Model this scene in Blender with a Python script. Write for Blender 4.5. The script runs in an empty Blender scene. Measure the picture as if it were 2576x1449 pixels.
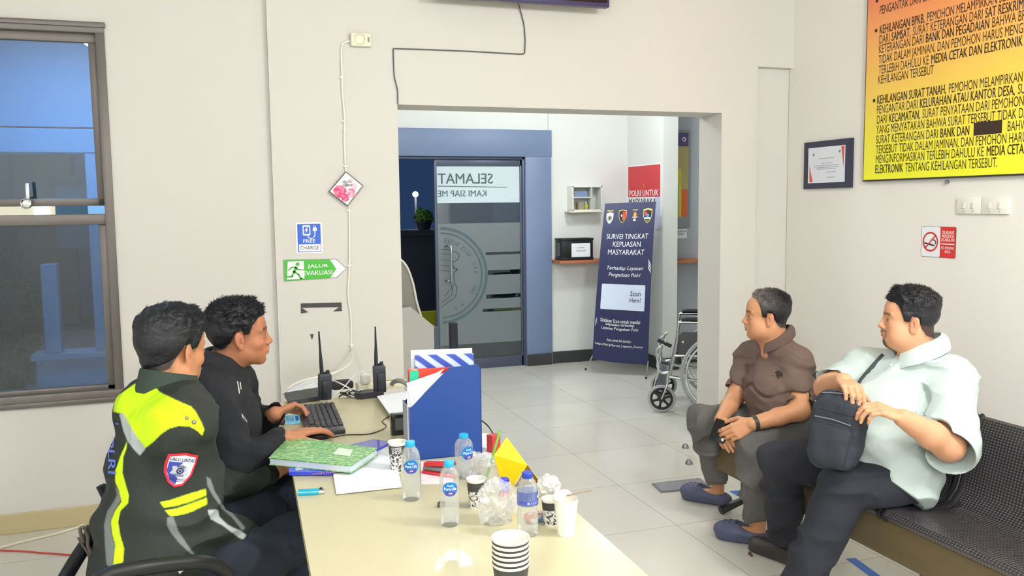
import bpy, bmesh, math, random
import numpy as np
from mathutils import Vector, Matrix, geometry
from mathutils.bvhtree import BVHTree
random.seed(7); RNG = np.random.default_rng(11)
SC = bpy.context.scene
COL = SC.collection
PI = math.pi
# ------------------------------------------------------------------ camera, world, lights, exposure
FPX, CX, CY, CAMH = 2176.0, 1288.0, 724.5, 1.55
_Y = np.array([538-CX, 522-CY, FPX]); _Y /= np.linalg.norm(_Y)
_X = np.array([7675-CX, 438-CY, FPX]); _X -= _X.dot(_Y)*_Y; _X /= np.linalg.norm(_X)
_Z = np.cross(_X, _Y)
if _Z[1] > 0: _Z = -_Z
RM = np.array([_X, _Y, _Z]); CPOS = np.array([0, 0, CAMH])
cam_data = bpy.data.cameras.new('camera'); cam = bpy.data.objects.new('camera', cam_data); COL.objects.link(cam)
cam_data.sensor_width = 36.0; cam_data.lens = FPX*36.0/2576.0; cam_data.clip_start = 0.05; cam_data.clip_end = 200
_r, _u, _b = RM@np.array([1., 0, 0]), RM@np.array([0, -1., 0]), RM@np.array([0, 0, -1.])
cam.matrix_world = Matrix(((_r[0], _u[0], _b[0], 0), (_r[1], _u[1], _b[1], 0), (_r[2], _u[2], _b[2], CAMH), (0, 0, 0, 1)))
SC.camera = cam
SC.view_settings.view_transform = 'Standard'; SC.view_settings.look = 'None'
SC.view_settings.gamma = 1.0; SC.view_settings.use_curve_mapping = False
SC.view_settings.exposure = 0.88
W = bpy.data.worlds.new('night'); SC.world = W; W.use_nodes = True
W.node_tree.nodes['Background'].inputs[0].default_value = (0.010, 0.022, 0.055, 1)
W.node_tree.nodes['Background'].inputs[1].default_value = 1.0

def ray(u, v): return RM@np.array([u-CX, v-CY, FPX])
def P(u, v, X=None, Y=None, Z=None):
    """a measured image direction met with a real plane of the room"""
    d = ray(u, v)
    t = (X/d[0]) if X is not None else (Y/d[1]) if Y is not None else (Z-CAMH)/d[2]
    return CPOS+d*t
def area(name, loc, size, energy, color, rot=(0, 0, 0)):
    l = bpy.data.lights.new(name, 'AREA'); l.shape = 'RECTANGLE'; l.size, l.size_y = size
    l.energy = energy; l.color = color
    o = bpy.data.objects.new(name, l); COL.objects.link(o); o.location = loc; o.rotation_euler = rot
    return o
def bulb(loc, energy, color, r=0.14):
    l = bpy.data.lights.new('ceiling_lamp_light', 'POINT'); l.energy = energy; l.color = color; l.shadow_soft_size = r
    o = bpy.data.objects.new('ceiling_lamp_light', l); COL.objects.link(o); o.location = loc; return o
LAMP_A, LAMP_B = (0.97, 0.985, 1.0), (0.93, 0.97, 1.0)
FRONT_LAMPS = [(-1.1, -0.9, 86), (2.15, 1.0, 66), (1.3, -1.6, 56)]    # x, y, watts: unseen front room lamps, right-hand ones added to brighten walls
BACK_LAMPS = [(3.0, 6.2, 25), (1.57, 5.98, 16)]
for x, y, e in FRONT_LAMPS: bulb((x, y, 2.74), e, LAMP_A)
for x, y, e in BACK_LAMPS: bulb((x, y, 2.62), e, LAMP_B)
area('porch_light', (-0.9, 5.9, 2.80), (0.5, 0.5), 30, (0.55, 0.82, 1.0))
area('street_lamp_light', (-3.5, 9.5, 3.6), (0.4, 0.4), 60, (0.8, 0.9, 1.0))

# ------------------------------------------------------------------ materials
MATS = {}
def lin(c):
    return tuple(((x/255.0)/12.92 if x/255.0 <= 0.04045 else ((x/255.0+0.055)/1.055)**2.4) for x in c)
def M(name, col, rough=0.5, metal=0.0, var=0.0, vs=6.0, bump=0.0, bs=60.0, trans=0.0, ior=1.45, emis=0.0, coat=0.0, attr=None, spec=None, alpha=1.0, stretch=None):
    if name in MATS: return MATS[name]
    m = bpy.data.materials.new(name); m.use_nodes = True; nt = m.node_tree; N = nt.nodes; L = nt.links
    b = N['Principled BSDF']; c = lin(col)+(1,)
    b.inputs['Base Color'].default_value = c; b.inputs['Roughness'].default_value = rough
    b.inputs['Metallic'].default_value = metal; b.inputs['IOR'].default_value = ior
    b.inputs['Transmission Weight'].default_value = trans; b.inputs['Coat Weight'].default_value = coat
    if spec is not None: b.inputs['Specular IOR Level'].default_value = spec
    if alpha < 1: b.inputs['Alpha'].default_value = alpha
    if emis: b.inputs['Emission Color'].default_value = c; b.inputs['Emission Strength'].default_value = emis
    tc = N.new('ShaderNodeTexCoord'); src = tc.outputs['Object']
    if stretch:
        mp = N.new('ShaderNodeMapping'); mp.inputs['Scale'].default_value = stretch; L.new(src, mp.inputs[0]); src = mp.outputs[0]
    base = None
    if attr:
        a = N.new('ShaderNodeAttribute'); a.attribute_name = attr; base = a.outputs['Color']; L.new(base, b.inputs['Base Color'])
    n = N.new('ShaderNodeTexNoise'); n.inputs['Scale'].default_value = vs; n.inputs['Detail'].default_value = 4; L.new(src, n.inputs['Vector'])
    mx = N.new('ShaderNodeMix'); mx.data_type = 'RGBA'; mx.blend_type = 'MULTIPLY'
    v = max(var, 0.015); r = N.new('ShaderNodeMapRange'); r.inputs[3].default_value = 1-v; r.inputs[4].default_value = 1+v*0.6
    L.new(n.outputs[0], r.inputs[0]); mx.inputs[0].default_value = 1.0
    if base: L.new(base, mx.inputs[6])
    else: mx.inputs[6].default_value = c
    L.new(r.outputs[0], mx.inputs[7]); L.new(mx.outputs[2], b.inputs['Base Color'])
    if bump:
        n2 = N.new('ShaderNodeTexNoise'); n2.inputs['Scale'].default_value = bs; n2.inputs['Detail'].default_value = 3; L.new(src, n2.inputs['Vector'])
        bp = N.new('ShaderNodeBump'); bp.inputs['Strength'].default_value = bump; bp.inputs['Distance'].default_value = 0.004
        L.new(n2.outputs[0], bp.inputs['Height']); L.new(bp.outputs[0], b.inputs['Normal'])
    MATS[name] = m; return m
def pattern(name, cols, kind, scale, rough=0.5, th=0.5, axis=None, stretch=(1, 1, 1), soft=0.02, coat=0):
    """two-colour procedural pattern: voronoi / wave / noise / checker, object space"""
    if name in MATS: return MATS[name]
    m = bpy.data.materials.new(name); m.use_nodes = True; nt = m.node_tree; N = nt.nodes; L = nt.links
    b = N['Principled BSDF']; b.inputs['Roughness'].default_value = rough; b.inputs['Coat Weight'].default_value = coat
    tc = N.new('ShaderNodeTexCoord'); mp = N.new('ShaderNodeMapping'); mp.inputs['Scale'].default_value = stretch
    if axis: mp.inputs['Rotation'].default_value = axis
    L.new(tc.outputs['Object'], mp.inputs[0])
    if kind == 'voronoi': t = N.new('ShaderNodeTexVoronoi')
    elif kind == 'wave': t = N.new('ShaderNodeTexWave'); t.inputs['Distortion'].default_value = 0.6; t.inputs['Detail'].default_value = 1
    elif kind == 'checker': t = N.new('ShaderNodeTexChecker')
    else: t = N.new('ShaderNodeTexNoise'); t.inputs['Detail'].default_value = 2
    t.inputs['Scale'].default_value = scale; L.new(mp.outputs[0], t.inputs['Vector'])
    out = t.outputs['Distance'] if kind == 'voronoi' else t.outputs['Fac'] if 'Fac' in t.outputs else t.outputs[0]
    cr = N.new('ShaderNodeValToRGB'); e = cr.color_ramp.elements
    e[0].position = max(0, th-soft); e[0].color = lin(cols[0])+(1,); e[1].position = min(1, th+soft); e[1].color = lin(cols[1])+(1,)
    for i, c in enumerate(cols[2:]):
        q = e.new(min(1.0, th+soft+0.14*(i+1))); q.color = lin(c)+(1,)
    L.new(out, cr.inputs[0]); L.new(cr.outputs[0], b.inputs['Base Color'])
    MATS[name] = m; return m
def thin_glass(name, tint, gloss=0.08, rough=0.0, opac=0.0, ocol=(200, 210, 215), fres=1.0):
    """window-pane material: tinted transparency plus a mirror coat (and an optional frosted film)"""
    if name in MATS: return MATS[name]
    m = bpy.data.materials.new(name); m.use_nodes = True; nt = m.node_tree; N = nt.nodes; L = nt.links
    N.remove(N['Principled BSDF']); o = N['Material Output']
    tr = N.new('ShaderNodeBsdfTransparent'); tr.inputs[0].default_value = lin(tint)+(1,)
    gl = N.new('ShaderNodeBsdfGlossy'); gl.inputs['Roughness'].default_value = rough; gl.inputs[0].default_value = (1, 1, 1, 1)
    fr = N.new('ShaderNodeFresnel'); fr.inputs[0].default_value = 1.5
    ad = N.new('ShaderNodeMath'); ad.operation = 'MULTIPLY_ADD'; ad.inputs[1].default_value = fres; ad.inputs[2].default_value = gloss; L.new(fr.outputs[0], ad.inputs[0])
    ad.use_clamp = True
    mx = N.new('ShaderNodeMixShader'); L.new(ad.outputs[0], mx.inputs[0])
    base = tr.outputs[0]
    if opac > 0:
        df = N.new('ShaderNodeBsdfDiffuse'); df.inputs[0].default_value = lin(ocol)+(1,)
        tl = N.new('ShaderNodeBsdfTranslucent'); tl.inputs[0].default_value = lin(ocol)+(1,)
        m2 = N.new('ShaderNodeMixShader'); m2.inputs[0].default_value = 0.35; L.new(df.outputs[0], m2.inputs[1]); L.new(tl.outputs[0], m2.inputs[2])
        m3 = N.new('ShaderNodeMixShader'); m3.inputs[0].default_value = opac; L.new(tr.outputs[0], m3.inputs[1]); L.new(m2.outputs[0], m3.inputs[2])
        base = m3.outputs[0]
    L.new(base, mx.inputs[1]); L.new(gl.outputs[0], mx.inputs[2]); L.new(mx.outputs[0], o.inputs['Surface'])
    MATS[name] = m; return m

# ------------------------------------------------------------------ mesh building
class MB:
    def __init__(s): s.v = []; s.f = []; s.m = []
    def add(s, vs, fs, mi=0):
        o = len(s.v); s.v += [tuple(map(float, p)) for p in vs]; s.f += [tuple(i+o for i in f) for f in fs]; s.m += [mi]*len(fs); return s
    def bm(s, bm, mi=0, mat=None):
        if mat is not None: bmesh.ops.transform(bm, matrix=mat, verts=bm.verts)
        bm.verts.index_update(); s.add([v.co[:] for v in bm.verts], [[v.index for v in f.verts] for f in bm.faces], mi); bm.free(); return s
    def box(s, c, d, bev=0.0, mi=0, rz=0.0, rot=None, seg=2):
        bm = bmesh.new(); bmesh.ops.create_cube(bm, size=1.0)
        bmesh.ops.scale(bm, vec=Vector(d), verts=bm.verts)
        if bev > 0: bmesh.ops.bevel(bm, geom=list(bm.edges), offset=min(bev, min(d)*0.49), segments=seg, affect='EDGES', profile=0.5)
        R = rot.to_4x4() if rot is not None else Matrix.Rotation(rz, 4, 'Z')
        return s.bm(bm, mi, Matrix.Translation(Vector(c)) @ R)
    def b2(s, lo, hi, bev=0.0, mi=0):
        return s.box([(a+b)/2 for a, b in zip(lo, hi)], [abs(b-a) for a, b in zip(lo, hi)], bev, mi)
    def tube(s, pts, r, n=10, mi=0, cap=True, closed=False):
        pts = [np.array(p, float) for p in pts]; k = len(pts)
        rs = [r]*k if np.isscalar(r) else list(r)
        vs = []; T0 = None; U = None
        for i, p in enumerate(pts):
            a = pts[(i-1) % k] if (closed or i > 0) else pts[i]; b = pts[(i+1) % k] if (closed or i < k-1) else pts[i]
            T = b-a; T = T/(np.linalg.norm(T)+1e-12)
            if U is None:
                ref = np.array([0, 0, 1.]) if abs(T[2]) < 0.9 else np.array([1., 0, 0]); U = np.cross(T, ref)
            U = U-U.dot(T)*T; U = U/(np.linalg.norm(U)+1e-12); V = np.cross(T, U)
            for j in range(n):
                t = 2*PI*j/n; vs.append(p+rs[i]*(math.cos(t)*U+math.sin(t)*V))
        fs = []
        for i in range(k if closed else k-1):
            for j in range(n):
                a, b = i*n+j, i*n+(j+1) % n; c, d = ((i+1) % k)*n+(j+1) % n, ((i+1) % k)*n+j
                fs.append((a, b, c, d))
        if cap and not closed: fs.append(tuple(range(n))[::-1]); fs.append(tuple((k-1)*n+j for j in range(n)))
        return s.add(vs, fs, mi)
    def lathe(s, prof, c=(0, 0, 0), n=32, mi=0, axis=None, cap0=True, cap1=True, ribs=None):
        """prof: list of (radius, z)"""
        vs = []; k = len(prof)
        for i, (r, z) in enumerate(prof):
            for j in range(n):
                t = 2*PI*j/n; rr = r*(1+(ribs[1]*math.cos(ribs[0]*t) if ribs and ribs[2] <= z <= ribs[3] else 0))
                vs.append(Vector((rr*math.cos(t), rr*math.sin(t), z)))
        if axis is not None:
            q = Vector((0, 0, 1)).rotation_difference(Vector(axis).normalized()); vs = [q@v for v in vs]
        vs = [tuple(v+Vector(c)) for v in vs]; fs = []
        for i in range(k-1):
            for j in range(n):
                fs.append((i*n+j, i*n+(j+1) % n, (i+1)*n+(j+1) % n, (i+1)*n+j))
        if cap0 and prof[0][0] > 1e-6: fs.append(tuple(range(n))[::-1])
        if cap1 and prof[-1][0] > 1e-6: fs.append(tuple((k-1)*n+j for j in range(n)))
        return s.add(vs, fs, mi)
    def prism(s, poly, fr, depth, mi=0):
        """poly 2D outline mapped by frame fr=(o,u,v), extruded by depth along u x v"""
        o, u, v = [np.array(a, float) for a in fr]; w = np.cross(u, v); w = w/np.linalg.norm(w)
        a = [o+x*u+y*v for x, y in poly]; b = [p+w*depth for p in a]; n = len(poly)
        fs = [tuple(range(n))[::-1], tuple(range(n, 2*n))]+[(i, (i+1) % n, (i+1) % n+n, i+n) for i in range(n)]
        return s.add(a+b, fs, mi)
    def sphere(s, c, r, mi=0, seg=16, rings=10, sc=(1, 1, 1)):
        bm = bmesh.new(); bmesh.ops.create_uvsphere(bm, u_segments=seg, v_segments=rings, radius=r)
        bmesh.ops.scale(bm, vec=Vector(sc), verts=bm.verts)
        return s.bm(bm, mi, Matrix.Translation(Vector(c)))
    def flat(s, vf, fn, mi=0):
        """2-D verts/faces put through a mapping (x,y)->point"""
        return s.add([fn(x, y) for x, y in vf[0]], vf[1], mi)
    def grid(s, fn, nu, nv, mi=0, thick=0.0):
        vs = [np.array(fn(i/nu, j/nv), float) for i in range(nu+1) for j in range(nv+1)]
        W_ = nv+1; fs = [(i*W_+j, (i+1)*W_+j, (i+1)*W_+j+1, i*W_+j+1) for i in range(nu) for j in range(nv)]
        if thick:
            A = np.array(vs).reshape(nu+1, nv+1, 3); du = np.gradient(A, axis=0); dv = np.gradient(A, axis=1)
            nn = np.cross(du, dv); nn /= (np.linalg.norm(nn, axis=2, keepdims=True)+1e-12)
            B = (A-nn*thick).reshape(-1, 3); k = len(vs)
            fs2 = [tuple(i+k for i in f[::-1]) for f in fs]
            ring = [i*W_ for i in range(nu+1)]+[nu*W_+j for j in range(1, nv+1)]+[i*W_+nv for i in range(nu-1, -1, -1)]+[j for j in range(nv-1, 0, -1)]
            side = [(ring[i], ring[i-1], ring[i-1]+k, ring[i]+k) for i in range(len(ring))]
            return s.add(list(vs)+list(B), fs+fs2+side, mi)
        return s.add(vs, fs, mi)
def mesh_of(mb, name, mats, smooth=True, angle=38, off=(0, 0, 0), col=None):
    me = bpy.data.meshes.new(name)
    V = np.array(mb.v, dtype=np.float64)-np.array(off)
    me.from_pydata(V.tolist(), [], mb.f)
    for m in (mats if isinstance(mats, (list, tuple)) else [mats]): me.materials.append(m)
    if len(set(mb.m)) > 1: me.polygons.foreach_set('material_index', mb.m)
    me.polygons.foreach_set('use_smooth', [bool(smooth)]*len(me.polygons)); me.update()
    if smooth:
        try: me.set_sharp_from_angle(angle=math.radians(angle))
        except Exception: pass
    return me
def part(name, mb, mats, parent=None, smooth=True, world=True, label=None, angle=38, kind=None):
    off = (0, 0, 0)
    inv = None
    if parent is not None and world:
        mw = chain(parent); inv = mw.inverted()
    me = mesh_of(mb, name, mats, smooth, angle)
    if inv is not None: me.transform(inv)
    o = bpy.data.objects.new(name, me); COL.objects.link(o)
    if parent is not None: o.parent = parent
    if label: o['label'] = label
    if kind: o['kind'] = kind
    return o
def chain(o):
    m = Matrix.Translation(o.location) @ o.rotation_euler.to_matrix().to_4x4()
    return (chain(o.parent) @ m) if o.parent else m
def thing(name, label, cat, loc=(0, 0, 0), rz=0.0, group=None):
    o = bpy.data.objects.new(name, None); COL.objects.link(o); o.empty_display_size = 0.05
    o.location = tuple(loc); o.rotation_euler = (0, 0, rz); o['label'] = label; o['category'] = cat
    if group: o['group'] = group
    return o
def single(name, mb, mats, label, cat, loc=None, group=None, smooth=True, angle=38):
    """a thing that is one mesh; its origin goes to loc"""
    V = np.array(mb.v)
    if loc is None: loc = ((V[:, 0].min()+V[:, 0].max())/2, (V[:, 1].min()+V[:, 1].max())/2, V[:, 2].min())
    me = mesh_of(mb, name, mats, smooth, angle, off=loc)
    o = bpy.data.objects.new(name, me); COL.objects.link(o); o.location = tuple(loc); o['label'] = label; o['category'] = cat
    if group: o['group'] = group
    return o
def struct(name, mb, mats, smooth=False, parent=None):
    o = part(name, mb, mats, parent, smooth); 
    if parent is None: o['kind'] = 'structure'
    return o
def dup(root, loc, rz, label, group=None):
    r = root.copy(); COL.objects.link(r); r.location = loc; r.rotation_euler = (0, 0, rz); r['label'] = label
    if group: r['group'] = group
    for ch in list(root.children):
        c = ch.copy(); COL.objects.link(c); c.parent = r
        for g in ch.children:
            d = g.copy(); COL.objects.link(d); d.parent = c
    return r
_TX = {}
def text(s, size=1.0, bold=0.0, shear=0.0, sx=1.0, align='CENTER', sp=1.0):
    """outline of a text in 2-D, centred on 0,0 (cap height about 0.7*size): verts, faces"""
    key = (s, size, bold, shear, sx, align, sp)
    if key in _TX: return _TX[key]
    cu = bpy.data.curves.new('t', 'FONT'); cu.body = s; cu.size = 1.0; cu.align_x = align; cu.align_y = 'CENTER'
    cu.resolution_u = 2 if bold > 0 else 3; cu.shear = shear; cu.space_character = sp; cu.space_line = 1.0
    o = bpy.data.objects.new('t', cu); me = o.to_mesh()
    vs = [(v.co.x*size*sx, v.co.y*size) for v in me.vertices]; fs = [tuple(p.vertices) for p in me.polygons]
    o.to_mesh_clear(); bpy.data.objects.remove(o); bpy.data.curves.remove(cu)
    if bold > 0 and vs:
        k = len(vs); v0, f0 = vs, fs; vv = [Vector(p) for p in v0]; ff = [list(f) for f in f0]
        for q, (dx, dy) in enumerate(((-1, -.5), (1, .5)), 1):
            vv += [Vector((x+dx*bold*1.6*size, y+dy*bold*1.2*size)) for x, y in v0]; ff += [[i+k*q for i in f] for f in f0]
        r = geometry.delaunay_2d_cdt(vv, [], ff, 1, 1e-5, True)   # one clean outline, no overlapping faces
        vs = [(p.x, p.y) for p in r[0]]; fs = []
        tri = np.array([[v0[f[0]], v0[f[i]], v0[f[i+1]]] for f in f0 for i in range(1, len(f)-1)]); tri = np.concatenate([tri+np.array((dx*bold*1.6*size, dy*bold*1.2*size)) for dx, dy in ((0, 0), (-1, -.5), (1, .5))])
        A_, B__, C__ = tri[:, 0], tri[:, 1], tri[:, 2]
        va = np.array(vs); cen = np.array([va[list(f)].mean(0) for f in r[2]]); keep_ = np.zeros(len(cen), bool)
        for s0 in range(0, len(cen), 400):
            c = cen[s0:s0+400]; x_, y_ = c[:, 0][:, None], c[:, 1][:, None]
            e_ = lambda p, q: (q[:, 0]-p[:, 0])[None]*(y_-p[:, 1][None])-(q[:, 1]-p[:, 1])[None]*(x_-p[:, 0][None])
            s1, s2, s3 = e_(A_, B__), e_(B__, C__), e_(C__, A_); keep_[s0:s0+400] = (((s1 >= 0) & (s2 >= 0) & (s3 >= 0)) | ((s1 <= 0) & (s2 <= 0) & (s3 <= 0))).any(1)
        for f, kp in zip(r[2], keep_):
            if not kp: continue         # counters of O, D, B ... stay open
            ar = sum(vs[f[i]][0]*vs[f[(i+1) % len(f)]][1]-vs[f[(i+1) % len(f)]][0]*vs[f[i]][1] for i in range(len(f)))
            fs.append(tuple(f) if ar > 0 else tuple(f)[::-1])
    _TX[key] = (vs, fs); return _TX[key]
def fitted(s, w, h, **k):
    """text scaled to width w and letter height h"""
    vs, fs = text(s, 1.0, **k); xs = [v[0] for v in vs]; ys = [v[1] for v in vs]
    if not xs: return [], []
    ax, bx, ay, by = min(xs), max(xs), min(ys), max(ys)
    return [((x-(ax+bx)/2)/(bx-ax)*w, (y-(ay+by)/2)/(by-ay)*h) for x, y in vs], fs
def shifted(vf, dx, dy): return [(x+dx, y+dy) for x, y in vf[0]], vf[1]
def rect(x0, y0, x1, y1, nx=1, ny=1):
    vs = [(x0+(x1-x0)*i/nx, y0+(y1-y0)*j/ny) for i in range(nx+1) for j in range(ny+1)]
    return vs, [(i*(ny+1)+j, (i+1)*(ny+1)+j, (i+1)*(ny+1)+j+1, i*(ny+1)+j+1) for i in range(nx) for j in range(ny)]
def poly(pts): return list(pts), [tuple(range(len(pts)))]
def disc(cx_, cy_, r, n=24, ry=None):
    return poly([(cx_+r*math.cos(2*PI*i/n), cy_+(ry or r)*math.sin(2*PI*i/n)) for i in range(n)])
def ringp(cx_, cy_, r0, r1, a0=0, a1=2*PI, n=40):
    vs = []; 
    for i in range(n+1):
        t = a0+(a1-a0)*i/n; vs += [(cx_+r0*math.cos(t), cy_+r0*math.sin(t)), (cx_+r1*math.cos(t), cy_+r1*math.sin(t))]
    return vs, [(2*i, 2*i+1, 2*i+3, 2*i+2) for i in range(n)]
def stroke(pts, w):
    vs = []; fs = []
    for (x0, y0), (x1, y1) in zip(pts[:-1], pts[1:]):
        L_ = math.hypot(x1-x0, y1-y0)+1e-9; nx, ny = -(y1-y0)/L_*w/2, (x1-x0)/L_*w/2; k = len(vs)
        ex, ey = (x1-x0)/L_*w*0.3, (y1-y0)/L_*w*0.3
        vs += [(x0+nx-ex, y0+ny-ey), (x0-nx-ex, y0-ny-ey), (x1-nx+ex, y1-ny+ey), (x1+nx+ex, y1+ny+ey)]; fs.append((k, k+1, k+2, k+3))
    return vs, fs
def rrect(x0, y0, x1, y1, r, n=5):
    pts = []
    for cx_, cy_, a in ((x1-r, y1-r, 0), (x0+r, y1-r, PI/2), (x0+r, y0+r, PI), (x1-r, y0+r, 1.5*PI)):
        for i in range(n+1): pts.append((cx_+r*math.cos(a+PI/2*i/n), cy_+r*math.sin(a+PI/2*i/n)))
    return pts
def frame_fn(o, u, v, off=0.0):
    o, u, v = np.array(o, float), np.array(u, float), np.array(v, float); w = np.cross(u, v); w /= np.linalg.norm(w)
    return lambda x, y: o+x*u+y*v+w*off
def smooth_path(pts, n=8):
    """Catmull-Rom through points"""
    p = [np.array(a, float) for a in pts]; p = [2*p[0]-p[1]]+p+[2*p[-1]-p[-2]]; out = []
    for i in range(1, len(p)-2):
        for j in range(n):
            t = j/n; out.append(0.5*((2*p[i])+(-p[i-1]+p[i+1])*t+(2*p[i-1]-5*p[i]+4*p[i+1]-p[i+2])*t*t+(-p[i-1]+3*p[i]-3*p[i+1]+p[i+2])*t**3))
    out.append(p[-2]); return out

# ------------------------------------------------------------------ signed-distance volumes -> quads (bodies, clothes, hair)
class Vol:
    def __init__(s, lo, hi, h):
        s.lo = np.array(lo, float); s.h = h; s.n = np.ceil((np.array(hi)-s.lo)/h).astype(int)+1
        s.F = np.full(s.n, 1.0, np.float32)
    def win(s, lo, hi, m):
        a = np.clip(np.floor((np.array(lo)-m-s.lo)/s.h).astype(int), 0, s.n); b = np.clip(np.ceil((np.array(hi)+m-s.lo)/s.h).astype(int)+1, 0, s.n)
        if np.any(b-a < 2): return None
        ax = [(s.lo[i]+np.arange(a[i], b[i])*s.h).astype(np.float32) for i in range(3)]
        return tuple(slice(a[i], b[i]) for i in range(3)), ax[0][:, None, None], ax[1][None, :, None], ax[2][None, None, :]
    def mix(s, sl, d, k, op):
        F = s.F[sl]
        if op == 'add':
            h = np.clip(0.5+0.5*(F-d)/k, 0, 1); s.F[sl] = F*(1-h)+d*h-k*h*(1-h)
        elif op == 'sub':
            h = np.clip(0.5-0.5*(F+d)/k, 0, 1); s.F[sl] = F*(1-h)+(-d)*h+k*h*(1-h)
        else: s.F[sl] = np.maximum(F, d)
    def cone(s, a, b, ra, rb, k=0.012, flat=None, fs=1.0, op='add'):
        a, b = np.array(a, float), np.array(b, float); R = max(ra, rb)
        w = s.win(np.minimum(a, b)-R, np.maximum(a, b)+R, k+0.012)
        if w is None: return s
        sl, x, y, z = w; d = b-a; L2 = d.dot(d)+1e-12
        px, py, pz = x-a[0], y-a[1], z-a[2]
        t = np.clip((px*d[0]+py*d[1]+pz*d[2])/L2, 0, 1)
        qx, qy, qz = px-t*d[0], py-t*d[1], pz-t*d[2]
        if flat is not None:
            n = np.array(flat, float); n = n/np.linalg.norm(n); c = (qx*n[0]+qy*n[1]+qz*n[2])*(1/fs-1)
            qx, qy, qz = qx+c*n[0], qy+c*n[1], qz+c*n[2]
        D = np.sqrt(qx*qx+qy*qy+qz*qz)-(ra+(rb-ra)*t)
        if flat is not None: D = D*np.float32(min(1, fs*1.15))
        s.mix(sl, D.astype(np.float32), k, op); return s
    def ell(s, c, r, R=None, k=0.012, op='add'):
        """ellipsoid, R = 3x3 rotation whose rows are the local axes"""
        c = np.array(c, float); r = np.array(r, float); R = np.eye(3) if R is None else np.array(R)
        ext = np.sqrt(((R*r[:, None])**2).sum(0)); w = s.win(c-ext, c+ext, k+0.012)
        if w is None: return s
        sl, x, y, z = w; px, py, pz = x-c[0], y-c[1], z-c[2]
        l = [(R[i, 0]*px+R[i, 1]*py+R[i, 2]*pz) for i in range(3)]
        k0 = np.sqrt(sum((l[i]/r[i])**2 for i in range(3))); k1 = np.sqrt(sum((l[i]/r[i]**2)**2 for i in range(3)))+1e-6
        D = k0*(k0-1)/k1; D = np.where(k0 < 0.05, -r.min(), D)
        s.mix(sl, D.astype(np.float32), k, op); return s
    def half(s, p, n, keep=-1):
        """keep the side n.(q-p) < 0"""
        n = np.array(n, float); n /= np.linalg.norm(n)
        x, y, z = [(s.lo[i]+np.arange(s.n[i])*s.h).astype(np.float32) for i in range(3)]
        D = (x[:, None, None]-p[0])*n[0]+(y[None, :, None]-p[1])*n[1]+(z[None, None, :]-p[2])*n[2]
        s.F = np.maximum(s.F, D.astype(np.float32)); return s
    def near(s, t=0.03): 
        I = np.argwhere(np.abs(s.F) < t); return I, s.lo+I*s.h
    def disp(s, fn, t=0.03):
        I, Q = s.near(t)
        if len(I): s.F[I[:, 0], I[:, 1], I[:, 2]] += fn(Q).astype(np.float32)
        return s
    def mesh(s):
        F = s.F; S = (F < 0); n = s.n
        c = np.zeros(n-1, np.uint8)
        for i in (0, 1):
            for j in (0, 1):
                for k in (0, 1): c += S[i:n[0]-1+i, j:n[1]-1+j, k:n[2]-1+k]
        act = np.argwhere((c > 0) & (c < 8)); idx = np.full(n-1, -1, np.int32); idx[act[:, 0], act[:, 1], act[:, 2]] = np.arange(len(act))
        A = act; acc = np.zeros((len(A), 3)); cnt = np.zeros(len(A))
        cor = {}
        for i in (0, 1):
            for j in (0, 1):
                for k in (0, 1): cor[(i, j, k)] = F[A[:, 0]+i, A[:, 1]+j, A[:, 2]+k].astype(np.float64)
        for a in cor:
            for ax in range(3):
                if a[ax] == 0:
                    b = list(a); b[ax] = 1; fa, fb = cor[a], cor[tuple(b)]; m = (fa < 0) != (fb < 0)
                    t = np.where(m, fa/(fa-fb+1e-20), 0); p = np.zeros((len(A), 3)); p[:] = a; p[:, ax] = t
                    acc += p*m[:, None]; cnt += m
        V = s.lo+(A+acc/cnt[:, None])*s.h; faces = []
        for ax in range(3):
            sl0 = [slice(None)]*3; sl1 = [slice(None)]*3; sl0[ax] = slice(0, n[ax]-1); sl1[ax] = slice(1, n[ax])
            ch = np.argwhere(S[tuple(sl0)] != S[tuple(sl1)]); o1, o2 = (ax+1) % 3, (ax+2) % 3
            ok = (ch[:, o1] > 0) & (ch[:, o2] > 0) & (ch[:, o1] < n[o1]-1) & (ch[:, o2] < n[o2]-1); ch = ch[ok]
            def g(d1, d2):
                q = ch.copy(); q[:, o1] -= d1; q[:, o2] -= d2; return idx[q[:, 0], q[:, 1], q[:, 2]]
            Q = np.stack([g(1, 1), g(0, 1), g(0, 0), g(1, 0)], 1); ins = S[ch[:, 0], ch[:, 1], ch[:, 2]]
            Q = np.where(ins[:, None], Q, Q[:, ::-1]); faces.append(Q)
        Fc = np.concatenate(faces); Fc = Fc[(Fc >= 0).all(1)]
        return V, Fc
_LAT = RNG.random((32, 32, 32)).astype(np.float32)
def vnoise(Q, sc):
    q = np.asarray(Q)*np.array(sc); i = np.floor(q).astype(int); f = q-i; f = f*f*(3-2*f); r = 0
    for a in (0, 1):
        for b in (0, 1):
            for c in (0, 1):
                w = (f[:, 0] if a else 1-f[:, 0])*(f[:, 1] if b else 1-f[:, 1])*(f[:, 2] if c else 1-f[:, 2])
                r = r+w*_LAT[(i[:, 0]+a) % 32, (i[:, 1]+b) % 32, (i[:, 2]+c) % 32]
    return r*2-1
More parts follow.
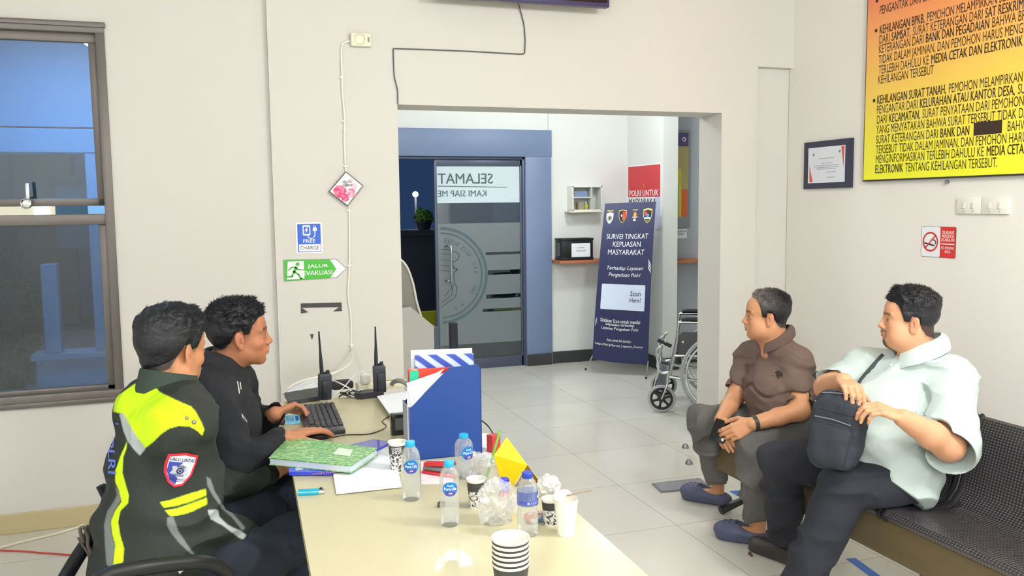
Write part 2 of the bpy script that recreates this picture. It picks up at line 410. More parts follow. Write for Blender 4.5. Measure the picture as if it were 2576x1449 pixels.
def npobj(name, V, Fc, mats, parent, colors=None, midx=None, label=None):
    me = bpy.data.meshes.new(name); inv = np.array(chain(parent).inverted()) if parent else np.eye(4)
    V = V@inv[:3, :3].T+inv[:3, 3]
    me.vertices.add(len(V)); me.vertices.foreach_set('co', V.astype(np.float32).ravel())
    k = Fc.shape[1]; me.loops.add(len(Fc)*k); me.loops.foreach_set('vertex_index', Fc.astype(np.int32).ravel())
    me.polygons.add(len(Fc)); me.polygons.foreach_set('loop_start', np.arange(0, len(Fc)*k, k, dtype=np.int32))
    me.polygons.foreach_set('use_smooth', np.ones(len(Fc), bool))
    for m in (mats if isinstance(mats, (list, tuple)) else [mats]): me.materials.append(m)
    if midx is not None: me.polygons.foreach_set('material_index', midx.astype(np.int32))
    me.update(calc_edges=True)
    if colors is not None:
        at = me.color_attributes.new('Col', 'FLOAT_COLOR', 'POINT')
        at.data.foreach_set('color', np.concatenate([colors, np.ones((len(V), 1))], 1).astype(np.float32).ravel())
    o = bpy.data.objects.new(name, me); COL.objects.link(o)
    if parent: o.parent = parent
    if label: o['label'] = label
    return o
# ================================================================== the setting
def tiles(name, col, col2, size, grout, ox, oy, rough, gw=0.003):
    if name in MATS: return MATS[name]
    m = bpy.data.materials.new(name); m.use_nodes = True; nt = m.node_tree; N = nt.nodes; L = nt.links; b = N['Principled BSDF']
    tc = N.new('ShaderNodeTexCoord'); mp = N.new('ShaderNodeMapping'); mp.inputs['Location'].default_value = (-ox, -oy, 0); L.new(tc.outputs['Object'], mp.inputs[0])
    br = N.new('ShaderNodeTexBrick'); br.offset = 0.0; br.inputs['Scale'].default_value = 1.0
    br.inputs['Brick Width'].default_value = size; br.inputs['Row Height'].default_value = size; br.inputs['Mortar Size'].default_value = gw
    br.inputs['Mortar Smooth'].default_value = 0.15; br.inputs['Color1'].default_value = lin(col)+(1,); br.inputs['Color2'].default_value = lin(col2)+(1,)
    br.inputs['Mortar'].default_value = lin(grout)+(1,); L.new(mp.outputs[0], br.inputs['Vector'])
    n = N.new('ShaderNodeTexNoise'); n.inputs['Scale'].default_value = 2.3; n.inputs['Detail'].default_value = 6; L.new(tc.outputs['Object'], n.inputs['Vector'])
    r = N.new('ShaderNodeMapRange'); r.inputs[3].default_value = 0.93; r.inputs[4].default_value = 1.05; L.new(n.outputs[0], r.inputs[0])
    mx = N.new('ShaderNodeMix'); mx.data_type = 'RGBA'; mx.blend_type = 'MULTIPLY'; mx.inputs[0].default_value = 1
    L.new(br.outputs[0], mx.inputs[6]); L.new(r.outputs[0], mx.inputs[7]); L.new(mx.outputs[2], b.inputs['Base Color'])
    r2 = N.new('ShaderNodeMapRange'); r2.inputs[3].default_value = rough*0.7; r2.inputs[4].default_value = rough*1.5; L.new(n.outputs[0], r2.inputs[0]); L.new(r2.outputs[0], b.inputs['Roughness'])
    MATS[name] = m; return m
m_floor = tiles('cream_floor_tile', (219, 217, 207), (214, 212, 202), 0.64, (182, 178, 166), 2.045, 3.569, 0.17)
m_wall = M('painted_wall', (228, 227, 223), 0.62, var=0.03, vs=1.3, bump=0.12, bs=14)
m_wallb = M('painted_wall_dimmed', (214, 211, 204), 0.62, var=0.03, vs=1.3, bump=0.12, bs=14)  # wall paint darkened in place of weaker light on the back wall
m_wallr = M('painted_wall_cream_brightened', (238, 234, 227), 0.62, var=0.03, vs=1.3, bump=0.12, bs=14)  # cream wall paint, lightened in place of stronger light on the right wall
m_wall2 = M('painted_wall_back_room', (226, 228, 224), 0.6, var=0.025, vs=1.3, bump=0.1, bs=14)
m_ceil = M('white_ceiling', (238, 237, 232), 0.8)
m_tan = M('tan_skirting_tile', (196, 182, 142), 0.35, var=0.04, vs=3)
m_dkbase = M('dark_skirting_tile', (62, 64, 66), 0.3, var=0.08)
m_frame = M('bronze_aluminium', (112, 106, 102), 0.42, metal=0.35, var=0.06, vs=18, bump=0.05)
m_bluegrey = M('blue_grey_cladding', (118, 136, 168), 0.45, metal=0.0, var=0.05)
m_black = M('black_plastic', (26, 27, 30), 0.42, var=0.05)
m_chrome = M('chrome', (200, 202, 205), 0.16, metal=1.0)
m_steel = M('brushed_steel', (150, 152, 156), 0.32, metal=0.9)
m_white = M('white_plastic', (236, 234, 224), 0.35)
m_cream = M('cream_plastic', (232, 228, 205), 0.4)
m_paper = M('white_paper', (236, 240, 246), 0.75)
m_ink = M('black_ink', (38, 34, 32), 0.6)
m_whiteink = M('white_ink', (245, 246, 246), 0.6)

struct('floor', MB().b2((-3.1, -3.1, -0.1), (5.6, 8.0, 0.0)), m_floor)
struct('ceiling', MB().b2((-3.1, -3.1, 2.98), (5.6, 4.82, 3.08)), m_ceil)
struct('ceiling', MB().b2((0.25, 4.82, 2.86), (5.6, 8.0, 3.08)), m_ceil)
YW = 4.565
wb = MB()
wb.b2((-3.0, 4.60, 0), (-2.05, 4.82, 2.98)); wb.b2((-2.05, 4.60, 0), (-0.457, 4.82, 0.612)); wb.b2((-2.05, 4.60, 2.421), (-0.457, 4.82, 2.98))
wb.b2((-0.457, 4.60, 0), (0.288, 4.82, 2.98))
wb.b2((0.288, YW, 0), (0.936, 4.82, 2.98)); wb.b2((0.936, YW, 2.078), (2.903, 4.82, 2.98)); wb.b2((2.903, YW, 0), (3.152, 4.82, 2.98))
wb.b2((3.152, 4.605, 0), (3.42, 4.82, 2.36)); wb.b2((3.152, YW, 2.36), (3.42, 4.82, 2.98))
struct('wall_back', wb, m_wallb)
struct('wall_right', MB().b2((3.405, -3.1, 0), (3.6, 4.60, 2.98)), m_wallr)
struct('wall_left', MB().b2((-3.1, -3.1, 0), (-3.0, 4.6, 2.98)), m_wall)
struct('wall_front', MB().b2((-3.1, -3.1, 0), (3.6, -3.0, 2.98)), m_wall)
struct('baseboard_back', MB().b2((-3.0, 4.588, 0), (0.288, 4.60, 0.098), 0.003).b2((0.288, 4.553, 0), (0.93, 4.565, 0.098), 0.003), m_tan)
struct('baseboard_right', MB().b2((3.393, -3, 0), (3.405, 4.6, 0.098), 0.003), m_tan)
# back room shell
YB = 7.74
bw = MB()
bw.b2((0.25, YB+0.02, 2.24), (3.052, YB+0.22, 2.86)); bw.b2((3.03, YB, 0), (5.5, YB+0.2, 2.86)); bw.b2((0.25, YB, 0), (0.9, YB+0.2, 2.3))
struct('wall_far', bw, m_wall2)
struct('wall_far_side', MB().b2((3.86, 7.02, 0), (4.01, YB, 2.86)), m_wall2)
struct('wall_far_recess', MB().b2((4.01, 7.28, 0), (5.5, 7.44, 2.86)), M('grey_painted_wall', (176, 182, 190), 0.6, var=0.03))
struct('wall_hall_left', MB().b2((0.25, 4.82, 0), (0.35, 8.0, 2.86)), m_wall2)
struct('wall_hall_right', MB().b2((5.5, 4.6, 0), (5.6, 8.0, 2.86)), m_wall2)
struct('wall_hall_near', MB().b2((3.42, 4.6, 0), (5.5, 4.8, 2.98)), m_wall2)
struct('baseboard_far', MB().b2((2.785, YB-0.045, 0), (3.03, YB-0.03, 0.11)).b2((3.03, YB-0.014, 0), (3.846, YB, 0.115)).b2((3.846, 7.02, 0), (3.86, YB, 0.115)).b2((3.846, 7.006, 0), (4.024, 7.02, 0.115)).b2((4.01, 7.266, 0), (5.5, 7.28, 0.115)), m_dkbase)
# window of the front room
w1 = thing('window_1', 'x', 'x', (-1.25, 4.60, 0.612)); del w1['label']; del w1['category']; w1['kind'] = 'structure'
fr = MB(); X0, X1, Z0, Z1 = -2.05, -0.457, 0.612, 2.421
for a, b in (((X0, 4.585, Z1-0.045), (X1, 4.70, Z1)), ((X0, 4.585, Z0), (X1, 4.70, Z0+0.055)), ((X0, 4.588, Z0+.05), (X0+0.05, 4.70, Z1-.04)), ((X1-0.04, 4.588, Z0+.05), (X1, 4.70, Z1-.04)),
             ((X0, 4.60, 1.475), (X1-0.02, 4.69, 1.525)), ((-1.30, 4.59, Z0), (-1.25, 4.70, Z1)), ((X0, 4.575, Z1-0.02), (X1+0.006, 4.60, Z1+0.004)), ((X0, 4.575, Z0-0.004), (X1+0.004, 4.605, Z0+0.02)),
             ((X0+0.03, 4.62, Z1-0.085), (X1-0.03, 4.66, Z1-0.04)), ((X1-0.075, 4.625, Z0+0.04), (X1-0.035, 4.665, 1.48)), ((X0, 4.625, Z0+0.05), (X1-0.03, 4.665, Z0+0.075))):
    fr.b2(a, b, 0.003)
part('window_frame', fr, m_frame, w1)
m_pane = thin_glass('dark_window_glass', (150, 176, 196), gloss=0.02)
part('pane', MB().b2((-1.25, 4.642, Z0+0.06), (X1-0.05, 4.648, 1.48)).b2((X0+0.05, 4.642, Z0+0.06), (-1.30, 4.648, 1.48)), m_pane, w1)
rs = Matrix.Rotation(math.radians(3.2), 3, 'X')
sash = thing('sash', 'x', 'x'); del sash['label']; del sash['category']; sash.parent = w1
def rz_pt(p):
    q = Vector(p)-Vector((0, 4.64, 2.375)); return tuple(rs@q+Vector((0, 4.64, 2.375)))
bpy.data.objects.remove(sash)
sb = MB()
for x0, x1 in ((-1.25, X1-0.042), (X0+0.052, -1.30)):
    for a, b in (((x0, 4.625, 1.565), (x1, 4.655, 1.60)), ((x0, 4.625, 2.335), (x1, 4.655, 2.375)), ((x0, 4.625, 1.565), (x0+0.035, 4.655, 2.375)), ((x1-0.035, 4.625, 1.565), (x1, 4.655, 2.375))): sb.b2(a, b, 0.003)
sb.v = [rz_pt(p) for p in sb.v]
so = part('sash', sb, m_frame, w1)
pb = MB()
for x0, x1 in ((-1.22, X1-0.075), (X0+0.085, -1.33)): pb.b2((x0, 4.637, 1.598), (x1, 4.643, 2.338))
pb.v = [rz_pt(p) for p in pb.v]; part('pane', pb, thin_glass('upper_window_glass', (172, 206, 232), gloss=0.05), so)
hx, _, hz = P(67, 512, Y=4.60)
hb = MB(); hb.lathe([(0.020, -0.004), (0.024, 0), (0.020, 0.008), (0.012, 0.010)], (hx, 4.60, hz), axis=(0, -1, 0), cap0=True); hb.tube([(hx+0.022*math.cos(t), 4.588, hz+0.022*math.sin(t)) for t in np.linspace(0.3, 2*PI-0.9, 18)], 0.0035, 8); hb.box((hx+0.008, 4.594, hz+0.05), (0.016, 0.01, 0.09), 0.003)
part('window_latch', hb, m_chrome, w1)
# porch and yard behind the window
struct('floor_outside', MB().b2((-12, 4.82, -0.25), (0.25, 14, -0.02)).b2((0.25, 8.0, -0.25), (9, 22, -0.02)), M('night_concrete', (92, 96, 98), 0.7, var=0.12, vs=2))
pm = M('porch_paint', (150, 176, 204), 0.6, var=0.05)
porch = thing('porch', 'blue lit porch with square pillars and a low wall outside the window', 'porch', (-1.2, 7.1, 0))
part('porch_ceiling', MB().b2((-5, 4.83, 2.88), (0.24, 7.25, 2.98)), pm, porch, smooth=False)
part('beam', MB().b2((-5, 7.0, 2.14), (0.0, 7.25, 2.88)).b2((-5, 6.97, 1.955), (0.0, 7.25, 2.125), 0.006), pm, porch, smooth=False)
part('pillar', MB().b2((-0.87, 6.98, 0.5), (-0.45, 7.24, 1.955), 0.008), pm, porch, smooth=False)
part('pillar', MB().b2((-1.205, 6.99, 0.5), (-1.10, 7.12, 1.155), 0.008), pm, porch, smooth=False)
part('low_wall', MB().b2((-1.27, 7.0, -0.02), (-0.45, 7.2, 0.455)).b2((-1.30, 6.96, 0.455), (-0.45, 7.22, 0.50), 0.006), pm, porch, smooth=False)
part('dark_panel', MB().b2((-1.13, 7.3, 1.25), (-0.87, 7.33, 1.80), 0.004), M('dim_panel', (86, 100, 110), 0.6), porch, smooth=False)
fb = thing('neighbour_building', 'dim brownish building with lit openings seen through the window', 'building', (-4.5, 13, 0))
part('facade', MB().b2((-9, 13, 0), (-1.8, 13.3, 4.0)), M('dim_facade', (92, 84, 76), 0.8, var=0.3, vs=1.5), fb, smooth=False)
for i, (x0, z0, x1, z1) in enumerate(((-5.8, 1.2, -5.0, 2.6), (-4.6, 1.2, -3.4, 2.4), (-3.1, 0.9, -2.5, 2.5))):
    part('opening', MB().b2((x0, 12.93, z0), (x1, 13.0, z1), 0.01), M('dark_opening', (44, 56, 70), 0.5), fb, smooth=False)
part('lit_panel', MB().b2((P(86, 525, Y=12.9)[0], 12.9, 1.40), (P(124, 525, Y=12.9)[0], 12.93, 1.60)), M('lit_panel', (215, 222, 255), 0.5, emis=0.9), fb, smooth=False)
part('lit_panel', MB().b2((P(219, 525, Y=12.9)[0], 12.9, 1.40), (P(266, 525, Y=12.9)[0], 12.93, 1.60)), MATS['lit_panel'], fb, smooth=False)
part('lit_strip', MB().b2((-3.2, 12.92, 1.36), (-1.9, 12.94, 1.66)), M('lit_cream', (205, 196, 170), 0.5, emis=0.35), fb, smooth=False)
area('street_lamp_light', (-2.2, 10.5, 3.0), (0.4, 0.4), 45, (0.9, 0.9, 0.85))
def bush(name, label, c, r, n, col, cat='bush', sz=0.05, parent=None):
    g = MB()
    for i in range(n):
        d = RNG.normal(size=3); d /= np.linalg.norm(d); p = np.array(c)+d*np.array(r)*RNG.uniform(0.55, 1.0)
        u = RNG.normal(size=3); u /= np.linalg.norm(u); w = np.cross(u, d); w /= (np.linalg.norm(w)+1e-9); s_ = sz*RNG.uniform(0.6, 1.3)
        g.add([p-u*s_, p+w*s_*0.35+d*s_*0.1, p+u*s_, p-w*s_*0.35+d*s_*0.1], [(0, 1, 2, 3)])
    m = M('leaf_'+name+str(col[0]), col, 0.55, var=0.25, vs=12)
    return g, m
g, m = bush('shrub', '', (-1.72, 7.6, 0.62), (0.42, 0.4, 0.75), 2600, (46, 84, 58), sz=0.06)
sh = thing('shrub', 'dark leafy shrub behind the lower window pane', 'shrub', (-1.72, 7.6, 0)); part('foliage', g, m, sh, smooth=False)
part('stem', MB().tube([(-1.72, 7.6, -0.02), (-1.70, 7.6, 0.3), (-1.75, 7.65, 0.7)], 0.03), M('bark', (70, 58, 46), 0.8), sh)

# ------------------------------------------------------------------ entrance of the back room
door = thing('door_1', 'x', 'x', (2.3, YB, 0)); del door['label']; del door['category']; door['kind'] = 'structure'
part('door_surround', MB().b2((0.9, YB-0.03, 1.99), (3.052, YB+0.18, 2.24), 0.004).b2((2.785, YB-0.03, 0), (3.046, YB+0.18, 1.99), 0.004), m_bluegrey, door)
m_dkfr = M('dark_grey_aluminium', (84, 92, 112), 0.4, metal=0.3)
part('door_jamb', MB().b2((2.765, YB, 0), (2.787, YB+0.07, 1.99), 0.002).b2((0.9, YB, 1.965), (2.787, YB+0.07, 1.992), 0.002), m_dkfr, door)
lf = MB(); lf.b2((1.935, YB+0.02, 0), (2.765, YB+0.06, 0.10), 0.003); lf.b2((1.935, YB+0.02, 1.905), (2.765, YB+0.06, 1.965), 0.003); lf.b2((2.745, YB+0.02, 0), (2.768, YB+0.06, 1.965), 0.003); lf.b2((1.915, YB+0.02, 0), (1.94, YB+0.06, 1.965), 0.003)
dl = part('door_leaf', lf, m_dkfr, door)
part('pane', MB().b2((1.94, YB+0.036, 0.10), (2.745, YB+0.044, 1.905)), thin_glass('door_glass', (205, 222, 226), gloss=0.06), dl)
m_film = thin_glass('frosted_film', (190, 200, 205), gloss=0.02, rough=0.3, opac=0.62, ocol=(168, 180, 184))
m_film2 = M('frosted_white_film', (206, 222, 228), 0.5)
ff = frame_fn((2.768, YB+0.033, 0), (-1, 0, 0), (0, 0, 1), 0)   # mirrored lettering: x runs leftwards seen from inside
fl = MB(); yy = YB+0.034
def slab(x0, z0, x1, z1): fl.b2((x0, yy-0.001, z0), (x1, yy+0.001, z1))
R_ = 0.45; ccx, ccz = 1.965, 0.895
# frosted film with the horizontal clear slots right of the round seal
slab(1.94, 1.10, 2.745, 1.375)
for z0, z1 in ((0.93, 1.075), (0.70, 0.885), (0.565, 0.66), (0.24, 0.535)): slab(1.94, z0, 2.745, z1)
slab(1.94, 0.885, 2.42, 0.93); slab(1.94, 1.075, 2.40, 1.10); slab(1.94, 0.66, 2.40, 0.70); slab(1.94, 0.535, 2.36, 0.565)
part('frosted_film', fl, m_film, dl, smooth=False)
part('lettering_panel', MB().b2((1.94, yy-0.001, 1.565), (2.745, yy+0.001, 1.905)), m_film2, dl, smooth=False)
lt = MB(); zf = YB+0.031
def mir(x0): return lambda x, y: np.array([x0-x, zf, y])
m_film_dk = M('clear_cut_letter', (84, 104, 112), 0.4)
def on_door(s, u0, v0, u1, v1, **k):
    a, b = P(u0, v0, Y=zf), P(u1, v1, Y=zf); w, h = abs(b[0]-a[0]), abs(a[2]-b[2]); c = (a+b)/2
    vs, fs = fitted(s, w, h, **k); lt.add([(c[0]-x, zf, c[2]+y) for x, y in vs], fs)
on_door('SELAMAT', 1101, 436, 1240, 462, bold=0.006); on_door('KAMI SIAP ME', 1101, 479, 1224, 494, bold=0.004)
a, b = P(1101, 468, Y=zf), P(1276, 471, Y=zf); lt.add([(a[0], zf, a[2]+.003), (b[0], zf, b[2]+.003), (b[0], zf, b[2]-.003), (a[0], zf, a[2]-.003)], [(0, 1, 2, 3)])
part('lettering', lt, m_film_dk, dl, smooth=False)
sl = MB(); fx = lambda x, y: np.array([ccx+x, zf, ccz+y])
for r0, r1 in ((0.425, 0.452), (0.385, 0.402)): sl.flat(ringp(0, 0, r0, r1, -PI/2+0.02, PI/2-0.0, 48), fx)
def arc_text(s, r, a0, a1, h):
    n = len(s)
    for i, ch in enumerate(s):
        if ch == ' ': continue
        vs, fs = fitted(ch, h*0.62, h, bold=0.01) if ch != 'I' else fitted(ch, h*0.14, h)
        a = a0+(a1-a0)*i/(n-1)
        sl.add([fx(r*math.cos(a)+(-x)*math.sin(a)*1-(-y)*0+y*math.cos(a), r*math.sin(a)-(-x)*math.cos(a)+y*math.sin(a)) for x, y in vs], fs)
arc_text('RESOR SIAN', 0.33, PI/2-0.12, PI/2-0.98, 0.045); arc_text('DER', 0.34, 0.32, 0.08, 0.035); arc_text('PRO', 0.34, -0.32, -0.52, 0.035); arc_text('ME', 0.34, -0.95, -1.15, 0.03)
shp = [(0, .245), (.09, .235), (.17, .20), (.165, .15), (.115, .12), (.125, .07), (.155, .055), (.125, .02), (.125, -.06), (.15, -.12), (.13, -.2), (.06, -.25), (0, -.29)]
sl.flat(stroke([(x, y) for x, y in smooth_path([(a, b, 0) for a, b in shp], 6) for _ in [0]] if False else [(p[0], p[1]) for p in smooth_path([(a, b, 0) for a, b in shp], 6)], 0.007), fx)
sl.flat(stroke([(p[0]*0.72, p[1]*0.72-0.04) for p in smooth_path([(a, b, 0) for a, b in shp[6:]], 6)], 0.006), fx)
for k in range(5): sl.flat(stroke([(0.03+0.018*k, -0.19+0.02*k), (0.055+0.018*k, -0.17+0.022*k)], 0.006), fx)
for z_ in (0.205, 0.15, 0.1, 0.05): sl.flat(stroke([(0, z_), (0.05, z_-0.006), (0.09, z_-0.014)], 0.006), fx)
part('round_seal', sl, m_film_dk, dl, smooth=False)
hd = MB(); hx0 = 2.035
hd.tube(smooth_path([(hx0-0.03, YB+0.03, 1.17), (hx0, YB-0.03, 1.175), (hx0+0.012, YB-0.045, 1.14), (hx0+0.012, YB-0.045, 1.0), (hx0+0.012, YB-0.045, 0.87), (hx0+0.005, YB-0.03, 0.845), (hx0-0.03, YB+0.03, 0.85)], 6), 0.011, 10)
part('door_handle', hd, m_chrome, dl)
# night yard seen through the open half of the door
lamp = thing('street_lamp', 'lit street lamp on a pole in the dark beyond the open door', 'lamp', (*P(1046, 640, Y=15.0)[:2], -0.02))
lp = P(1045, 489, Y=15.0)
part('pole', MB().tube([(lp[0], 15.0, -0.02), (lp[0], 15.0, lp[2])], 0.022, 8), m_black, lamp)
part('lamp_head', MB().sphere((lp[0], 15.0, lp[2]), 0.05), M('lit_lamp', (235, 242, 255), 0.4, emis=14), lamp)
area('street_lamp_light', (lp[0], 14.8, lp[2]+.1), (0.3, 0.3), 40, (0.85, 0.92, 1))
g, m = bush('potted_bush', '', (0, 0, 0), (1, 1, 1), 1, (90, 150, 50)); pc = P(1066, 545, Y=10.5)
g, m = bush('pp', '', (pc[0], 10.5, pc[2]), (0.12, 0.12, 0.10), 500, (110, 160, 60), sz=0.035)
pt = thing('potted_bush', 'small green bush in a pot on the wall outside the open door', 'plant', (pc[0], 10.5, 1.25)); part('foliage', g, m, pt, smooth=False)
part('pot', MB().lathe([(0.07, 1.25), (0.10, pc[2]-0.07), (0.11, pc[2]-0.07), (0.11, pc[2]-0.05), (0.09, pc[2]-0.05)], (pc[0], 10.5, 0)), M('dark_pot', (50, 60, 62), 0.5), pt)
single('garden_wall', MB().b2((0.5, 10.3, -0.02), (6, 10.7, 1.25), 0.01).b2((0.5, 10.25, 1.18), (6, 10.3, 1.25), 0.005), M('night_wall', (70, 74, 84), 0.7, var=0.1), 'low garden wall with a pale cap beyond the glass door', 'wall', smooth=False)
by = MB(); m_by = [M('barrier_yellow', (210, 200, 40), 0.5), M('barrier_black', (24, 24, 26), 0.5)]
for i in range(6): by.b2((1.2+0.45*i, 9.4, 0.18), (1.2+0.45*(i+1), 9.5, 0.36), 0.004, mi=i % 2)
by.b2((1.25, 9.42, -0.02), (1.32, 9.48, 0.2), mi=1); by.b2((3.7, 9.42, -0.02), (3.77, 9.48, 0.2), mi=1)
single('road_barrier', by, m_by, 'yellow and black striped barrier outside the glass door', 'barrier', smooth=False)

for x, y, e in FRONT_LAMPS:
    t = thing('ceiling_lamp', 'round white ceiling lamp %s' % ('at the left rear of the front room' if x < 0 else 'added unseen near the bench to brighten the right wall' if y > 0 else 'added unseen at the right rear to brighten the walls'), 'lamp', (x, y, 2.98))
    part('lamp_base', MB().lathe([(0.16, 2.90), (0.16, 2.98)], (x, y, 0), 28), m_white, t)
for x, y, e in BACK_LAMPS:
    t = thing('ceiling_lamp', 'round white ceiling lamp %s' % ('near the standing banner' if x > 2 else 'at the left of the back room'), 'lamp', (x, y, 2.86)); part('lamp_base', MB().lathe([(0.14, 2.79), (0.14, 2.86)], (x, y, 0), 28), m_white, t)
# ================================================================== things on the walls of the front room
UX, UZ = (1, 0, 0), (0, 0, 1)
def on_wall(u, v, off=0.0): return P(u, v, Y=YW-off)
def rwall(u, v, off=0.0): return P(u, v, X=3.405-off)
DY, DZ = (0, -1, 0), (0, 0, 1)      # reading direction on the right wall runs towards the camera
# --- television, only its underside in view
a, b = P(1090, -5, Y=4.42), P(1532, 20, Y=4.42); zb = 2.612
tv = thing('television', 'flat television high above the doorway, only its bottom edge in view', 'television', ((a[0]+b[0])/2, 4.44, zb))
part('tv_body', MB().b2((a[0], 4.41, zb), (b[0], 4.46, zb+0.33), 0.006), M('tv_plastic', (58, 52, 96), 0.35), tv)
part('screen', MB().b2((a[0]+0.018, 4.405, zb+0.022), (b[0]-0.018, 4.412, zb+0.32), 0.001), M('tv_screen', (14, 18, 26), 0.08), tv)
part('wall_bracket', MB().b2((1.5, 4.46, zb+0.05), (1.75, YW, zb+0.3), 0.003), m_black, tv)
cab = MB().tube(smooth_path([(P(1303, -4, Y=4.5)[0], 4.5, zb+0.02), P(1308, 22, Y=4.55), P(1318, 62, Y=4.556), P(1321, 100, Y=4.557), P(1320, 133, Y=4.557)], 6)+[P(1316, 136, Y=4.558)]+smooth_path([P(1305, 136, Y=4.558), P(1180, 129, Y=4.558), P(1080, 125, Y=4.558), P(990, 122, Y=4.558)], 6)+smooth_path([P(989, 124, Y=4.558), P(992, 190, Y=4.558), P(1000, 226, Y=4.556), P(1001, 262, Y=4.556)], 5), 0.0032, 8)
single('television_cable', cab, M('grey_cable', (92, 90, 92), 0.5), 'thin dark cable running from the television along the wall to the doorway corner', 'cable')
# --- wall socket and its white cable
sx, _, sz = on_wall(906, 102)
so_ = thing('wall_socket', 'cream surface mounted socket high on the wall left of the doorway', 'socket', (sx, YW, sz))
part('socket_box', MB().b2((sx-0.052, YW-0.034, sz-0.034), (sx+0.052, YW, sz+0.034), 0.006), m_cream, so_)
part('socket_face', MB().lathe([(0.026, 0.0), (0.028, 0.004), (0.024, 0.005), (0.021, -0.006), (0.0, -0.006)], (sx-0.006, YW-0.034, sz), axis=(0, -1, 0)), M('socket_face', (214, 210, 190), 0.4), so_)
part('contact_hole', MB().lathe([(0.003, 0), (0.003, 0.002)], (sx-0.014, YW-0.029, sz), n=10, axis=(0, -1, 0)).lathe([(0.003, 0), (0.003, 0.002)], (sx+0.003, YW-0.029, sz), n=10, axis=(0, -1, 0)), m_black, so_)
part('switch_rocker', MB().b2((sx+0.033, YW-0.038, sz-0.012), (sx+0.043, YW-0.033, sz+0.012), 0.002), M('grey_rocker', (150, 148, 142), 0.4), so_)
wc = [on_wall(*p, off=0.006) for p in ((885, 104), (868, 106), (859, 122), (860, 180), (862, 240), (867, 300), (866, 350), (869, 415), (871, 440), (878, 520), (879, 560), (879, 670), (876, 740), (883, 800), (884, 868))]
wc += [P(886, 880, Y=4.53), P(884, 905, Y=4.3), P(868, 925, Y=4.05), P(830, 942, Y=3.95), P(770, 955, Y=3.9), P(735, 970, Y=3.8), P(711, 992, Z=0.747)]
wk = thing('wall_cable', 'white round cable clipped down the wall from the socket to the desk', 'cable', tuple(wc[8]))
part('cable', MB().tube(smooth_path(wc, 5), 0.0055, 10), m_white, wk)
for u, v in ((859, 195), (863, 305), (869, 418), (877, 530), (879, 668), (884, 868)):
    p = on_wall(u, v, 0.004); part('cable_clip', MB().box(p, (0.024, 0.014, 0.009), 0.002), m_white, wk)
# --- diamond picture
dp = [on_wall(*p, off=0.02) for p in ((870, 431), (914, 467), (874, 519), (827, 482))]
cpt = sum(dp)/4
dm = thing('diamond_plaque', 'small square floral plaque hung on its corner over the white cable', 'plaque', (cpt[0], YW, cpt[2]))
q2 = [(p[0]-cpt[0], p[2]-cpt[2]) for p in dp][::-1]
frd = ((cpt[0], YW-0.012, cpt[2]), (1, 0, 0), (0, 0, 1))
part('plaque_board', MB().prism(q2, frd, 0.010), M('plaque_edge', (86, 82, 88), 0.4), dm, smooth=False)
fd = frame_fn((cpt[0], YW-0.0228, cpt[2]), UX, UZ, 0.0002)
part('plaque_print', MB().flat(poly([(x*0.93, y*0.93) for x, y in q2]), fd), M('plaque_white', (238, 232, 236), 0.35), dm, smooth=False)
pk = MB(); lay = 0
for (fx_, fy_, fr_, m0, m1) in ((-.034, -.014, .032, 0, 1), (-.008, -.046, .020, 1, 0), (.024, -.022, .024, 2, 1), (.040, .012, .014, 2, 2), (-.004, .020, .013, 3, 3), (.022, .040, .010, 3, 2)):
    for rr_, nn_ in ((1.0, 7), (.62, 5), (.3, 3)):
        for q_ in range(nn_):
            a_ = q_*2*PI/nn_+rr_*2; lay += 1
            pk.flat(disc(fx_+fr_*rr_*.55*math.cos(a_), fy_+fr_*rr_*.55*math.sin(a_), fr_*rr_*.52, 14), frame_fn((cpt[0], YW-0.0228, cpt[2]), UX, UZ, 0.0003+0.00004*lay), m0 if (q_+int(rr_*10)) % 2 else m1)
part('flower', pk, [M('deep_pink', (222, 68, 120), 0.5), M('rose_pink', (244, 130, 165), 0.5), M('pale_pink', (240, 200, 212), 0.5), M('grey_leaf', (170, 178, 186), 0.5)], dm, smooth=False)
part('lettering', MB().flat(shifted(fitted('all you', 0.05, 0.014, shear=0.3), 0.005, 0.036), frame_fn((cpt[0], YW-0.0228, cpt[2]), UX, UZ, 0.0035)).flat(shifted(fitted('need', 0.036, 0.014, shear=0.3), 0.012, 0.020), frame_fn((cpt[0], YW-0.0228, cpt[2]), UX, UZ, 0.0035)), m_ink, dm, smooth=False)
# --- stickers
def sticker(name, label, u0, v0, u1, v1, base, th=0.003, wall='back'):
    a, b = (on_wall(u0, v0), on_wall(u1, v1)) if wall == 'back' else (rwall(u0, v0), rwall(u1, v1))
    c = (a+b)/2; w = abs(b[0]-a[0]) if wall == 'back' else abs(b[1]-a[1]); h = abs(a[2]-b[2])
    t = thing(name, label, 'sign', tuple(c)); o = (c[0], YW, c[2]) if wall == 'back' else (3.405, c[1], c[2])
    U = UX if wall == 'back' else DY
    part('panel', MB().prism(rrect(-w/2, -h/2, w/2, h/2, 0.006), (o, U, UZ), th), base, t, smooth=False)
    return t, w, h, (lambda lay: frame_fn(o, U, UZ, th+0.0006*lay))
m_blue = M('sign_blue', (52, 104, 214), 0.4); m_green = M('sign_green', (76, 186, 62), 0.4); m_swhite = M('sign_white', (240, 242, 246), 0.4)
t, w, h, F = sticker('charging_sign', 'blue free charge sticker on the wall above the green arrow', 743, 560, 812, 636, m_swhite)
part('blue_field', MB().flat(poly(rrect(-w*.44, -h*.17, w*.44, h*.45, .004)), F(1)).flat(poly(rrect(-w*.44, -h*.46, w*.44, -h*.17, .002)), F(1)), m_blue, t, smooth=False)
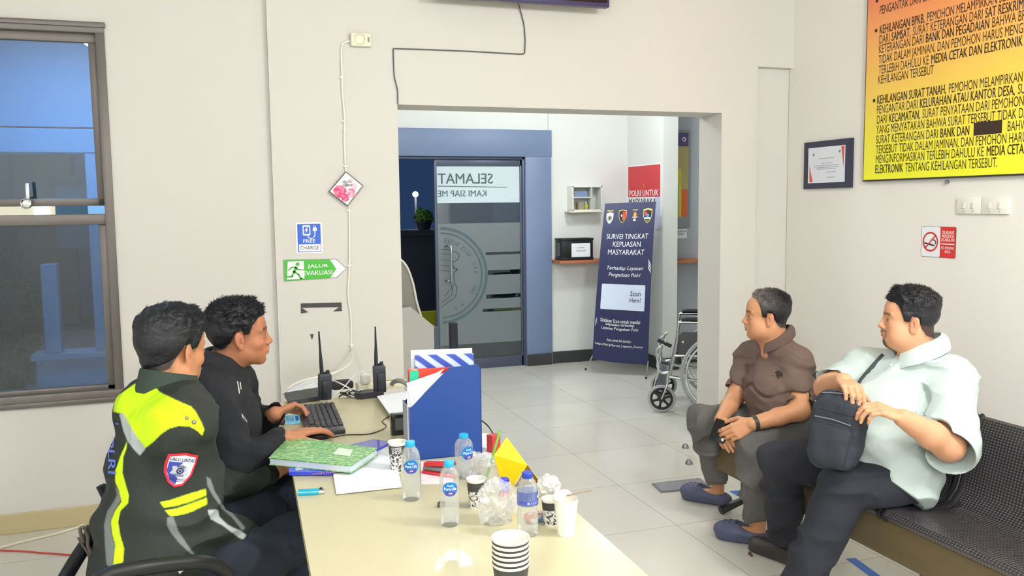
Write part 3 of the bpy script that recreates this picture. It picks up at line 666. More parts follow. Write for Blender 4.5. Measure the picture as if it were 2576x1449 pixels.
g = MB(); g.flat(poly(rrect(-w*.40, -h*.44, w*.42, -h*.21, .002)), F(2)); g.flat(poly(rrect(-w*.24, h*.08, w*.05, h*.41, .005)), F(2)); g.flat(poly([(w*.14, h*.22), (w*.30, h*.22), (w*.30, h*.30), (w*.26, h*.34), (w*.26, h*.40), (w*.24, h*.40), (w*.24, h*.34), (w*.20, h*.34), (w*.20, h*.40), (w*.18, h*.40), (w*.18, h*.34), (w*.14, h*.30)]), F(2))
g.flat(stroke([(w*.22, h*.22), (w*.22, h*.08), (w*.16, h*.0), (w*.06, -h*.03), (-w*.03, h*.02), (-w*.06, h*.08)], .005), F(2)); g.flat(shifted(fitted('FREE', w*.46, h*.11, bold=.006), 0, -h*.10), F(2))
part('white_symbol', g, m_whiteink, t, smooth=False)
g = MB(); g.flat(poly(rrect(-w*.20, h*.13, w*.01, h*.36, .002)), F(3)); part('screen_symbol', g, m_blue, t, smooth=False)
g = MB(); g.flat(poly([(-w*.08, h*.34), (-w*.17, h*.235), (-w*.11, h*.235), (-w*.14, h*.15), (-w*.03, h*.265), (-w*.09, h*.265), (-w*.04, h*.34)]), F(4)); part('bolt_symbol', g, m_whiteink, t, smooth=False)
g = MB(); g.flat(shifted(fitted('CHARGE', w*.72, h*.12, bold=.0), 0, -h*.325), F(3)); part('lettering', g, M('navy_ink', (36, 44, 84), 0.5), t, smooth=False)
# evacuation arrow
a, b = on_wall(712, 653), on_wall(873, 702); w, h = b[0]-a[0], a[2]-b[2]; c = (a+b)/2
t = thing('evacuation_sign', 'green evacuation route arrow sign pointing right on the wall', 'sign', tuple(c)); o = (c[0], YW, c[2])
arrow = [(-w/2, -h/2), (w*.34, -h*.42), (w/2, 0), (w*.34, h*.46), (-w/2, h/2)]
part('panel', MB().prism(arrow, (o, UX, UZ), 0.003), M('sign_grey_edge', (150, 152, 150), 0.4), t, smooth=False)
F = lambda lay: frame_fn(o, UX, UZ, 0.003+0.0006*lay)
part('white_field', MB().flat(poly([(x*.97-(.002 if x < 0 else 0.0), y*.93) for x, y in arrow]), F(1)), m_swhite, t, smooth=False)
part('green_field', MB().flat(poly([(-w*.49, -h*.47), (w*.23, -h*.42), (w*.33, 0), (w*.23, h*.44), (-w*.49, h*.47)]), F(2)), m_green, t, smooth=False)
part('doorway_symbol', MB().flat(poly([(-w*.45, -h*.42), (-w*.18, -h*.40), (-w*.18, h*.40), (-w*.43, h*.40)]), F(3)), m_swhite, t, smooth=False)
g = MB(); g.flat(disc(-w*.28, h*.27, h*.09, 14), F(4))
for st, ww in (([(-.30, .12), (-.34, -.08)], .042), ([(-.32, .13), (-.27, .02), (-.19, .0)], .018), ([(-.32, .15), (-.38, .12), (-.42, .0)], .018), ([(-.34, -.06), (-.27, -.2), (-.235, -.4), (-.21, -.38)], .026), ([(-.34, -.08), (-.37, -.28), (-.47, -.30)], .026)):
    g.flat(stroke([(x*w, y*h) for x, y in st], ww*w), F(4))
part('running_figure', g, m_green, t, smooth=False)
g = MB(); g.flat(shifted(fitted('JALUR', w*.33, h*.20, bold=.008), w*.04, h*.14), F(4)); g.flat(shifted(fitted('EVAKUASI', w*.46, h*.20, bold=.008), w*.035, -h*.15), F(4)); part('lettering', g, m_whiteink, t, smooth=False)
# remains of a peeled frame
g = MB()
for ps in (((757, 763), (859, 761), (859, 772), (757, 774)), ((757, 774), (762, 776), (775, 785), (757, 788)), ((838, 783), (852, 773), (859, 772), (860, 782))):
    pp = [on_wall(*p, off=0) for p in ps][::-1]; g.prism([(p[0], p[2]) for p in pp], ((0, YW, 0), UX, UZ), 0.004)
single('tape_remains', g, M('dark_tape', (70, 68, 70), 0.5), 'black tape strip with two corner scraps left on the wall above the radios', 'tape', smooth=False)
p = [on_wall(*q) for q in ((780, 841), (789, 840), (785, 855))]
single('torn_scrap', MB().prism([(q[0], q[2]) for q in p][::-1], ((0, YW, 0), UX, UZ), 0.003), M('brown_scrap', (70, 58, 56), 0.6), 'tiny dark torn scrap stuck on the wall above the left radio', 'scrap', smooth=False)
# --- certificate frame
cc = [rwall(*p) for p in ((2029, 358), (2149, 348), (2148, 471), (2030, 476))]
y0, y1, z0, z1 = cc[0][1], cc[1][1], (cc[2][2]+cc[3][2])/2, (cc[0][2]+cc[1][2])/2; c = (0, (y0+y1)/2, (z0+z1)/2); w, h = y0-y1, z1-z0
t = thing('certificate_frame', 'framed certificate in a dark frame on the right wall', 'picture frame', (3.405, c[1], c[2])); o = (3.405, c[1], c[2])
F = lambda lay: frame_fn(o, DY, DZ, 0.016+0.0008*lay)
part('frame', MB().prism([(-w/2, -h/2), (w/2, -h/2), (w/2, h/2), (-w/2, h/2)], (o, DY, DZ), 0.016), M('dark_navy_frame', (52, 54, 78), 0.35), t, smooth=False)
part('certificate', MB().flat(rect(-w*.40, -h*.38, w*.38, h*.37), F(1)), M('certificate_paper', (228, 232, 242), 0.3), t, smooth=False)
part('red_corner', MB().flat(poly([(-w*.37, h*.0), (-w*.36, -h*.36), (-w*.29, -h*.36)]), F(2)), M('orange_red', (214, 98, 72), 0.5), t, smooth=False); part('red_corner', MB().flat(poly([(w*.30, h*.35), (w*.36, h*.36), (w*.355, -h*.10)]), F(2)), MATS['orange_red'], t, smooth=False)
g = MB()
for y_, ww in ((.13, .34), (.03, .22), (-.02, .52), (-.06, .50), (-.09, .4), (-.16, .2), (-.27, .18)): g.flat(rect(-w*ww/2+(w*.1 if y_ < -.12 else 0), h*y_-.0012, w*ww/2+(w*.1 if y_ < -.12 else 0), h*y_+.0012), F(2))
g.flat(disc(-w*.28, h*.22, .008, 12), F(2)); g.flat(disc(w*.27, h*.25, .008, 12), F(2)); part('print', g, M('faint_ink', (130, 132, 140), 0.6), t, smooth=False)
# --- big yellow notice board
y0 = rwall(2178, 457)[1]; zb = 1.650; zt = 2.86; y1 = 1.9; w = y0-y1; h = zt-zb
bd = thing('notice_board', 'large orange and yellow printed notice board on the right wall', 'sign', (3.405, (y0+y1)/2, zb)); o = (3.405, y0, zb)
part('border', MB().prism([(0, 0), (w, 0), (w, h), (0, h)], (o, DY, DZ), 0.022), M('board_edge', (52, 46, 48), 0.4), bd, smooth=False)
mg = bpy.data.materials.new('orange_to_yellow_print'); mg.use_nodes = True; N = mg.node_tree.nodes; L = mg.node_tree.links
tc = N.new('ShaderNodeTexCoord'); sp = N.new('ShaderNodeSeparateXYZ'); L.new(tc.outputs['Object'], sp.inputs[0]); mr = N.new('ShaderNodeMapRange'); mr.inputs[1].default_value = 0.0; mr.inputs[2].default_value = 1.1
L.new(sp.outputs[2], mr.inputs[0]); nz = N.new('ShaderNodeTexNoise'); nz.inputs['Scale'].default_value = 3; L.new(tc.outputs['Object'], nz.inputs[0]); ma = N.new('ShaderNodeMath'); ma.operation = 'MULTIPLY_ADD'; ma.inputs[1].default_value = 0.10; L.new(nz.outputs[0], ma.inputs[0]); L.new(mr.outputs[0], ma.inputs[2])
cr = N.new('ShaderNodeValToRGB'); e = cr.color_ramp.elements; e[0].position = 0.06; e[0].color = lin((246, 246, 44))+(1,); e[1].position = 1.0; e[1].color = lin((240, 120, 90))+(1,)
for pz_, c_ in ((0.30, (246, 226, 74)), (0.55, (246, 198, 92)), (0.80, (244, 160, 96))): q = e.new(pz_); q.color = lin(c_)+(1,)
L.new(ma.outputs[0], cr.inputs[0]); L.new(cr.outputs[0], N['Principled BSDF'].inputs['Base Color']); N['Principled BSDF'].inputs['Roughness'].default_value = 0.35
part('printed_sheet', MB().flat(rect(0.006, 0.008, w-0.006, h-0.008), frame_fn(o, DY, DZ, 0.0225)), mg, bd, smooth=False)
bi = M('dark_brown_ink', (58, 40, 30), 0.5); gt = MB()
lines = [  # (pixel x,y at the line's left end, list of (text, bold), right end pixel x)
 ((2212, 37), 'PENGANTAR DARI|B BANK', 2345), ((2212, 86), '|B KEHILANGAN BPKB,|R PEMOHON MELAMPIRKAN SURAT KEHILANGAN', None), ((2211, 111), '|R DARI |B SAMSAT,|R SURAT KETERANGAN DARI |B SAT RESKRIM,|R SURAT', None),
 ((2210, 135), '|R KETERANGAN DARI |B BANK DAN PEGADAIAN|R BAHWA BPKB TERSEBUT', None), ((2210, 161), '|R TIDAK DALAM JAMINAN, DAN PEMOHON HARUS MENGINFORMASIKAN', None), ((2210, 187), '|R TERLEBIH DAHULU KE |B MEDIA CETAK DAN ELEKTRONIK|R TENTANG', None), ((2208, 212), '|R KEHILANGAN TERSEBUT', None),
 ((2206, 262), '|B KEHILANGAN SURAT TANAH,|R PEMOHON MELAMPIRKAN SURAT', None), ((2205, 287), '|R PENGANTAR DARI |B KELURAHAN ATAU KANTOR DESA,|R SURAT PERNYATAAN', None), ((2205, 312), '|R DARI |B KECAMATAN,|R SURAT PENYATAAN DARI PEMOHON DIATAS MATERAI', None),
 ((2204, 337), '|R YANG MENYATAKAN BAHWA SURAT TERSEBUT TIDAK DALAM MASALAH', None), ((2203, 362), '|R SURAT KETERANGAN DARI |B BANK DAN |#|R  BAHWA SURAT', None), ((2203, 387), '|R TERSEBUT TIDAK DALAM JAMINAN, DAN PEMOHON HARUS', None), ((2202, 411), '|R MENGINFORMASIKAN TERLEBIH DAHULU KE |B MEDIA CETAK DAN', None), ((2201, 436), '|B ELEKTRONIK|R TENTANG KEHILANGAN TERSEBUT.', None)]
CH = 0.0450  # capital height on the board
fbd = frame_fn(o, DY, DZ, 0.0232)
def width_of(s, sx, bold): 
    vs, _ = text(s, 1.0, bold=bold, sx=1.0, align='LEFT'); return (max(v[0] for v in vs) if vs else 0)
for (u, v), s, _e in lines:
    p = P(u, v, X=3.405-0.023); x = y0-p[1]; zl = p[2]-zb; gt = MB()
    if not s.startswith('|'): s = '|R '+s
    for seg in s.split('|')[1:]:
        if seg[0] == '#':
            gt.flat(rect(x+0.01, zl-0.006, x+0.165, zl+CH*1.2), fbd); x += 0.18; continue
        bold = 0.012 if seg[0] == 'B' else 0.0; body = seg[2:] if len(seg) > 2 else ''
        lead = len(body)-len(body.lstrip()); sc = CH/0.70; SXX = 0.535; x += lead*0.012
        vs, fs = text(body.strip(), 1.0, bold=bold, align='LEFT')
        if not vs: continue
        ys = sorted(y for _, y in vs); yb = min(vs, key=lambda q: q[1])[1] if ',' not in body else -0.35
        base = text('H', 1.0, align='LEFT'); yb = min(q[1] for q in base[0])
        gt.flat(([(x+a*sc*SXX, zl+(b-yb)*sc) for a, b in vs], fs), fbd)
        x += max(a for a, _ in vs)*sc*SXX+0.014
    kp = [all(y0-gt.v[i][1] < w-0.02 for i in f) for f in gt.f]; gt.f = [f for f, k in zip(gt.f, kp) if k]; gt.m = [0]*len(gt.f); part('lettering', gt, bi, bd, smooth=False)
for u, v in ((2204, 77), (2199, 253), (2206, 2)):
    p = P(u, v, X=3.405-0.023); part('bullet_mark', MB().flat(disc(y0-p[1], p[2]-zb, 0.010, 12), fbd), bi, bd, smooth=False)
nut = rwall(2386, 456); part('mounting_bolt', MB().lathe([(0.008, 0), (0.009, 0.014), (0.005, 0.02)], (nut[0], nut[1], nut[2]-0.004), axis=(-1, 0, 0)), m_steel, bd)
# --- light switches (two twin plates)
for (u0, v0, u1, v1, lab) in ((2411, 496, 2471, 538, 'twin light switch plate on the right wall, the one nearer the doorway'), (2473, 496, 2541, 539, 'twin light switch plate on the right wall, the one farther from the doorway')):
    a, b = rwall(u0, v0), rwall(u1, v1); c = (a+b)/2; w, h = a[1]-b[1]-.002, a[2]-b[2]
    t = thing('light_switch', lab, 'switch', tuple(c), group='switch plates on the right wall')
    part('plate', MB().box((3.405-.006, c[1], c[2]), (0.012, w, h), 0.003), m_white, t)
    for k in (-1, 1):
        rk = part('rocker', MB().box((3.405-.0135, c[1]-k*w*.19, c[2]), (0.006, 0.017, 0.030), 0.002, rot=Matrix.Rotation(0.12, 3, 'Y')), M('rocker_white', (222, 218, 204), 0.35), t)
        part('red_mark', MB().box((3.405-.0125, c[1]-k*w*.19, c[2]-.028), (0.001, 0.008, 0.003)), M('dull_red_mark', (150, 110, 100), 0.5), t)
# --- no smoking sign
cs = [rwall(*p) for p in ((2321, 568), (2407, 572), (2403, 652), (2316, 643))]; c = sum(cs)/4; w = (cs[0][1]-cs[1][1]+cs[3][1]-cs[2][1])/2; h = (cs[0][2]-cs[3][2]+cs[1][2]-cs[2][2])/2
t = thing('no_smoking_sign', 'red and white no smoking sticker below the light switches', 'sign', (3.405, c[1], c[2])); o = (3.405, c[1], c[2]); F = lambda lay: frame_fn(o, DY, DZ, 0.002+0.0006*lay)
rd = M('sign_red', (216, 52, 50), 0.4)
part('panel', MB().prism(rrect(-w/2, -h/2, w/2, h/2, .009), (o, DY, DZ), 0.002), M('sign_edge_dark', (96, 88, 88), 0.4), t, smooth=False)
part('white_field', MB().flat(poly(rrect(-w*.49, -h*.49, w*.06, h*.49, .008)), F(1)), m_swhite, t, smooth=False)
part('red_field', MB().flat(poly(rrect(w*.06, -h*.495, w*.495, h*.495, .008)), F(1)), rd, t, smooth=False)
part('prohibition_ring', MB().flat(ringp(-w*.22, 0, h*.27, h*.325), F(4)).flat(stroke([(-w*.22-h*.2, -h*.2), (-w*.22+h*.2, h*.2)], h*.045), F(4)), rd, t, smooth=False)
g = MB(); g.flat(poly([(-w*.40, -h*.02), (-w*.40, -h*.07), (-w*.10, -h*.15), (-w*.10, -h*.10)]), F(3)); g.flat(stroke([(-w*.08, -h*.08), (-w*.06, h*.0), (-w*.10, h*.06), (-w*.15, h*.06)], .005), F(3)); part('cigarette_symbol', g, m_ink, t, smooth=False)
g = MB()
for s_, y_, h_, w_ in (('DILARANG', .32, .10, .34), ('MEROKOK', .20, .10, .34), ('DI AREA INI', .08, .10, .36), ('NO SMOKING', -.18, .09, .36), ('AREA', -.30, .09, .17)): part('lettering', MB().flat(shifted(fitted(s_, w*w_, h*h_, bold=.004), w*.28, h*y_), F(2)), m_whiteink, t, smooth=False)
part('dividing_line', MB().flat(rect(w*.09, -h*.07, w*.47, -h*.04), F(2)), m_whiteink, t, smooth=False)

# ================================================================== back room things
# wall shelf with suggestion box, first-aid cabinet
a, b = P(1388, 652, Y=YB-0.2), P(1520, 650, Y=YB-0.2)
t = thing('wall_shelf', 'narrow orange brown wooden shelf on the wall under the small cabinet', 'shelf', ((3.05+3.80)/2, YB, 1.01))
part('board', MB().b2((3.05, YB-0.22, 0.985), (3.80, YB, 1.012), 0.002), M('orange_wood', (186, 112, 72), 0.5, var=0.15, vs=5, stretch=(1, 12, 12)), t)
single('wall_shelf', MB().b2((4.02, 7.08, 0.985), (5.0, 7.28, 1.012), 0.002), MATS['orange_wood'], 'wooden shelf seen in the gap between pillar and doorway', 'shelf', smooth=False)
x0, x1 = P(1410, 640, Y=YB-0.16)[0], P(1492, 640, Y=YB-0.19)[0]; z0, z1 = 1.0125, 1.0125+0.205
t = thing('suggestion_box', 'black suggestion box with a white label on the orange shelf', 'box', ((x0+x1)/2, YB-0.11, z0))
part('box_body', MB().b2((x0, YB-0.19, z0), (x1, YB-0.03, z1), 0.004).b2((x0-.004, YB-0.194, z0), (x1+.004, YB-0.026, z0+.025), 0.003).b2((x0-.004, YB-0.194, z1-.02), (x1+.004, YB-0.026, z1+.003), 0.003), m_black, t)
part('side_window', MB().b2((x0-.0025, YB-0.15, z0+.04), (x0, YB-0.06, z1-.04)), M('smoky_panel', (96, 98, 100), 0.2), t)
part('label_sheet', MB().b2((x0+.10, YB-0.1925, z0+.03), (x1-.03, YB-0.1905, z1-.045)), m_paper, t, smooth=False)
g = MB(); F = frame_fn(((x0+x1)/2+.035, YB-0.1932, z0+.10), UX, UZ); g.flat(shifted(fitted('LAYANAN', .07, .014), 0, .018), F).flat(shifted(fitted('PENGADUAN', .095, .014), 0, -.012), F); part('lettering', g, m_ink, t, smooth=False)
a, b = P(1440, 468, Y=YB-0.13), P(1515, 530, Y=YB-0.13)
t = thing('wall_cabinet', 'small white glass fronted first aid cabinet on the back room wall', 'cabinet', ((a[0]+b[0])/2, YB, b[2])); x0, z1, x1, z0 = a[0], a[2], b[0], b[2]
g = MB()
for lo, hi in (((x0, YB-.13, z0), (x0+.014, YB, z1)), ((x1-.014, YB-.13, z0), (x1, YB, z1)), ((x0, YB-.13, z0), (x1, YB, z0+.014)), ((x0, YB-.13, z1-.014), (x1, YB, z1)), ((x0, YB-.006, z0), (x1, YB, z1))): g.b2(lo, hi, .002)
part('cabinet_case', g, m_white, t); zm = (z0+z1)/2+.01; xm = x0+.66*(x1-x0)
part('shelf_board', MB().b2((x0+.014, YB-.125, zm-.006), (xm, YB-.006, zm+.006), .001).b2((xm-.006, YB-.125, z0+.014), (xm+.006, YB-.006, z1-.014), .001), m_white, t)
part('glass_door', MB().b2((x0+.01, YB-.134, z0+.01), (x1-.01, YB-.131, z1-.01)), thin_glass('clear_glass', (250, 252, 253), gloss=.01, fres=.4), t)
part('base_ledge', MB().b2((x0-.03, YB-.15, z0-.014), (x1+.0, YB, z0), .002), m_cream, t)
for i, (dx, r, hh, c_, lb) in enumerate(((.035, .013, .07, (214, 210, 60), 'small yellow bottle at the left in the first aid cabinet'), (.165, .02, .085, (205, 200, 90), 'larger yellow bottle beside the divider in the cabinet'))):
    xx = x0+dx; tt = thing('medicine_bottle', lb, 'bottle', (xx, YB-.07, z0+.0145)); part('bottle_body', MB().lathe([(r*.9, z0+.0145), (r, z0+.02), (r, z0+hh*.7), (r*.5, z0+hh*.85)], (xx, YB-.07, 0), 16), M('yellow_bottle%d' % i, c_, .4), tt); part('cap', MB().lathe([(r*.5, z0+hh*.85), (r*.5, z0+hh*1.05)], (xx, YB-.07, 0), 16), m_white, tt)
single('medicine_carton', MB().b2((x0+.075, YB-.10, z0+.0145), (x0+.135, YB-.04, z0+.085), .002), M('beige_carton', (188, 172, 150), .6), 'beige carton between the yellow bottles in the cabinet', 'carton', smooth=False)
single('gauze_pack', MB().b2((x0+.03, YB-.10, zm+.0065), (x0+.17, YB-.04, zm+.06), .004), M('blue_pack', (140, 160, 196), .5), 'blue grey pack on the upper shelf of the cabinet', 'pack', smooth=False)
# red poster on the side wall
cs = [P(*p, X=3.86) for p in ((1579, 417), (1664, 411), (1662, 470), (1580, 508))]; y0, y1 = cs[0][1], cs[1][1]; z1 = 1.908; z0 = 1.42
t = thing('red_poster', 'red and white poster on the side wall above the standing banner', 'poster', (3.86, (y0+y1)/2, z0)); w, h = y0-y1, z1-z0; o = (3.86, (y0+y1)/2, (z0+z1)/2); F = lambda lay: frame_fn(o, DY, DZ, .002+.0006*lay)
part('sheet', MB().prism([(-w/2, -h/2), (w/2, -h/2), (w/2, h/2), (-w/2, h/2)], (o, DY, DZ), .002), m_paper, t, smooth=False)
part('red_field', MB().flat(rect(-w*.475, -h*.13, w*.475, h*.475), F(1)), M('poster_red', (216, 58, 66), .45, var=.12, vs=4), t, smooth=False)
part('white_lettering', MB().flat(shifted(fitted('POLRI UNTUK', w*.86, h*.115, bold=.008), 0, -h*.05), F(2)), m_whiteink, t, smooth=False)
part('black_lettering', MB().flat(shifted(fitted('MASYARAKAT', w*.90, h*.13, bold=.006), 0, -h*.22), F(2)), m_ink, t, smooth=False)
part('emblem', MB().flat(poly([(.018*math.sin(k*PI/5)*(1 if k % 2 == 0 else .45)*1.3, .05+.018*math.cos(k*PI/5)*(1 if k % 2 == 0 else .45)*1.6) for k in range(10)][::-1]), F(2)), M('dull_gold', (190, 140, 70), .5), t, smooth=False)
single('hanging_paper', MB().b2((3.853, 7.06, 1.30), (3.857, 7.16, 1.60), .0005), M('pale_blue_paper', (200, 206, 232), .7), 'pale blue sheet hanging beside the banner on the side wall', 'paper', smooth=False)
# framed poster in the recess
a, b = P(1700, 325, Y=7.26), P(1737, 572, Y=7.26); t = thing('framed_poster', 'tall framed poster in the gap right of the pillar', 'poster', (4.14, 7.27, b[2])); x1 = 4.275; x0 = 3.98-.25; z1, z0 = 2.22, 1.31
x0 = 4.02
part('frame', MB().b2((x0, 7.255, z0), (x1, 7.28, z1), .004), m_steel, t)
part('purple_heading', MB().b2((x0, 7.252, z1-.13-.02), (x1-.022, 7.2551, z1-.022)), M('purple_heading', (92, 76, 130), .4), t, smooth=False)
g = MB(); mi = [M('khaki_print', (186, 170, 110), .5), M('lilac_print', (172, 172, 196), .5), M('green_print', (140, 176, 90), .5), M('orange_print', (226, 110, 60), .5), M('yellow_print', (214, 206, 80), .5)]
g.b2((x0, 7.252, z1-.36), (x1-.022, 7.255, z1-.15), mi=0); g.b2((x0, 7.252, z0+.03), (x0+.12, 7.255, z1-.36), mi=1); g.b2((x0+.12, 7.252, z0+.1), (x0+.16, 7.255, z1-.36), mi=4); g.b2((x0+.16, 7.252, z0+.1), (x1-.03, 7.255, z1-.55), mi=3); g.b2((x0+.16, 7.252, z1-.55), (x1-.022, 7.255, z1-.36), mi=0); g.b2((x0+.06, 7.2515, z0+.1), (x0+.13, 7.2525, z0+.42), mi=2)
part('coloured_print', g, mi, t, smooth=False)
F = frame_fn(((x0+x1)/2, 7.2515, z1-.085), UX, UZ); part('lettering', MB().flat(shifted(fitted('E', .035, .03, shear=.3), -.03, 0), F).flat(ringp(.06, .0, .012, .02), F), m_whiteink, t, smooth=False)
t = thing('small_notice', 'small white notice under the framed poster in the gap', 'sign', (4.13, 7.27, 1.2)); part('sheet', MB().b2((4.02, 7.272, 1.205), (4.255, 7.28, 1.295)), m_paper, t, smooth=False)
F = frame_fn((4.19, 7.2712, 1.25), UX, UZ); part('lettering', MB().flat(shifted(fitted('AGIAN', .11, .018, bold=.006), 0, .022), F).flat(shifted(fitted('ANMAS', .09, .018, bold=.006), -.01, -.004), F), m_ink, t, smooth=False)
# standing banner
BL, BR = P(1490, 903, Z=.14), P(1630, 917, Z=.11)
BR = P(1630, 917, Y=BL[1]-.30); BL = P(1490, 903, Y=BL[1]); TL = P(1522, 512, Y=BL[1]+.10); TR = P(1650, 507, Y=BR[1]+.10)
ud = (BR-BL); ud[2] = 0; ud /= np.linalg.norm(ud); nb = np.cross(ud, [0, 0, 1.]); 
t = thing('standing_banner', 'dark blue survey banner on a thin X stand in the back room', 'banner', ((BL[0]+BR[0])/2, (BL[1]+BR[1])/2, 0))
def ban(s, q, off=0.0):   # s across 0..1, q up 0..1
    a = BL*(1-q)+TL*q; b = BR*(1-q)+TR*q; p = a*(1-s)+b*s
    bow = -.075*math.sin(PI*min(1, q*1.15))*(1-0.2*s); return p+ud*0.0-nb*bow*0.0+nb*(0.055*math.sin(PI*q)**1.0+off)+np.array([-(.05)*math.sin(PI*q)*(1-q), 0, 0])*0.0+np.array([0, 0, -.012*math.sin(PI*s)*(1-q)])
m_ban = M('navy_banner_cloth', (44, 50, 92), 0.35, var=.18, vs=3)
part('banner_sheet', MB().grid(lambda i, j: ban(i, j), 14, 40, thick=.0015), m_ban, t)
BWd, BH = np.linalg.norm(BR-BL), TL[2]-BL[2]
def bfn(off): return lambda x, y: ban(x, y, off)
def btext(g, s, xc, yc, w_, h_, off=.0025, **k): vs, fs = fitted(s, w_, h_, **k); g.add([ban(xc+a, yc+b, off) for a, b in vs], fs)
g = MB()
for s_, y_, w_, h_, k in (('SURVEI TINGKAT', .79, .80, .032, {}), ('KEPUASAN', .742, .53, .032, {}), ('MASYARAKAT', .692, .69, .032, {}), ('Terhadap Layanan', .590, .68, .030, dict(shear=.25)), ('Pengaduan Polri', .548, .60, .030, dict(shear=.25)),
    ('Silahkan Scan untuk menilai', .262, .73, .023, dict(bold=.004)), ('kepuasan terhadap', .237, .52, .023, dict(bold=.004)), ('Layanan Pengaduan Polri', .211, .67, .023, dict(bold=.004)), ('Atau akses link berikut :', .140, .46, .017, dict(shear=.25)), ('https://bit.ly/Survei_Layanan_Dumas', .106, .86, .019, dict(bold=.003))): g = MB(); btext(g, s_, .5 if y_ > .3 else .47, y_, w_, h_, **k); part('lettering', g, m_whiteink, t, smooth=False)
g = MB()
for k in range(3):
    g.add([ban(.93+dx, .615-.02*k+dy, .0025) for dx, dy in ((0, .022), (.055, -.012), (.055, -.002), (.0, .034))], [(0, 1, 2, 3)]); g.add([ban(.015+dx, .255-.014*k+dy, .0025) for dx, dy in ((0, -.01), (.03, .014), (.03, .02), (0, -.004))], [(0, 1, 2, 3)])
part('chevron_marks', g, m_whiteink, t, smooth=False)
g = MB(); 
for i in range(1): g.flat(poly(rrect(.09, .33, .90, .49, .012)), bfn(.0022))
part('white_panel', g, M('pale_blue_panel', (214, 226, 248), .5), t, smooth=False)
g = MB(); btext(g, 'Scan', .725, .438, .19, .030, .0035); btext(g, 'Here!', .725, .398, .20, .028, .0035); part('panel_lettering', g, M('dark_blue_ink', (48, 56, 92), .5), t, smooth=False)
def shield(cx_, cy_, w_, h_): return [(cx_-w_/2, cy_+h_*.42), (cx_, cy_+h_/2), (cx_+w_/2, cy_+h_*.42), (cx_+w_*.47, cy_-h_*.05), (cx_+w_*.25, cy_-h_*.35), (cx_, cy_-h_/2), (cx_-w_*.25, cy_-h_*.35), (cx_-w_*.47, cy_-h_*.05)][::-1]
cw = [M('crest_white', (226, 228, 240), .5), M('crest_green', (120, 150, 40), .5), M('crest_black', (22, 22, 28), .5), M('crest_red', (220, 60, 44), .5), M('crest_orange', (206, 120, 40), .5), M('crest_blue', (70, 150, 220), .5), M('crest_yellow', (210, 196, 110), .5)]
for (cx_, kind) in ((.125, 0), (.375, 1), (.615, 2), (.86, 3)):
    g = MB(); L_ = lambda n: bfn(.0022+.0006*n)
    if kind == 0: g.flat(poly(shield(cx_, .905, .14, .075)), L_(0), 0); g.flat(ringp(cx_, .905, .028, .042, n=20), lambda x, y: ban(x, .905+(y-.905)*.36, .0034), 1); g.flat(rect(cx_-.06, .948, cx_+.06, .955), L_(1), 6); g.flat(disc(cx_, .905, .02, 10, .008), L_(2), 2)
    if kind == 1: g.flat(poly(shield(cx_, .915, .16, .085)), L_(0), 6); g.flat(poly(shield(cx_, .915, .14, .075)), L_(1), 2); g.flat(rect(cx_+.0, .895, cx_+.065, .945), L_(2), 3); g.flat(disc(cx_-.02, .92, .015, 10, .008), L_(3), 0); g.flat(disc(cx_+.02, .90, .02, 10, .01), L_(3), 4)
    if kind == 2: g.flat(disc(cx_, .92, .035, 14, .022), L_(0), 4); g.flat(rect(cx_-.05, .95, cx_+.05, .956), L_(1), 6); g.flat(disc(cx_, .925, .015, 10, .01), L_(2), 6); g.flat(rect(cx_-.05, .905, cx_+.05, .911), L_(2), 0); g.flat(rect(cx_-.03, .885, cx_+.02, .898), L_(1), 0)
    if kind == 3: g.flat(poly(shield(cx_, .915, .175, .095)), L_(0), 6); g.flat(poly(shield(cx_, .912, .145, .078)), L_(1), 2); g.flat(rect(cx_-.06, .915, cx_-.01, .940), L_(2), 3); g.flat(disc(cx_, .915, .028, 14, .013), L_(3), 5); g.flat(rect(cx_-.055, .895, cx_+.055, .906), L_(2), 0); g.flat(rect(cx_-.03, .88, cx_+.03, .887), L_(2), 1)
    part('crest', g, cw, t, smooth=False)
hub = (ban(.5, .5)+nb*-.12)
for q, col_ in ((ban(0, 1), 0), (ban(1, 1), 0), (ban(0.0, .02), 0), (ban(1, .02), 0)):
    part('support_rod', MB().tube([hub, q-nb*.004], .0045, 8), m_steel, t)
FL, FR = P(1473, 929, Z=.008), P(1625, 952, Z=.008)
for q, f_ in ((ban(0.0, .02), FL), (ban(1, .02), FR)):
    lg = part('foot', MB().tube([q, f_], .006, 8), m_chrome, t); part('foot_cap', MB().tube([f_*.93+q*.07, f_], .009, 8), m_black, lg)
part('foot', MB().tube([hub, (hub[0]+.25, hub[1]+.25, .008)], .006, 8), m_chrome, t)
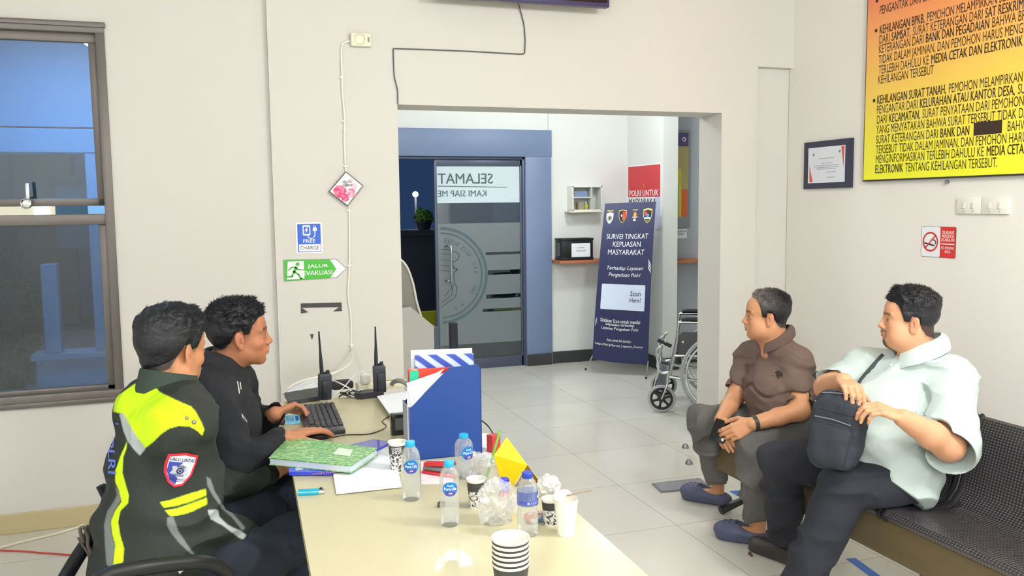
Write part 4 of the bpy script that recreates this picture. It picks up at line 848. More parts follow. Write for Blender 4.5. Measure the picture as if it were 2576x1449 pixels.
# wheelchair, mostly behind the door jamb
wx, wy = P(1664, 1037, Z=0)[:2]
wh = thing('wheelchair', 'chrome wheelchair with a grey seat half hidden behind the door jamb', 'wheelchair', (wx+.35, wy+.1, 0)); wh_ = wh
U = np.array([.86, -.51, 0.]); V = np.array([.51, .86, 0.])  # forward is -U
def wp(a, b, c): return np.array([wx, wy, 0])+U*a+V*b+np.array([0, 0, c if c < .3 else .3+(c-.3)*.80])
m_tyre = M('grey_tyre', (170, 172, 174), .6)
for sd, nm in ((0, 0), (.50, 1)):
    ax = tuple(V); cst = wp(0, sd, .103)
    cw_ = part('caster_wheel', MB().lathe([(.084, -.011), (.097, -.012), (.103, 0), (.097, .012), (.084, .011), (.084, -.011)], cst, 36, axis=ax, cap0=False, cap1=False), m_tyre, wh)
    sp_ = MB().lathe([(.066, -.006), (.084, -.006), (.084, .006), (.066, .006), (.066, -.006)], cst, 36, axis=ax, cap0=False, cap1=False); sp_.lathe([(.0, -.012), (.024, -.012), (.024, .012), (0, .012)], cst, 20, axis=ax)
    for k in range(6): 
        t_ = k*PI/3+.3; d_ = U*math.cos(t_)+np.array([0, 0, 1])*math.sin(t_); sp_.tube([cst+d_*.018, cst+d_*.045, cst+d_*.072], [.013, .008, .013], 8)
    part('caster_spokes', sp_, m_black, cw_)
    part('caster_fork', MB().tube([cst+V*.016, cst+V*.018+U*.035+np.array([0, 0, .09]), cst+U*.045+np.array([0, 0, .13])], .008).tube([cst-V*.016, cst-V*.018+U*.035+np.array([0, 0, .09]), cst+U*.045+np.array([0, 0, .13])], .008).tube([cst+U*.045+np.array([0, 0, .12]), cst+U*.05+np.array([0, 0, .20])], .014), m_chrome, wh)
    fr_ = MB(); y_ = sd
    for pth in ([wp(.05, y_, .30), wp(.0, y_, .30), wp(-.03, y_, .38), wp(.0, y_, .55), wp(.03, y_, .58)], [wp(.06, y_, .28), wp(.09, y_, .45), wp(.11, y_, .60), wp(.12, y_, .74), wp(.15, y_, .77), wp(.42, y_, .76), wp(.46, y_, .74), wp(.46, y_, .3)], [wp(.05, y_, .27), wp(.3, y_, .24), wp(.46, y_, .24)], [wp(.09, y_, .46), wp(.46, y_, .46)], [wp(.46, y_, .24), wp(.47, y_, .92), wp(.55, y_, .95)]):
        fr_.tube(smooth_path(pth, 5), .0115, 10)
    part('side_frame', fr_, m_chrome, wh)
    part('armrest', MB().tube(smooth_path([wp(.14, y_, .79), wp(.2, y_, .795), wp(.42, y_, .79)], 4), .019, 10), m_black, wh)
    big = wp(.44, y_-.06 if sd == 0 else y_+.06, .305)
    part('drive_wheel', MB().lathe([(.295, -.011), (.305, 0), (.295, .011), (.283, .009), (.283, -.009), (.295, -.011)], big, 56, axis=ax, cap0=False, cap1=False), MATS['grey_tyre'], wh)
    hr = MB().tube([big-V*.03+.262*(U*math.cos(a_)+np.array([0, 0, 1])*math.sin(a_)) for a_ in np.linspace(0, 2*PI, 48, endpoint=False)], .008, 8, closed=True); hr.tube([big+.283*(U*math.cos(a_)+np.array([0, 0, 1])*math.sin(a_)) for a_ in np.linspace(0, 2*PI, 48, endpoint=False)], .007, 8, closed=True); hr.lathe([(0, -.03), (.03, -.03), (.03, .03), (0, .03)], big, 16, axis=ax)
    for k in range(24):
        a_ = k*2*PI/24; d_ = U*math.cos(a_)+np.array([0, 0, 1])*math.sin(a_); a2 = a_+.35*(1 if k % 2 else -1); d2 = U*math.cos(a2)+np.array([0, 0, 1])*math.sin(a2); hr.tube([big+d2*.028+V*(.02 if k % 2 else -.02), big+d_*.28], .0014, 5)
    part('wheel_rim', hr, m_chrome, wh)
    part('footplate', MB().box(wp(-.0, (.10 if sd == 0 else .40), .21), (.012, .14, .15), .004, rot=Matrix.Rotation(.25, 3, 'Y')), m_steel, wh)
    part('footrest_tube', MB().tube(smooth_path([wp(.02, y_, .56), wp(-.04, y_, .5), wp(-.02, y_, .34), wp(-.06, (y_+.08 if sd == 0 else y_-.08), .15)], 5), .010, 10), m_chrome, wh)
part('handle_grip', MB().tube([wp(-.03, .0, .60), wp(.07, 0, .545)], .014, 10), m_black, wh)
mgv = M('grey_vinyl', (92, 92, 98), .45, var=.06)
part('seat_side_panel', MB().prism([(-.0, .0), (.33, .0), (.33, .19), (.03, .19), (-.02, .14)], (wp(.12, .018, .44), U, (0, 0, 1)), .006), mgv, wh)
part('seat', MB().b2((0, 0, 0), (.36, .46, .03), .01) if False else MB().add([wp(a_, b_, c_) for c_ in (.455, .485) for a_, b_ in ((.1, .02), (.46, .02), (.46, .48), (.1, .48))], [(3, 2, 1, 0), (4, 5, 6, 7), (0, 1, 5, 4), (1, 2, 6, 5), (2, 3, 7, 6), (3, 0, 4, 7)]), m_black, wh)
part('backrest', MB().add([wp(a_, b_, c_) for c_ in (.5, .90) for a_, b_ in ((.445, .0), (.475, .0), (.475, .5), (.445, .5))], [(3, 2, 1, 0), (4, 5, 6, 7), (0, 1, 5, 4), (1, 2, 6, 5), (2, 3, 7, 6), (3, 0, 4, 7)]), m_black, wh)
part('white_tag', MB().box(wp(.16, -.004+.018, .585), (.035, .003, .016), .001, rot=Matrix.Rotation(-.17, 3, 'Z')), m_white, wh)
# service kiosk at the left side of the doorway, black post and bin bag behind it
kt = thing('service_kiosk', 'grey kiosk panel with a curved side edge behind the blue file box', 'kiosk', (1.33, 6.05, 0))
k0, k1, k2 = P(1022, 665, Y=6.0), P(1056, 775, Y=6.0), P(1090, 820, Y=6.0)
kx0 = 1.10
part('front_panel', MB().prism([(kx0, .02), (k2[0], .02), (k2[0], k2[2]), (P(1032, 772, Y=6.0)[0], P(1032, 772, Y=6.0)[2]), (kx0, .82)], ((0, 6.0, 0), UX, UZ), .03), M('light_grey_panel', (196, 194, 188), .4), kt, smooth=False)
cv = smooth_path([(kx0, 1.24, 0), (P(1013, 658, Y=6.05)[0], P(1013, 658, Y=6.05)[2], 0), (P(1036, 705, Y=6.05)[0], P(1036, 705, Y=6.05)[2], 0), (P(1048, 760, Y=6.05)[0], P(1048, 760, Y=6.05)[2], 0), (P(1060, 800, Y=6.05)[0], P(1060, 800, Y=6.05)[2], 0)], 6)
part('back_shell', MB().prism([(p[0], p[1]) for p in cv][::-1]+[(kx0, .6)], ((0, 6.10, 0), UX, UZ), .05), M('warm_grey_shell', (150, 146, 136), .4), kt, smooth=False)
part('edge_strip', MB().tube([(p[0], 6.04, p[1]) for p in cv], .008, 8), m_white, kt)
part('side_panel', MB().b2((k2[0]-.002, 5.965, .02), (k2[0]+.028, 6.12, k2[2]-.005), .004), M('slate_side', (84, 92, 108), .4), kt, smooth=False)
part('kiosk_base', MB().b2((kx0, 5.98, 0), (k2[0]+.02, 6.25, .02)), m_black, kt, smooth=False)
pp0, pp1 = P(1130, 812, Y=6.5), P(1148, 812, Y=6.5)
single('black_post', MB().b2((pp0[0], 6.46, 0), (pp1[0], 6.52, pp0[2]), .004), M('black_post', (36, 40, 52), .4), 'square black post standing in the back room behind the file box', 'post', smooth=False)
# ================================================================== the desk and what lies on it
T = 0.74
def tp(u, v, dz=0.0): return P(u, v, Z=T+dz)
A_, B_ = tp(704, 1012), tp(783, 1449); C_, D_ = tp(1632, 1449), tp(1452, 1290)
dl_ = (B_-A_)/np.linalg.norm(B_-A_); dr_ = (C_-D_)/np.linalg.norm(C_-D_)
farL = A_; farR = D_-dr_*((D_[1]-(A_[1]-0.02))/dr_[1])*1.0
farR = D_+dr_*((A_[1]-0.02-D_[1])/dr_[1]); nearL = B_+dl_*((1.15-B_[1])/dl_[1]); nearR = C_+dr_*((1.15-C_[1])/dr_[1])
tb = [(p[0], p[1]) for p in (nearL, nearR, farR, farL)]
m_lam = M('pale_yellow_laminate', (200, 193, 156), 0.30, var=.05, vs=3, stretch=(6, .7, 1), coat=.15)
m_lame = M('laminate_edge', (190, 178, 134), .45)
tbl = thing('desk', 'long pale yellow laminate desk covered with papers, bottles and cups', 'table', (0.5, 2.3, 0))
part('desk_top', MB().prism(tb, ((0, 0, T-.028), (1, 0, 0), (0, 1, 0)), .028), m_lam, tbl, smooth=False)
def shr(pts, d):
    c = np.mean(pts, 0); return [tuple(c+(np.array(p)-c)*(1-d)) for p in pts]
m_side = M('desk_side', (196, 184, 138), .5, var=.05)
for (p, q, nm) in ((tb[0], tb[3], 'side_apron'), (tb[1], tb[2], 'side_apron'), (tb[2], tb[3], 'end_panel')):
    p, q = np.array(p), np.array(q); d = (q-p)/np.linalg.norm(q-p); n = np.array([-d[1], d[0]]); c = np.mean(tb, 0)
    if n.dot(c-p) < 0: n = -n
    a, b = p+n*.03+d*.02, q+n*.03-d*.02; z0 = .60 if nm == 'side_apron' else .08
    part(nm, MB().prism([(0, 0), (np.linalg.norm(b-a), 0), (np.linalg.norm(b-a), T-.028-z0), (0, T-.028-z0)], ((a[0], a[1], z0), (d[0], d[1], 0), (0, 0, 1)), .018), m_side, tbl, smooth=False)
for p in (tb[0], tb[1], tb[2], tb[3], ((tb[0][0]+tb[3][0])/2, (tb[0][1]+tb[3][1])/2)):
    c = np.mean(tb, 0); q = np.array(p)+(c-np.array(p))*np.array([.14, .035]); part('leg', MB().b2((q[0]-.022, q[1]-.022, 0), (q[0]+.022, q[1]+.022, T-.028), .003), m_side, tbl, smooth=False)
white_edge = MB().prism([(0, 0), (.06, 0), (.06, .02), (0, .02)], ((farL[0]-.01, farL[1], T+.0005), (1, 0, 0), (0, 1, 0)), .004)
def sheet(name, label, pts, z, m, cat='paper', group=None, curl=None, th=.0012):
    """flat quad sheet lying at height z, corners as pixels, subdivided"""
    q = [P(u, v, Z=z) for u, v in pts]
    def fn(i, j):
        p = (q[0]*(1-i)+q[1]*i)*(1-j)+(q[3]*(1-i)+q[2]*i)*j; p = p.copy()
        if curl: p[2] += curl(i, j)
        return p
    return single(name, MB().grid(fn, 14, 14, thick=th), m, label, cat, group=group)
m_pap2 = M('bright_paper', (240, 244, 252), .8)
# papers
sheet('paper_sheet', 'blank white sheet lying under the corner of the green book', ((836, 1178), (846, 1243), (1011, 1225), (986, 1118)), T+.004, m_pap2, curl=lambda i, j: .002*math.sin(3*i))
sheet('paper_sheet', 'white sheet jutting out from behind the blue file box', ((948, 1000), (985, 1053), (1040, 1040), (1035, 985)), T+.012, m_pap2, curl=lambda i, j: .02*(1-j)*0+.006)
sheet('paper_sheet', 'white sheet behind the left radio at the far end of the desk', ((715, 985), (715, 1002), (845, 985), (800, 945)), T+.004, m_pap2)
sheet('printed_receipt', 'printed white slip under the red stapler', ((1058, 1162), (1060, 1218), (1140, 1216), (1140, 1156)), T+.002, M('slip_paper', (236, 226, 230), .7))
# green account book: bound block with patterned covers
bz = T+.030; bk = [P(676, 1152, Z=T+.036), P(884, 1172, Z=T+.036), P(950, 1128, Z=T+.036), P(728, 1098, Z=T+.036)]
o = bk[0]; ux_ = (bk[1]-bk[0]); lu = np.linalg.norm(ux_); ux_ /= lu; vx_ = (bk[3]-bk[0]); lv = np.linalg.norm(vx_); vx_ /= lv
m_gcov = pattern('green_leaf_cover', ((88, 160, 100), (88, 160, 100), (160, 212, 128)), 'noise', 75, rough=.3, th=.44, soft=.02, stretch=(1, 1.3, 1), coat=.3)
bt = thing('account_book', 'thick green patterned account book on the desk edge', 'book', tuple(o*.25+bk[1]*.25+bk[2]*.25+bk[3]*.25-np.array([0, 0, .03])))
zd = np.array([0, 0, 1.])
def bkp(h, th, e=0.0): 
    c = sum(bk)/4; pts = [(p-c) for p in bk]; pts = [(p[0]*(1+e), p[1]*(1+e)) for p in pts]; return pts, (tuple(c+zd*(h)), (1, 0, 0), (0, 1, 0)), th
for nm, h, th, e, m in (('back_cover', -.0225, .002, 0, m_gcov), ('page_block', -.0205, .0185, -.02, M('page_edges', (206, 214, 224), .8, var=.08, vs=3, stretch=(1, 1, 90))), ('front_cover', -.002, .003, 0, m_gcov)):
    pts, fr_, th_ = bkp(h, th, e); part(nm, MB().prism(pts, fr_, th_), m, bt, smooth=False)
lb = [P(838, 1142, Z=T+.0375), P(880, 1148, Z=T+.0375), P(888, 1131, Z=T+.0375), P(852, 1126, Z=T+.0375)]
part('title_label', MB().add(lb, [(0, 1, 2, 3)]), M('pale_label', (214, 232, 214), .5), bt, smooth=False)
# blue packet under the book
pk_ = [P(727, 1196, Z=T+.003), P(834, 1196, Z=T+.003), P(985, 1118, Z=T+.003), P(940, 1112, Z=T+.003), P(728, 1160, Z=T+.003)]
pt_ = thing('blue_packet', 'glossy blue printed packet sticking out under the green book', 'packet', tuple(pk_[0])); c = sum(pk_)/5
part('packet_body', MB().prism([(p[0]-c[0], p[1]-c[1]) for p in pk_], (tuple(c), (1, 0, 0), (0, 1, 0)), .010), M('glossy_blue', (36, 66, 214), .18, var=.15, vs=14, coat=.6), pt_, smooth=False)
def deskfn(org, ang, dz): 
    ca, sa = math.cos(ang), math.sin(ang); return lambda x, y: np.array([org[0]+x*ca-y*sa, org[1]+x*sa+y*ca, T+dz])
q = P(752, 1180, Z=T+.0135); part('white_square', MB().flat(rect(-.010, -.014, .012, .014), deskfn(q, .0, .0137)), M('square_white', (196, 206, 236), .4), pt_, smooth=False)
q = P(815, 1190, Z=T+.0135); part('orange_lettering', MB().flat(fitted('WON ONE', .07, .014, bold=.01), deskfn(q, -.02, .0137)), M('orange_ink', (240, 120, 60), .5), pt_, smooth=False)
q = P(780, 1179, Z=T+.0135); part('lettering', MB().flat(shifted(fitted('MANDAR MA', .05, .008), 0, .010), deskfn(q, 0, .0137)).flat(shifted(fitted('BANK DATA', .045, .006), 0, -.004), deskfn(q, 0, .0137)), m_whiteink, pt_, smooth=False)
# lighter
l0, l1 = tp(751, 1240, .006), tp(818, 1237, .006); d = (l1-l0)/np.linalg.norm(l1-l0)
t = thing('lighter', 'turquoise plastic lighter lying near the desk edge', 'lighter', tuple(l0-zd*.006)); Ll = np.linalg.norm(l1-l0)
part('lighter_body', MB().tube([l0, l0+d*Ll*.78], .0105, 12), M('turquoise_plastic', (28, 178, 214), .15, trans=.3), t)
part('metal_hood', MB().tube([l0+d*Ll*.78, l0+d*Ll*.98], [.010, .009], 12), m_chrome, t); part('thumb_wheel', MB().tube([l0+d*Ll*.84+zd*.008-np.array([d[1], -d[0], 0])*.004, l0+d*Ll*.84+zd*.008+np.array([d[1], -d[0], 0])*.004], .005, 12), m_black, t)
# keyboard
kc = [tp(752, 1023, .012), tp(832, 1012, .012), tp(860, 1078, .012), tp(822, 1090, .012)]
K0 = kc[0]; ku = (kc[2]-kc[1]); kl = np.linalg.norm(ku); ku /= kl; kv = (kc[1]-kc[0]); kv -= kv.dot(ku)*ku; kw = np.linalg.norm(kv); kv /= kw
kb = thing('keyboard', 'black computer keyboard in front of the man in the black hoodie', 'keyboard', tuple(kc[0]-zd*.012)); kw = .138
yaw_k = math.atan2(ku[1], ku[0])
kcen = K0+ku*kl/2+kv*kw/2; Rk = Matrix(((ku[0], kv[0], 0), (ku[1], kv[1], 0), (0, 0, 1)))
if np.cross(ku, kv)[2] < 0: Rk = Matrix(((ku[0], -kv[0], 0), (ku[1], -kv[1], 0), (0, 0, 1)))
part('keyboard_base', MB().box(kcen-zd*.003, (kl, kw, .018), .005, rot=Rk), M('keyboard_plastic', (42, 42, 46), .4), kb)
m_key = M('key_plastic', (62, 62, 68), .45)
rows = 6; g = MB()
for r in range(rows):
    x = .012; cols = [.018]*18 if r else [.018]*16
    for c_, wk_ in enumerate(cols):
        if x+wk_ > kl-.01: break
        if (c_ == 14 or c_ == 17) and True: x += .008
        p = K0+ku*(x+wk_/2)+kv*(.018+r*.0205+.008)+zd*.0085
        if r == 5 and 3 <= c_ <= 7: x += wk_+.0018; continue
        g.box(p, (wk_*.88, .0165, .006), .0018, rot=Rk, seg=1); x += wk_+.0018
p = K0+ku*(.012+.0198*5.5)+kv*(.018+5*.0205+.008)+zd*.0085; g.box(p, (.098, .0165, .006), .0018, rot=Rk, seg=1)
part('key_block', g, m_key, kb, kind='stuff')
# identity card
ic = [tp(716, 1046, .02), tp(718, 1068, .003), tp(757, 1064, .003), tp(752, 1042, .02)]
t = thing('identity_card', 'light blue identity card held at the edge of the desk', 'card', tuple(ic[1])); cm = sum(ic)/4
part('card', MB().add(ic+[p-zd*.001 for p in ic], [(0, 1, 2, 3), (7, 6, 5, 4), (0, 4, 5, 1), (1, 5, 6, 2), (2, 6, 7, 3), (3, 7, 4, 0)]), pattern('card_blue', ((110, 190, 226), (150, 214, 238)), 'noise', 60, th=.5, soft=.1, rough=.3), t, smooth=False)
def bil(q, i, j, dz=.0005): return (q[0]*(1-i)+q[3]*i)*(1-j)+(q[1]*(1-i)+q[2]*i)*j+zd*dz
part('portrait', MB().add([bil(ic, a, b) for a, b in ((.70, .2), (.70, .7), (.92, .7), (.92, .2))], [(0, 1, 2, 3)]), M('portrait_blue', (56, 92, 170), .4), t, smooth=False)
part('printed_lines', MB().add([bil(ic, a, b) for k in range(4) for a, b in ((.08, .2+.15*k), (.08, .25+.15*k), (.6, .25+.15*k), (.6, .2+.15*k))], [(4*k, 4*k+1, 4*k+2, 4*k+3) for k in range(4)]), M('navy_print', (60, 80, 130), .5), t, smooth=False)
# mouse under the hand and its cable
mo = tp(800, 1104, .0); mt = thing('computer_mouse', 'small black mouse under the hand of the man in the black hoodie', 'mouse', tuple(mo))
v_ = Vol(mo-np.array([.05, .06, .01]), mo+np.array([.09, .06, .05]), .003); v_.ell(mo+np.array([.0, 0, .012]), (.048, .028, .020), k=.004).half(mo+zd*.001, (0, 0, -1)); V_, F_ = v_.mesh(); npobj('mouse_body', V_, F_, m_black, mt)
part('scroll_wheel', MB().lathe([(.005, -.003), (.006, 0), (.005, .003)], mo+np.array([.028, 0, .030]), 14, axis=(0, 1, 0)), m_steel, mt)
part('mouse_cable', MB().tube(smooth_path([mo+np.array([.04, 0, .012]), tp(836, 1100, .002), tp(870, 1094, .002), tp(925, 1092, .002), tp(958, 1082, .002), tp(972, 1072, .002), tp(962, 1060, .002), tp(978, 1048, .002), tp(1010, 1040, .003)], 6), .0018, 6), m_black, mt)
# dark slim board, radios in chargers
sl_ = [tp(716, 996, .004), tp(727, 1017, .004), tp(806, 1005, .004), tp(800, 982, .004)]; c = sum(sl_)/4
single('laptop_stand', MB().prism([(p[0]-c[0], p[1]-c[1]) for p in sl_], (tuple(c-zd*.002), (1, 0, 0), (0, 1, 0)), .016), M('matt_charcoal', (58, 60, 66), .5), 'closed charcoal grey slab lying behind the keyboard', 'slab', smooth=False)
def radio(name, label, foot, topz_px, w, lean, ant_px, cradle):
    b = tp(*foot); Yr = b[1]; top = P(*topz_px, Y=Yr); hgt = top[2]-T; t = thing(name, label, 'radio', tuple(b), group=None)
    bx_ = b[0]; lx = top[0]-b[0]
    R_ = Matrix.Rotation(math.atan2(lx, hgt), 3, 'Y')
    def q(x, y, z): return tuple(Vector(b)+R_@Vector((x, y, z)))
    g = MB(); 
    def bx(c_, d_, bv, gg): gg.box(q(*c_), d_, bv, rot=R_)
    g1 = MB(); bx((0, 0, hgt*.55), (w, .034, hgt*.86), .006, g1); bx((0, 0, hgt*.93), (w*.86, .030, hgt*.14), .004, g1); part('radio_body', g1, m_rad, t)
    g2 = MB(); bx((w*.05, -.021, hgt*.45), (w*.55, .012, hgt*.62), .004, g2); part('belt_clip', g2, M('radio_clip', (34, 38, 46), .35), t)
    a0 = q(-w*.22, 0, hgt); a1 = P(*ant_px, Y=Yr); an = MB().tube([np.array(a0)-zd*.004, np.array(a0)*.75+a1*.25, np.array(a0)*.5+a1*.5, a1*.97+np.array(a0)*.03, a1], [.0085, .0078, .0052, .0032, .0042], 10); part('antenna', an, m_rad, t)
    g3 = MB().tube([q(w*.22, 0, hgt*.98), q(w*.22, 0, hgt*1.10)], [.0085, .0075], 14); part('volume_knob', g3, m_rad, t)
    g4 = MB().tube([q(w*.0, -.003, hgt*.98), q(w*.0, -.003, hgt*1.05)], .004, 10); part('channel_knob', g4, m_black, t)
    for k in (-1, 1): part('contact', MB().box(q(k*w*.14, -.0175, hgt*.14), (.006, .001, .004), .0005, rot=R_), m_chrome, t)
    return t, b, q
m_rad = M('radio_plastic', (40, 44, 52), .38, var=.06)
radio('handheld_radio', 'handheld radio with a long antenna standing by the keyboard', (817, 1014), (817, 939), .054, 0, (802, 834), None)
t2, b2, _ = radio('handheld_radio', 'handheld radio with a long antenna standing in a desk charger left of the blue box', (956, 996), (953, 918), .052, 0, (944, 822), None)
c0 = tp(908, 998); single('radio_charger', MB().prism([(-.07, -.028), (-.05, -.04), (.045, -.032), (.045, .028), (-.07, .03)], ((b2[0]-.035, b2[1]+.002, T), (1, .05, 0), (-.05, 1, 0)), .026), M('charger_black', (44, 44, 50), .4), 'low black charger base beside the right radio', 'charger', smooth=False)
# power strip, adapter and tangled cables
q0, q1 = tp(898, 984, 0), tp(1018, 972, 0); d = (q1-q0)/np.linalg.norm(q1-q0); Rp = Matrix.Rotation(math.atan2(d[1], d[0]), 3, 'Z')
ps = thing('power_strip', 'cream power strip along the far end of the desk', 'power strip', tuple((q0+q1)/2)); part('strip_body', MB().box((q0+q1)/2+zd*.018, (np.linalg.norm(q1-q0), .055, .036), .005, rot=Rp), m_cream, ps)
for k in range(4): part('outlet', MB().lathe([(.017, 0), (.019, .002), (.016, .002), (.014, -.001), (0, -.001)], q0+d*(.035+.055*k)+zd*.037, 18), M('outlet_cream', (205, 200, 176), .4), ps)
ad = tp(920, 985, 0)+zd*.038; t = thing('plug_adapter', 'round white plug adapter on the power strip', 'adapter', tuple(ad)); part('adapter_body', MB().lathe([(.020, 0), (.023, .006), (.022, .035), (.016, .042), (.0, .042)], ad, 20), m_white, t); part('cord', MB().tube(smooth_path([ad+zd*.04, ad+zd*.055+np.array([-.01, 0, 0]), ad+np.array([-.05, .0, .035]), ad+np.array([-.10, -.02, -.01]), ad+np.array([-.14, -.04, -.03]), ad+np.array([-.17, -.05, -.034])], 6), .0022, 6), m_white, t)
tg = MB(); cc_ = tp(888, 992, .012)
for k in range(11):
    r1, r2 = RNG.uniform(.015, .045), RNG.uniform(.01, .025); ph = RNG.uniform(0, 6); cx0 = cc_+np.array([RNG.uniform(-.02, .02), RNG.uniform(-.02, .02), RNG.uniform(-.004, .01)])
    tg.tube([cx0+np.array([r1*math.cos(a+ph), r2*math.sin(a+ph), .006*math.sin(3*a)]) for a in np.linspace(0, 5.6, 22)], .0022, 6, mi=k % 2)
tg.tube(smooth_path([cc_, tp(850, 985, .01), tp(838, 1000, .01), tp(820, 1010, .003)], 6), .0022, 6, mi=1); tg.tube(smooth_path([cc_, tp(880, 978, .03), tp(850, 962, .05), tp(835, 958, .04), tp(800, 962, .01), tp(765, 976, .006)], 6), .003, 6, mi=1)
single('cable_tangle', tg, [m_black, m_white], 'tangle of thin black and white cables beside the radio charger', 'cables')
cb = [tp(835, 968), tp(842, 992), tp(885, 988), tp(872, 962)]; c = sum(cb)/4
single('black_pouch', MB().box(c+zd*.018, (.10, .07, .036), .012, rz=.1, seg=3), M('dull_black_cloth', (50, 50, 54), .7, bump=.3), 'small black pouch lying behind the left radio', 'pouch')
gv = MB().tube(smooth_path([tp(985, 968, .04), tp(992, 960, .055), tp(1005, 958, .06), tp(1020, 964, .05), tp(1030, 975, .03)], 6), .010, 8); single('grey_cable', gv, M('grey_cable_plug', (120, 118, 116), .5), 'thick grey cable looping over the power strip', 'cable')
# black glass stand behind the coffee cup
s0 = tp(978, 1108); t = thing('card_reader', 'dark glossy card reader standing behind the coffee cup', 'card reader', tuple(s0)); Ys = s0[1]+.05
a, b = P(985, 1045, Y=Ys), P(1025, 1105, Y=Ys)
part('reader_body', MB().b2((a[0], Ys, T), (b[0]+.02, Ys+.04, a[2]), .004), M('gloss_black', (38, 40, 42), .1), t)
part('reader_screen', MB().b2((a[0]+.012, Ys-.002, T+.02), (b[0]+.01, Ys+.001, a[2]-.012)), M('grey_screen', (92, 96, 96), .12), t, smooth=False)
# blue magazine file with folders
fb0, fb1 = tp(1213, 1142), P(1027, 1150, Z=T)
fyb = fb0[1]; bw_ = fb0[0]-P(1031, 1160, Y=fyb-.02)[0]
Tz = P(1213, 916, Y=fyb)[2]-T
t = thing('magazine_file', 'tall royal blue magazine file holding folders and notebooks', 'file box', (fb0[0]-.13, fyb+.05, T))
yl = tp(1031, 1160)[1]; dvec = np.array([fb0[0]-P(1031, 1160, Z=T)[0], fyb-yl, 0]); wlen = np.linalg.norm(dvec); dx_ = dvec/wlen; nx_ = np.array([-dx_[1], dx_[0], 0]); O_ = P(1031, 1160, Z=T)
def fbp(x, y, z): return O_+dx_*x+nx_*y+zd*z
dep = .105; fh = Tz
cutx = P(1122, 925, Y=O_[1]+.04)[0]-O_[0]; cutz = P(1029, 1026, Y=O_[1])[2]-T
prof = [(0, 0), (wlen, 0), (wlen, fh-.012), (wlen-.012, fh), (cutx, fh-.004), (.008, cutz), (0, cutz+.002)]
m_file = M('royal_blue_board', (30, 66, 138), .42, var=.05, bump=.05)
part('front_board', MB().prism(prof, (tuple(O_), tuple(dx_), (0, 0, 1)), -.003), m_file, t, smooth=False)
part('back_board', MB().prism(prof, (tuple(fbp(0, dep, 0)), tuple(dx_), (0, 0, 1)), -.003), m_file, t, smooth=False)
part('spine_board', MB().prism([(0, 0), (dep, 0), (dep, fh-.012), (0, fh-.012)], (tuple(fbp(wlen-.003, 0, 0)), tuple(nx_), (0, 0, 1)), .003), m_file, t, smooth=False)
part('lower_front_board', MB().prism([(0, 0), (dep, 0), (dep, cutz), (0, cutz)], (tuple(fbp(0, 0, 0)), tuple(nx_), (0, 0, 1)), .003), M('grey_board', (176, 180, 190), .5), t, smooth=False)
part('file_base', MB().prism([(0, 0), (wlen, 0), (wlen, dep), (0, dep)], (tuple(fbp(0, 0, 0)), tuple(dx_), tuple(nx_)), .003), m_file, t, smooth=False)
def folder(name, label, y, u0, v0, u1, v1, m, th=.006, ang=0.0, cat='folder', z0=.004):
    a, b = P(u0, v0, Y=O_[1]+y), P(u1, v1, Y=O_[1]+y+.03)
    xa, xb = (a-O_).dot(dx_), (b-O_).dot(dx_); za, zb_ = a[2]-T, b[2]-T
    return single(name, MB().prism([(xa, z0), (min(xb, wlen-.008), z0), (min(xb, wlen-.008), zb_), (xa, za)], (tuple(fbp(0, y+th, 0)), tuple(dx_), (0, 0, 1)), -th), m, label, cat, smooth=False)
m_batik = pattern('blue_batik_stripes', ((196, 208, 238), (104, 132, 210), (62, 84, 176)), 'wave', 9, th=.45, soft=.05, axis=(0, .9, 0), rough=.3)
m_redg = pattern('red_batik', ((218, 66, 50), (226, 76, 56), (236, 214, 150)), 'noise', 34, th=.6, soft=.02, rough=.35)
fl1 = folder('paper_sheaf', 'white sheaf of paper at the front of the blue magazine file', .008, 1024, 972, 1112, 934, m_paper, th=.003)
folder('notebook', 'red and green patterned notebook in the blue magazine file', .022, 1027, 930, 1165, 918, m_redg, cat='notebook')
a, b = P(1027, 930, Y=O_[1]+.02), P(1052, 930, Y=O_[1]+.02)
folder('notebook', 'blue batik patterned notebook standing tallest but one in the magazine file', .048, 1046, 896, 1194, 886, m_batik, th=.012, cat='notebook')
folder('folder', 'white folder standing highest in the blue magazine file', .075, 1034, 882, 1182, 872, m_paper, th=.004)
single('green_divider', MB().prism([((a-O_).dot(dx_)+.003, .05), ((b-O_).dot(dx_), .05), ((b-O_).dot(dx_), a[2]-T-.004), ((a-O_).dot(dx_)+.003, a[2]-T-.004)], (tuple(fbp(0, .0155, 0)), tuple(dx_), (0, 0, 1)), -.001), pattern('green_floral', ((36, 178, 140), (40, 180, 146), (236, 240, 236)), 'noise', 60, th=.58, soft=.02), 'green floral strip at the left of the red notebook', 'divider', smooth=False)
p0, p1, p2, p3 = [(q-O_) for q in (P(1024, 965, Y=O_[1]-.002), P(1100, 938, Y=O_[1]-.002), P(1118, 928, Y=O_[1]-.002), P(1037, 1028, Y=O_[1]-.002))]
single('folded_paper', MB().prism([(q.dot(dx_), q[2]) for q in (p0, p3, p2, p1)], (tuple(fbp(0, .0062, 0)), tuple(dx_), (0, 0, 1)), -.0012), m_pap2, 'folded white sheet leaning across the slanted opening of the magazine file', 'paper', smooth=False)
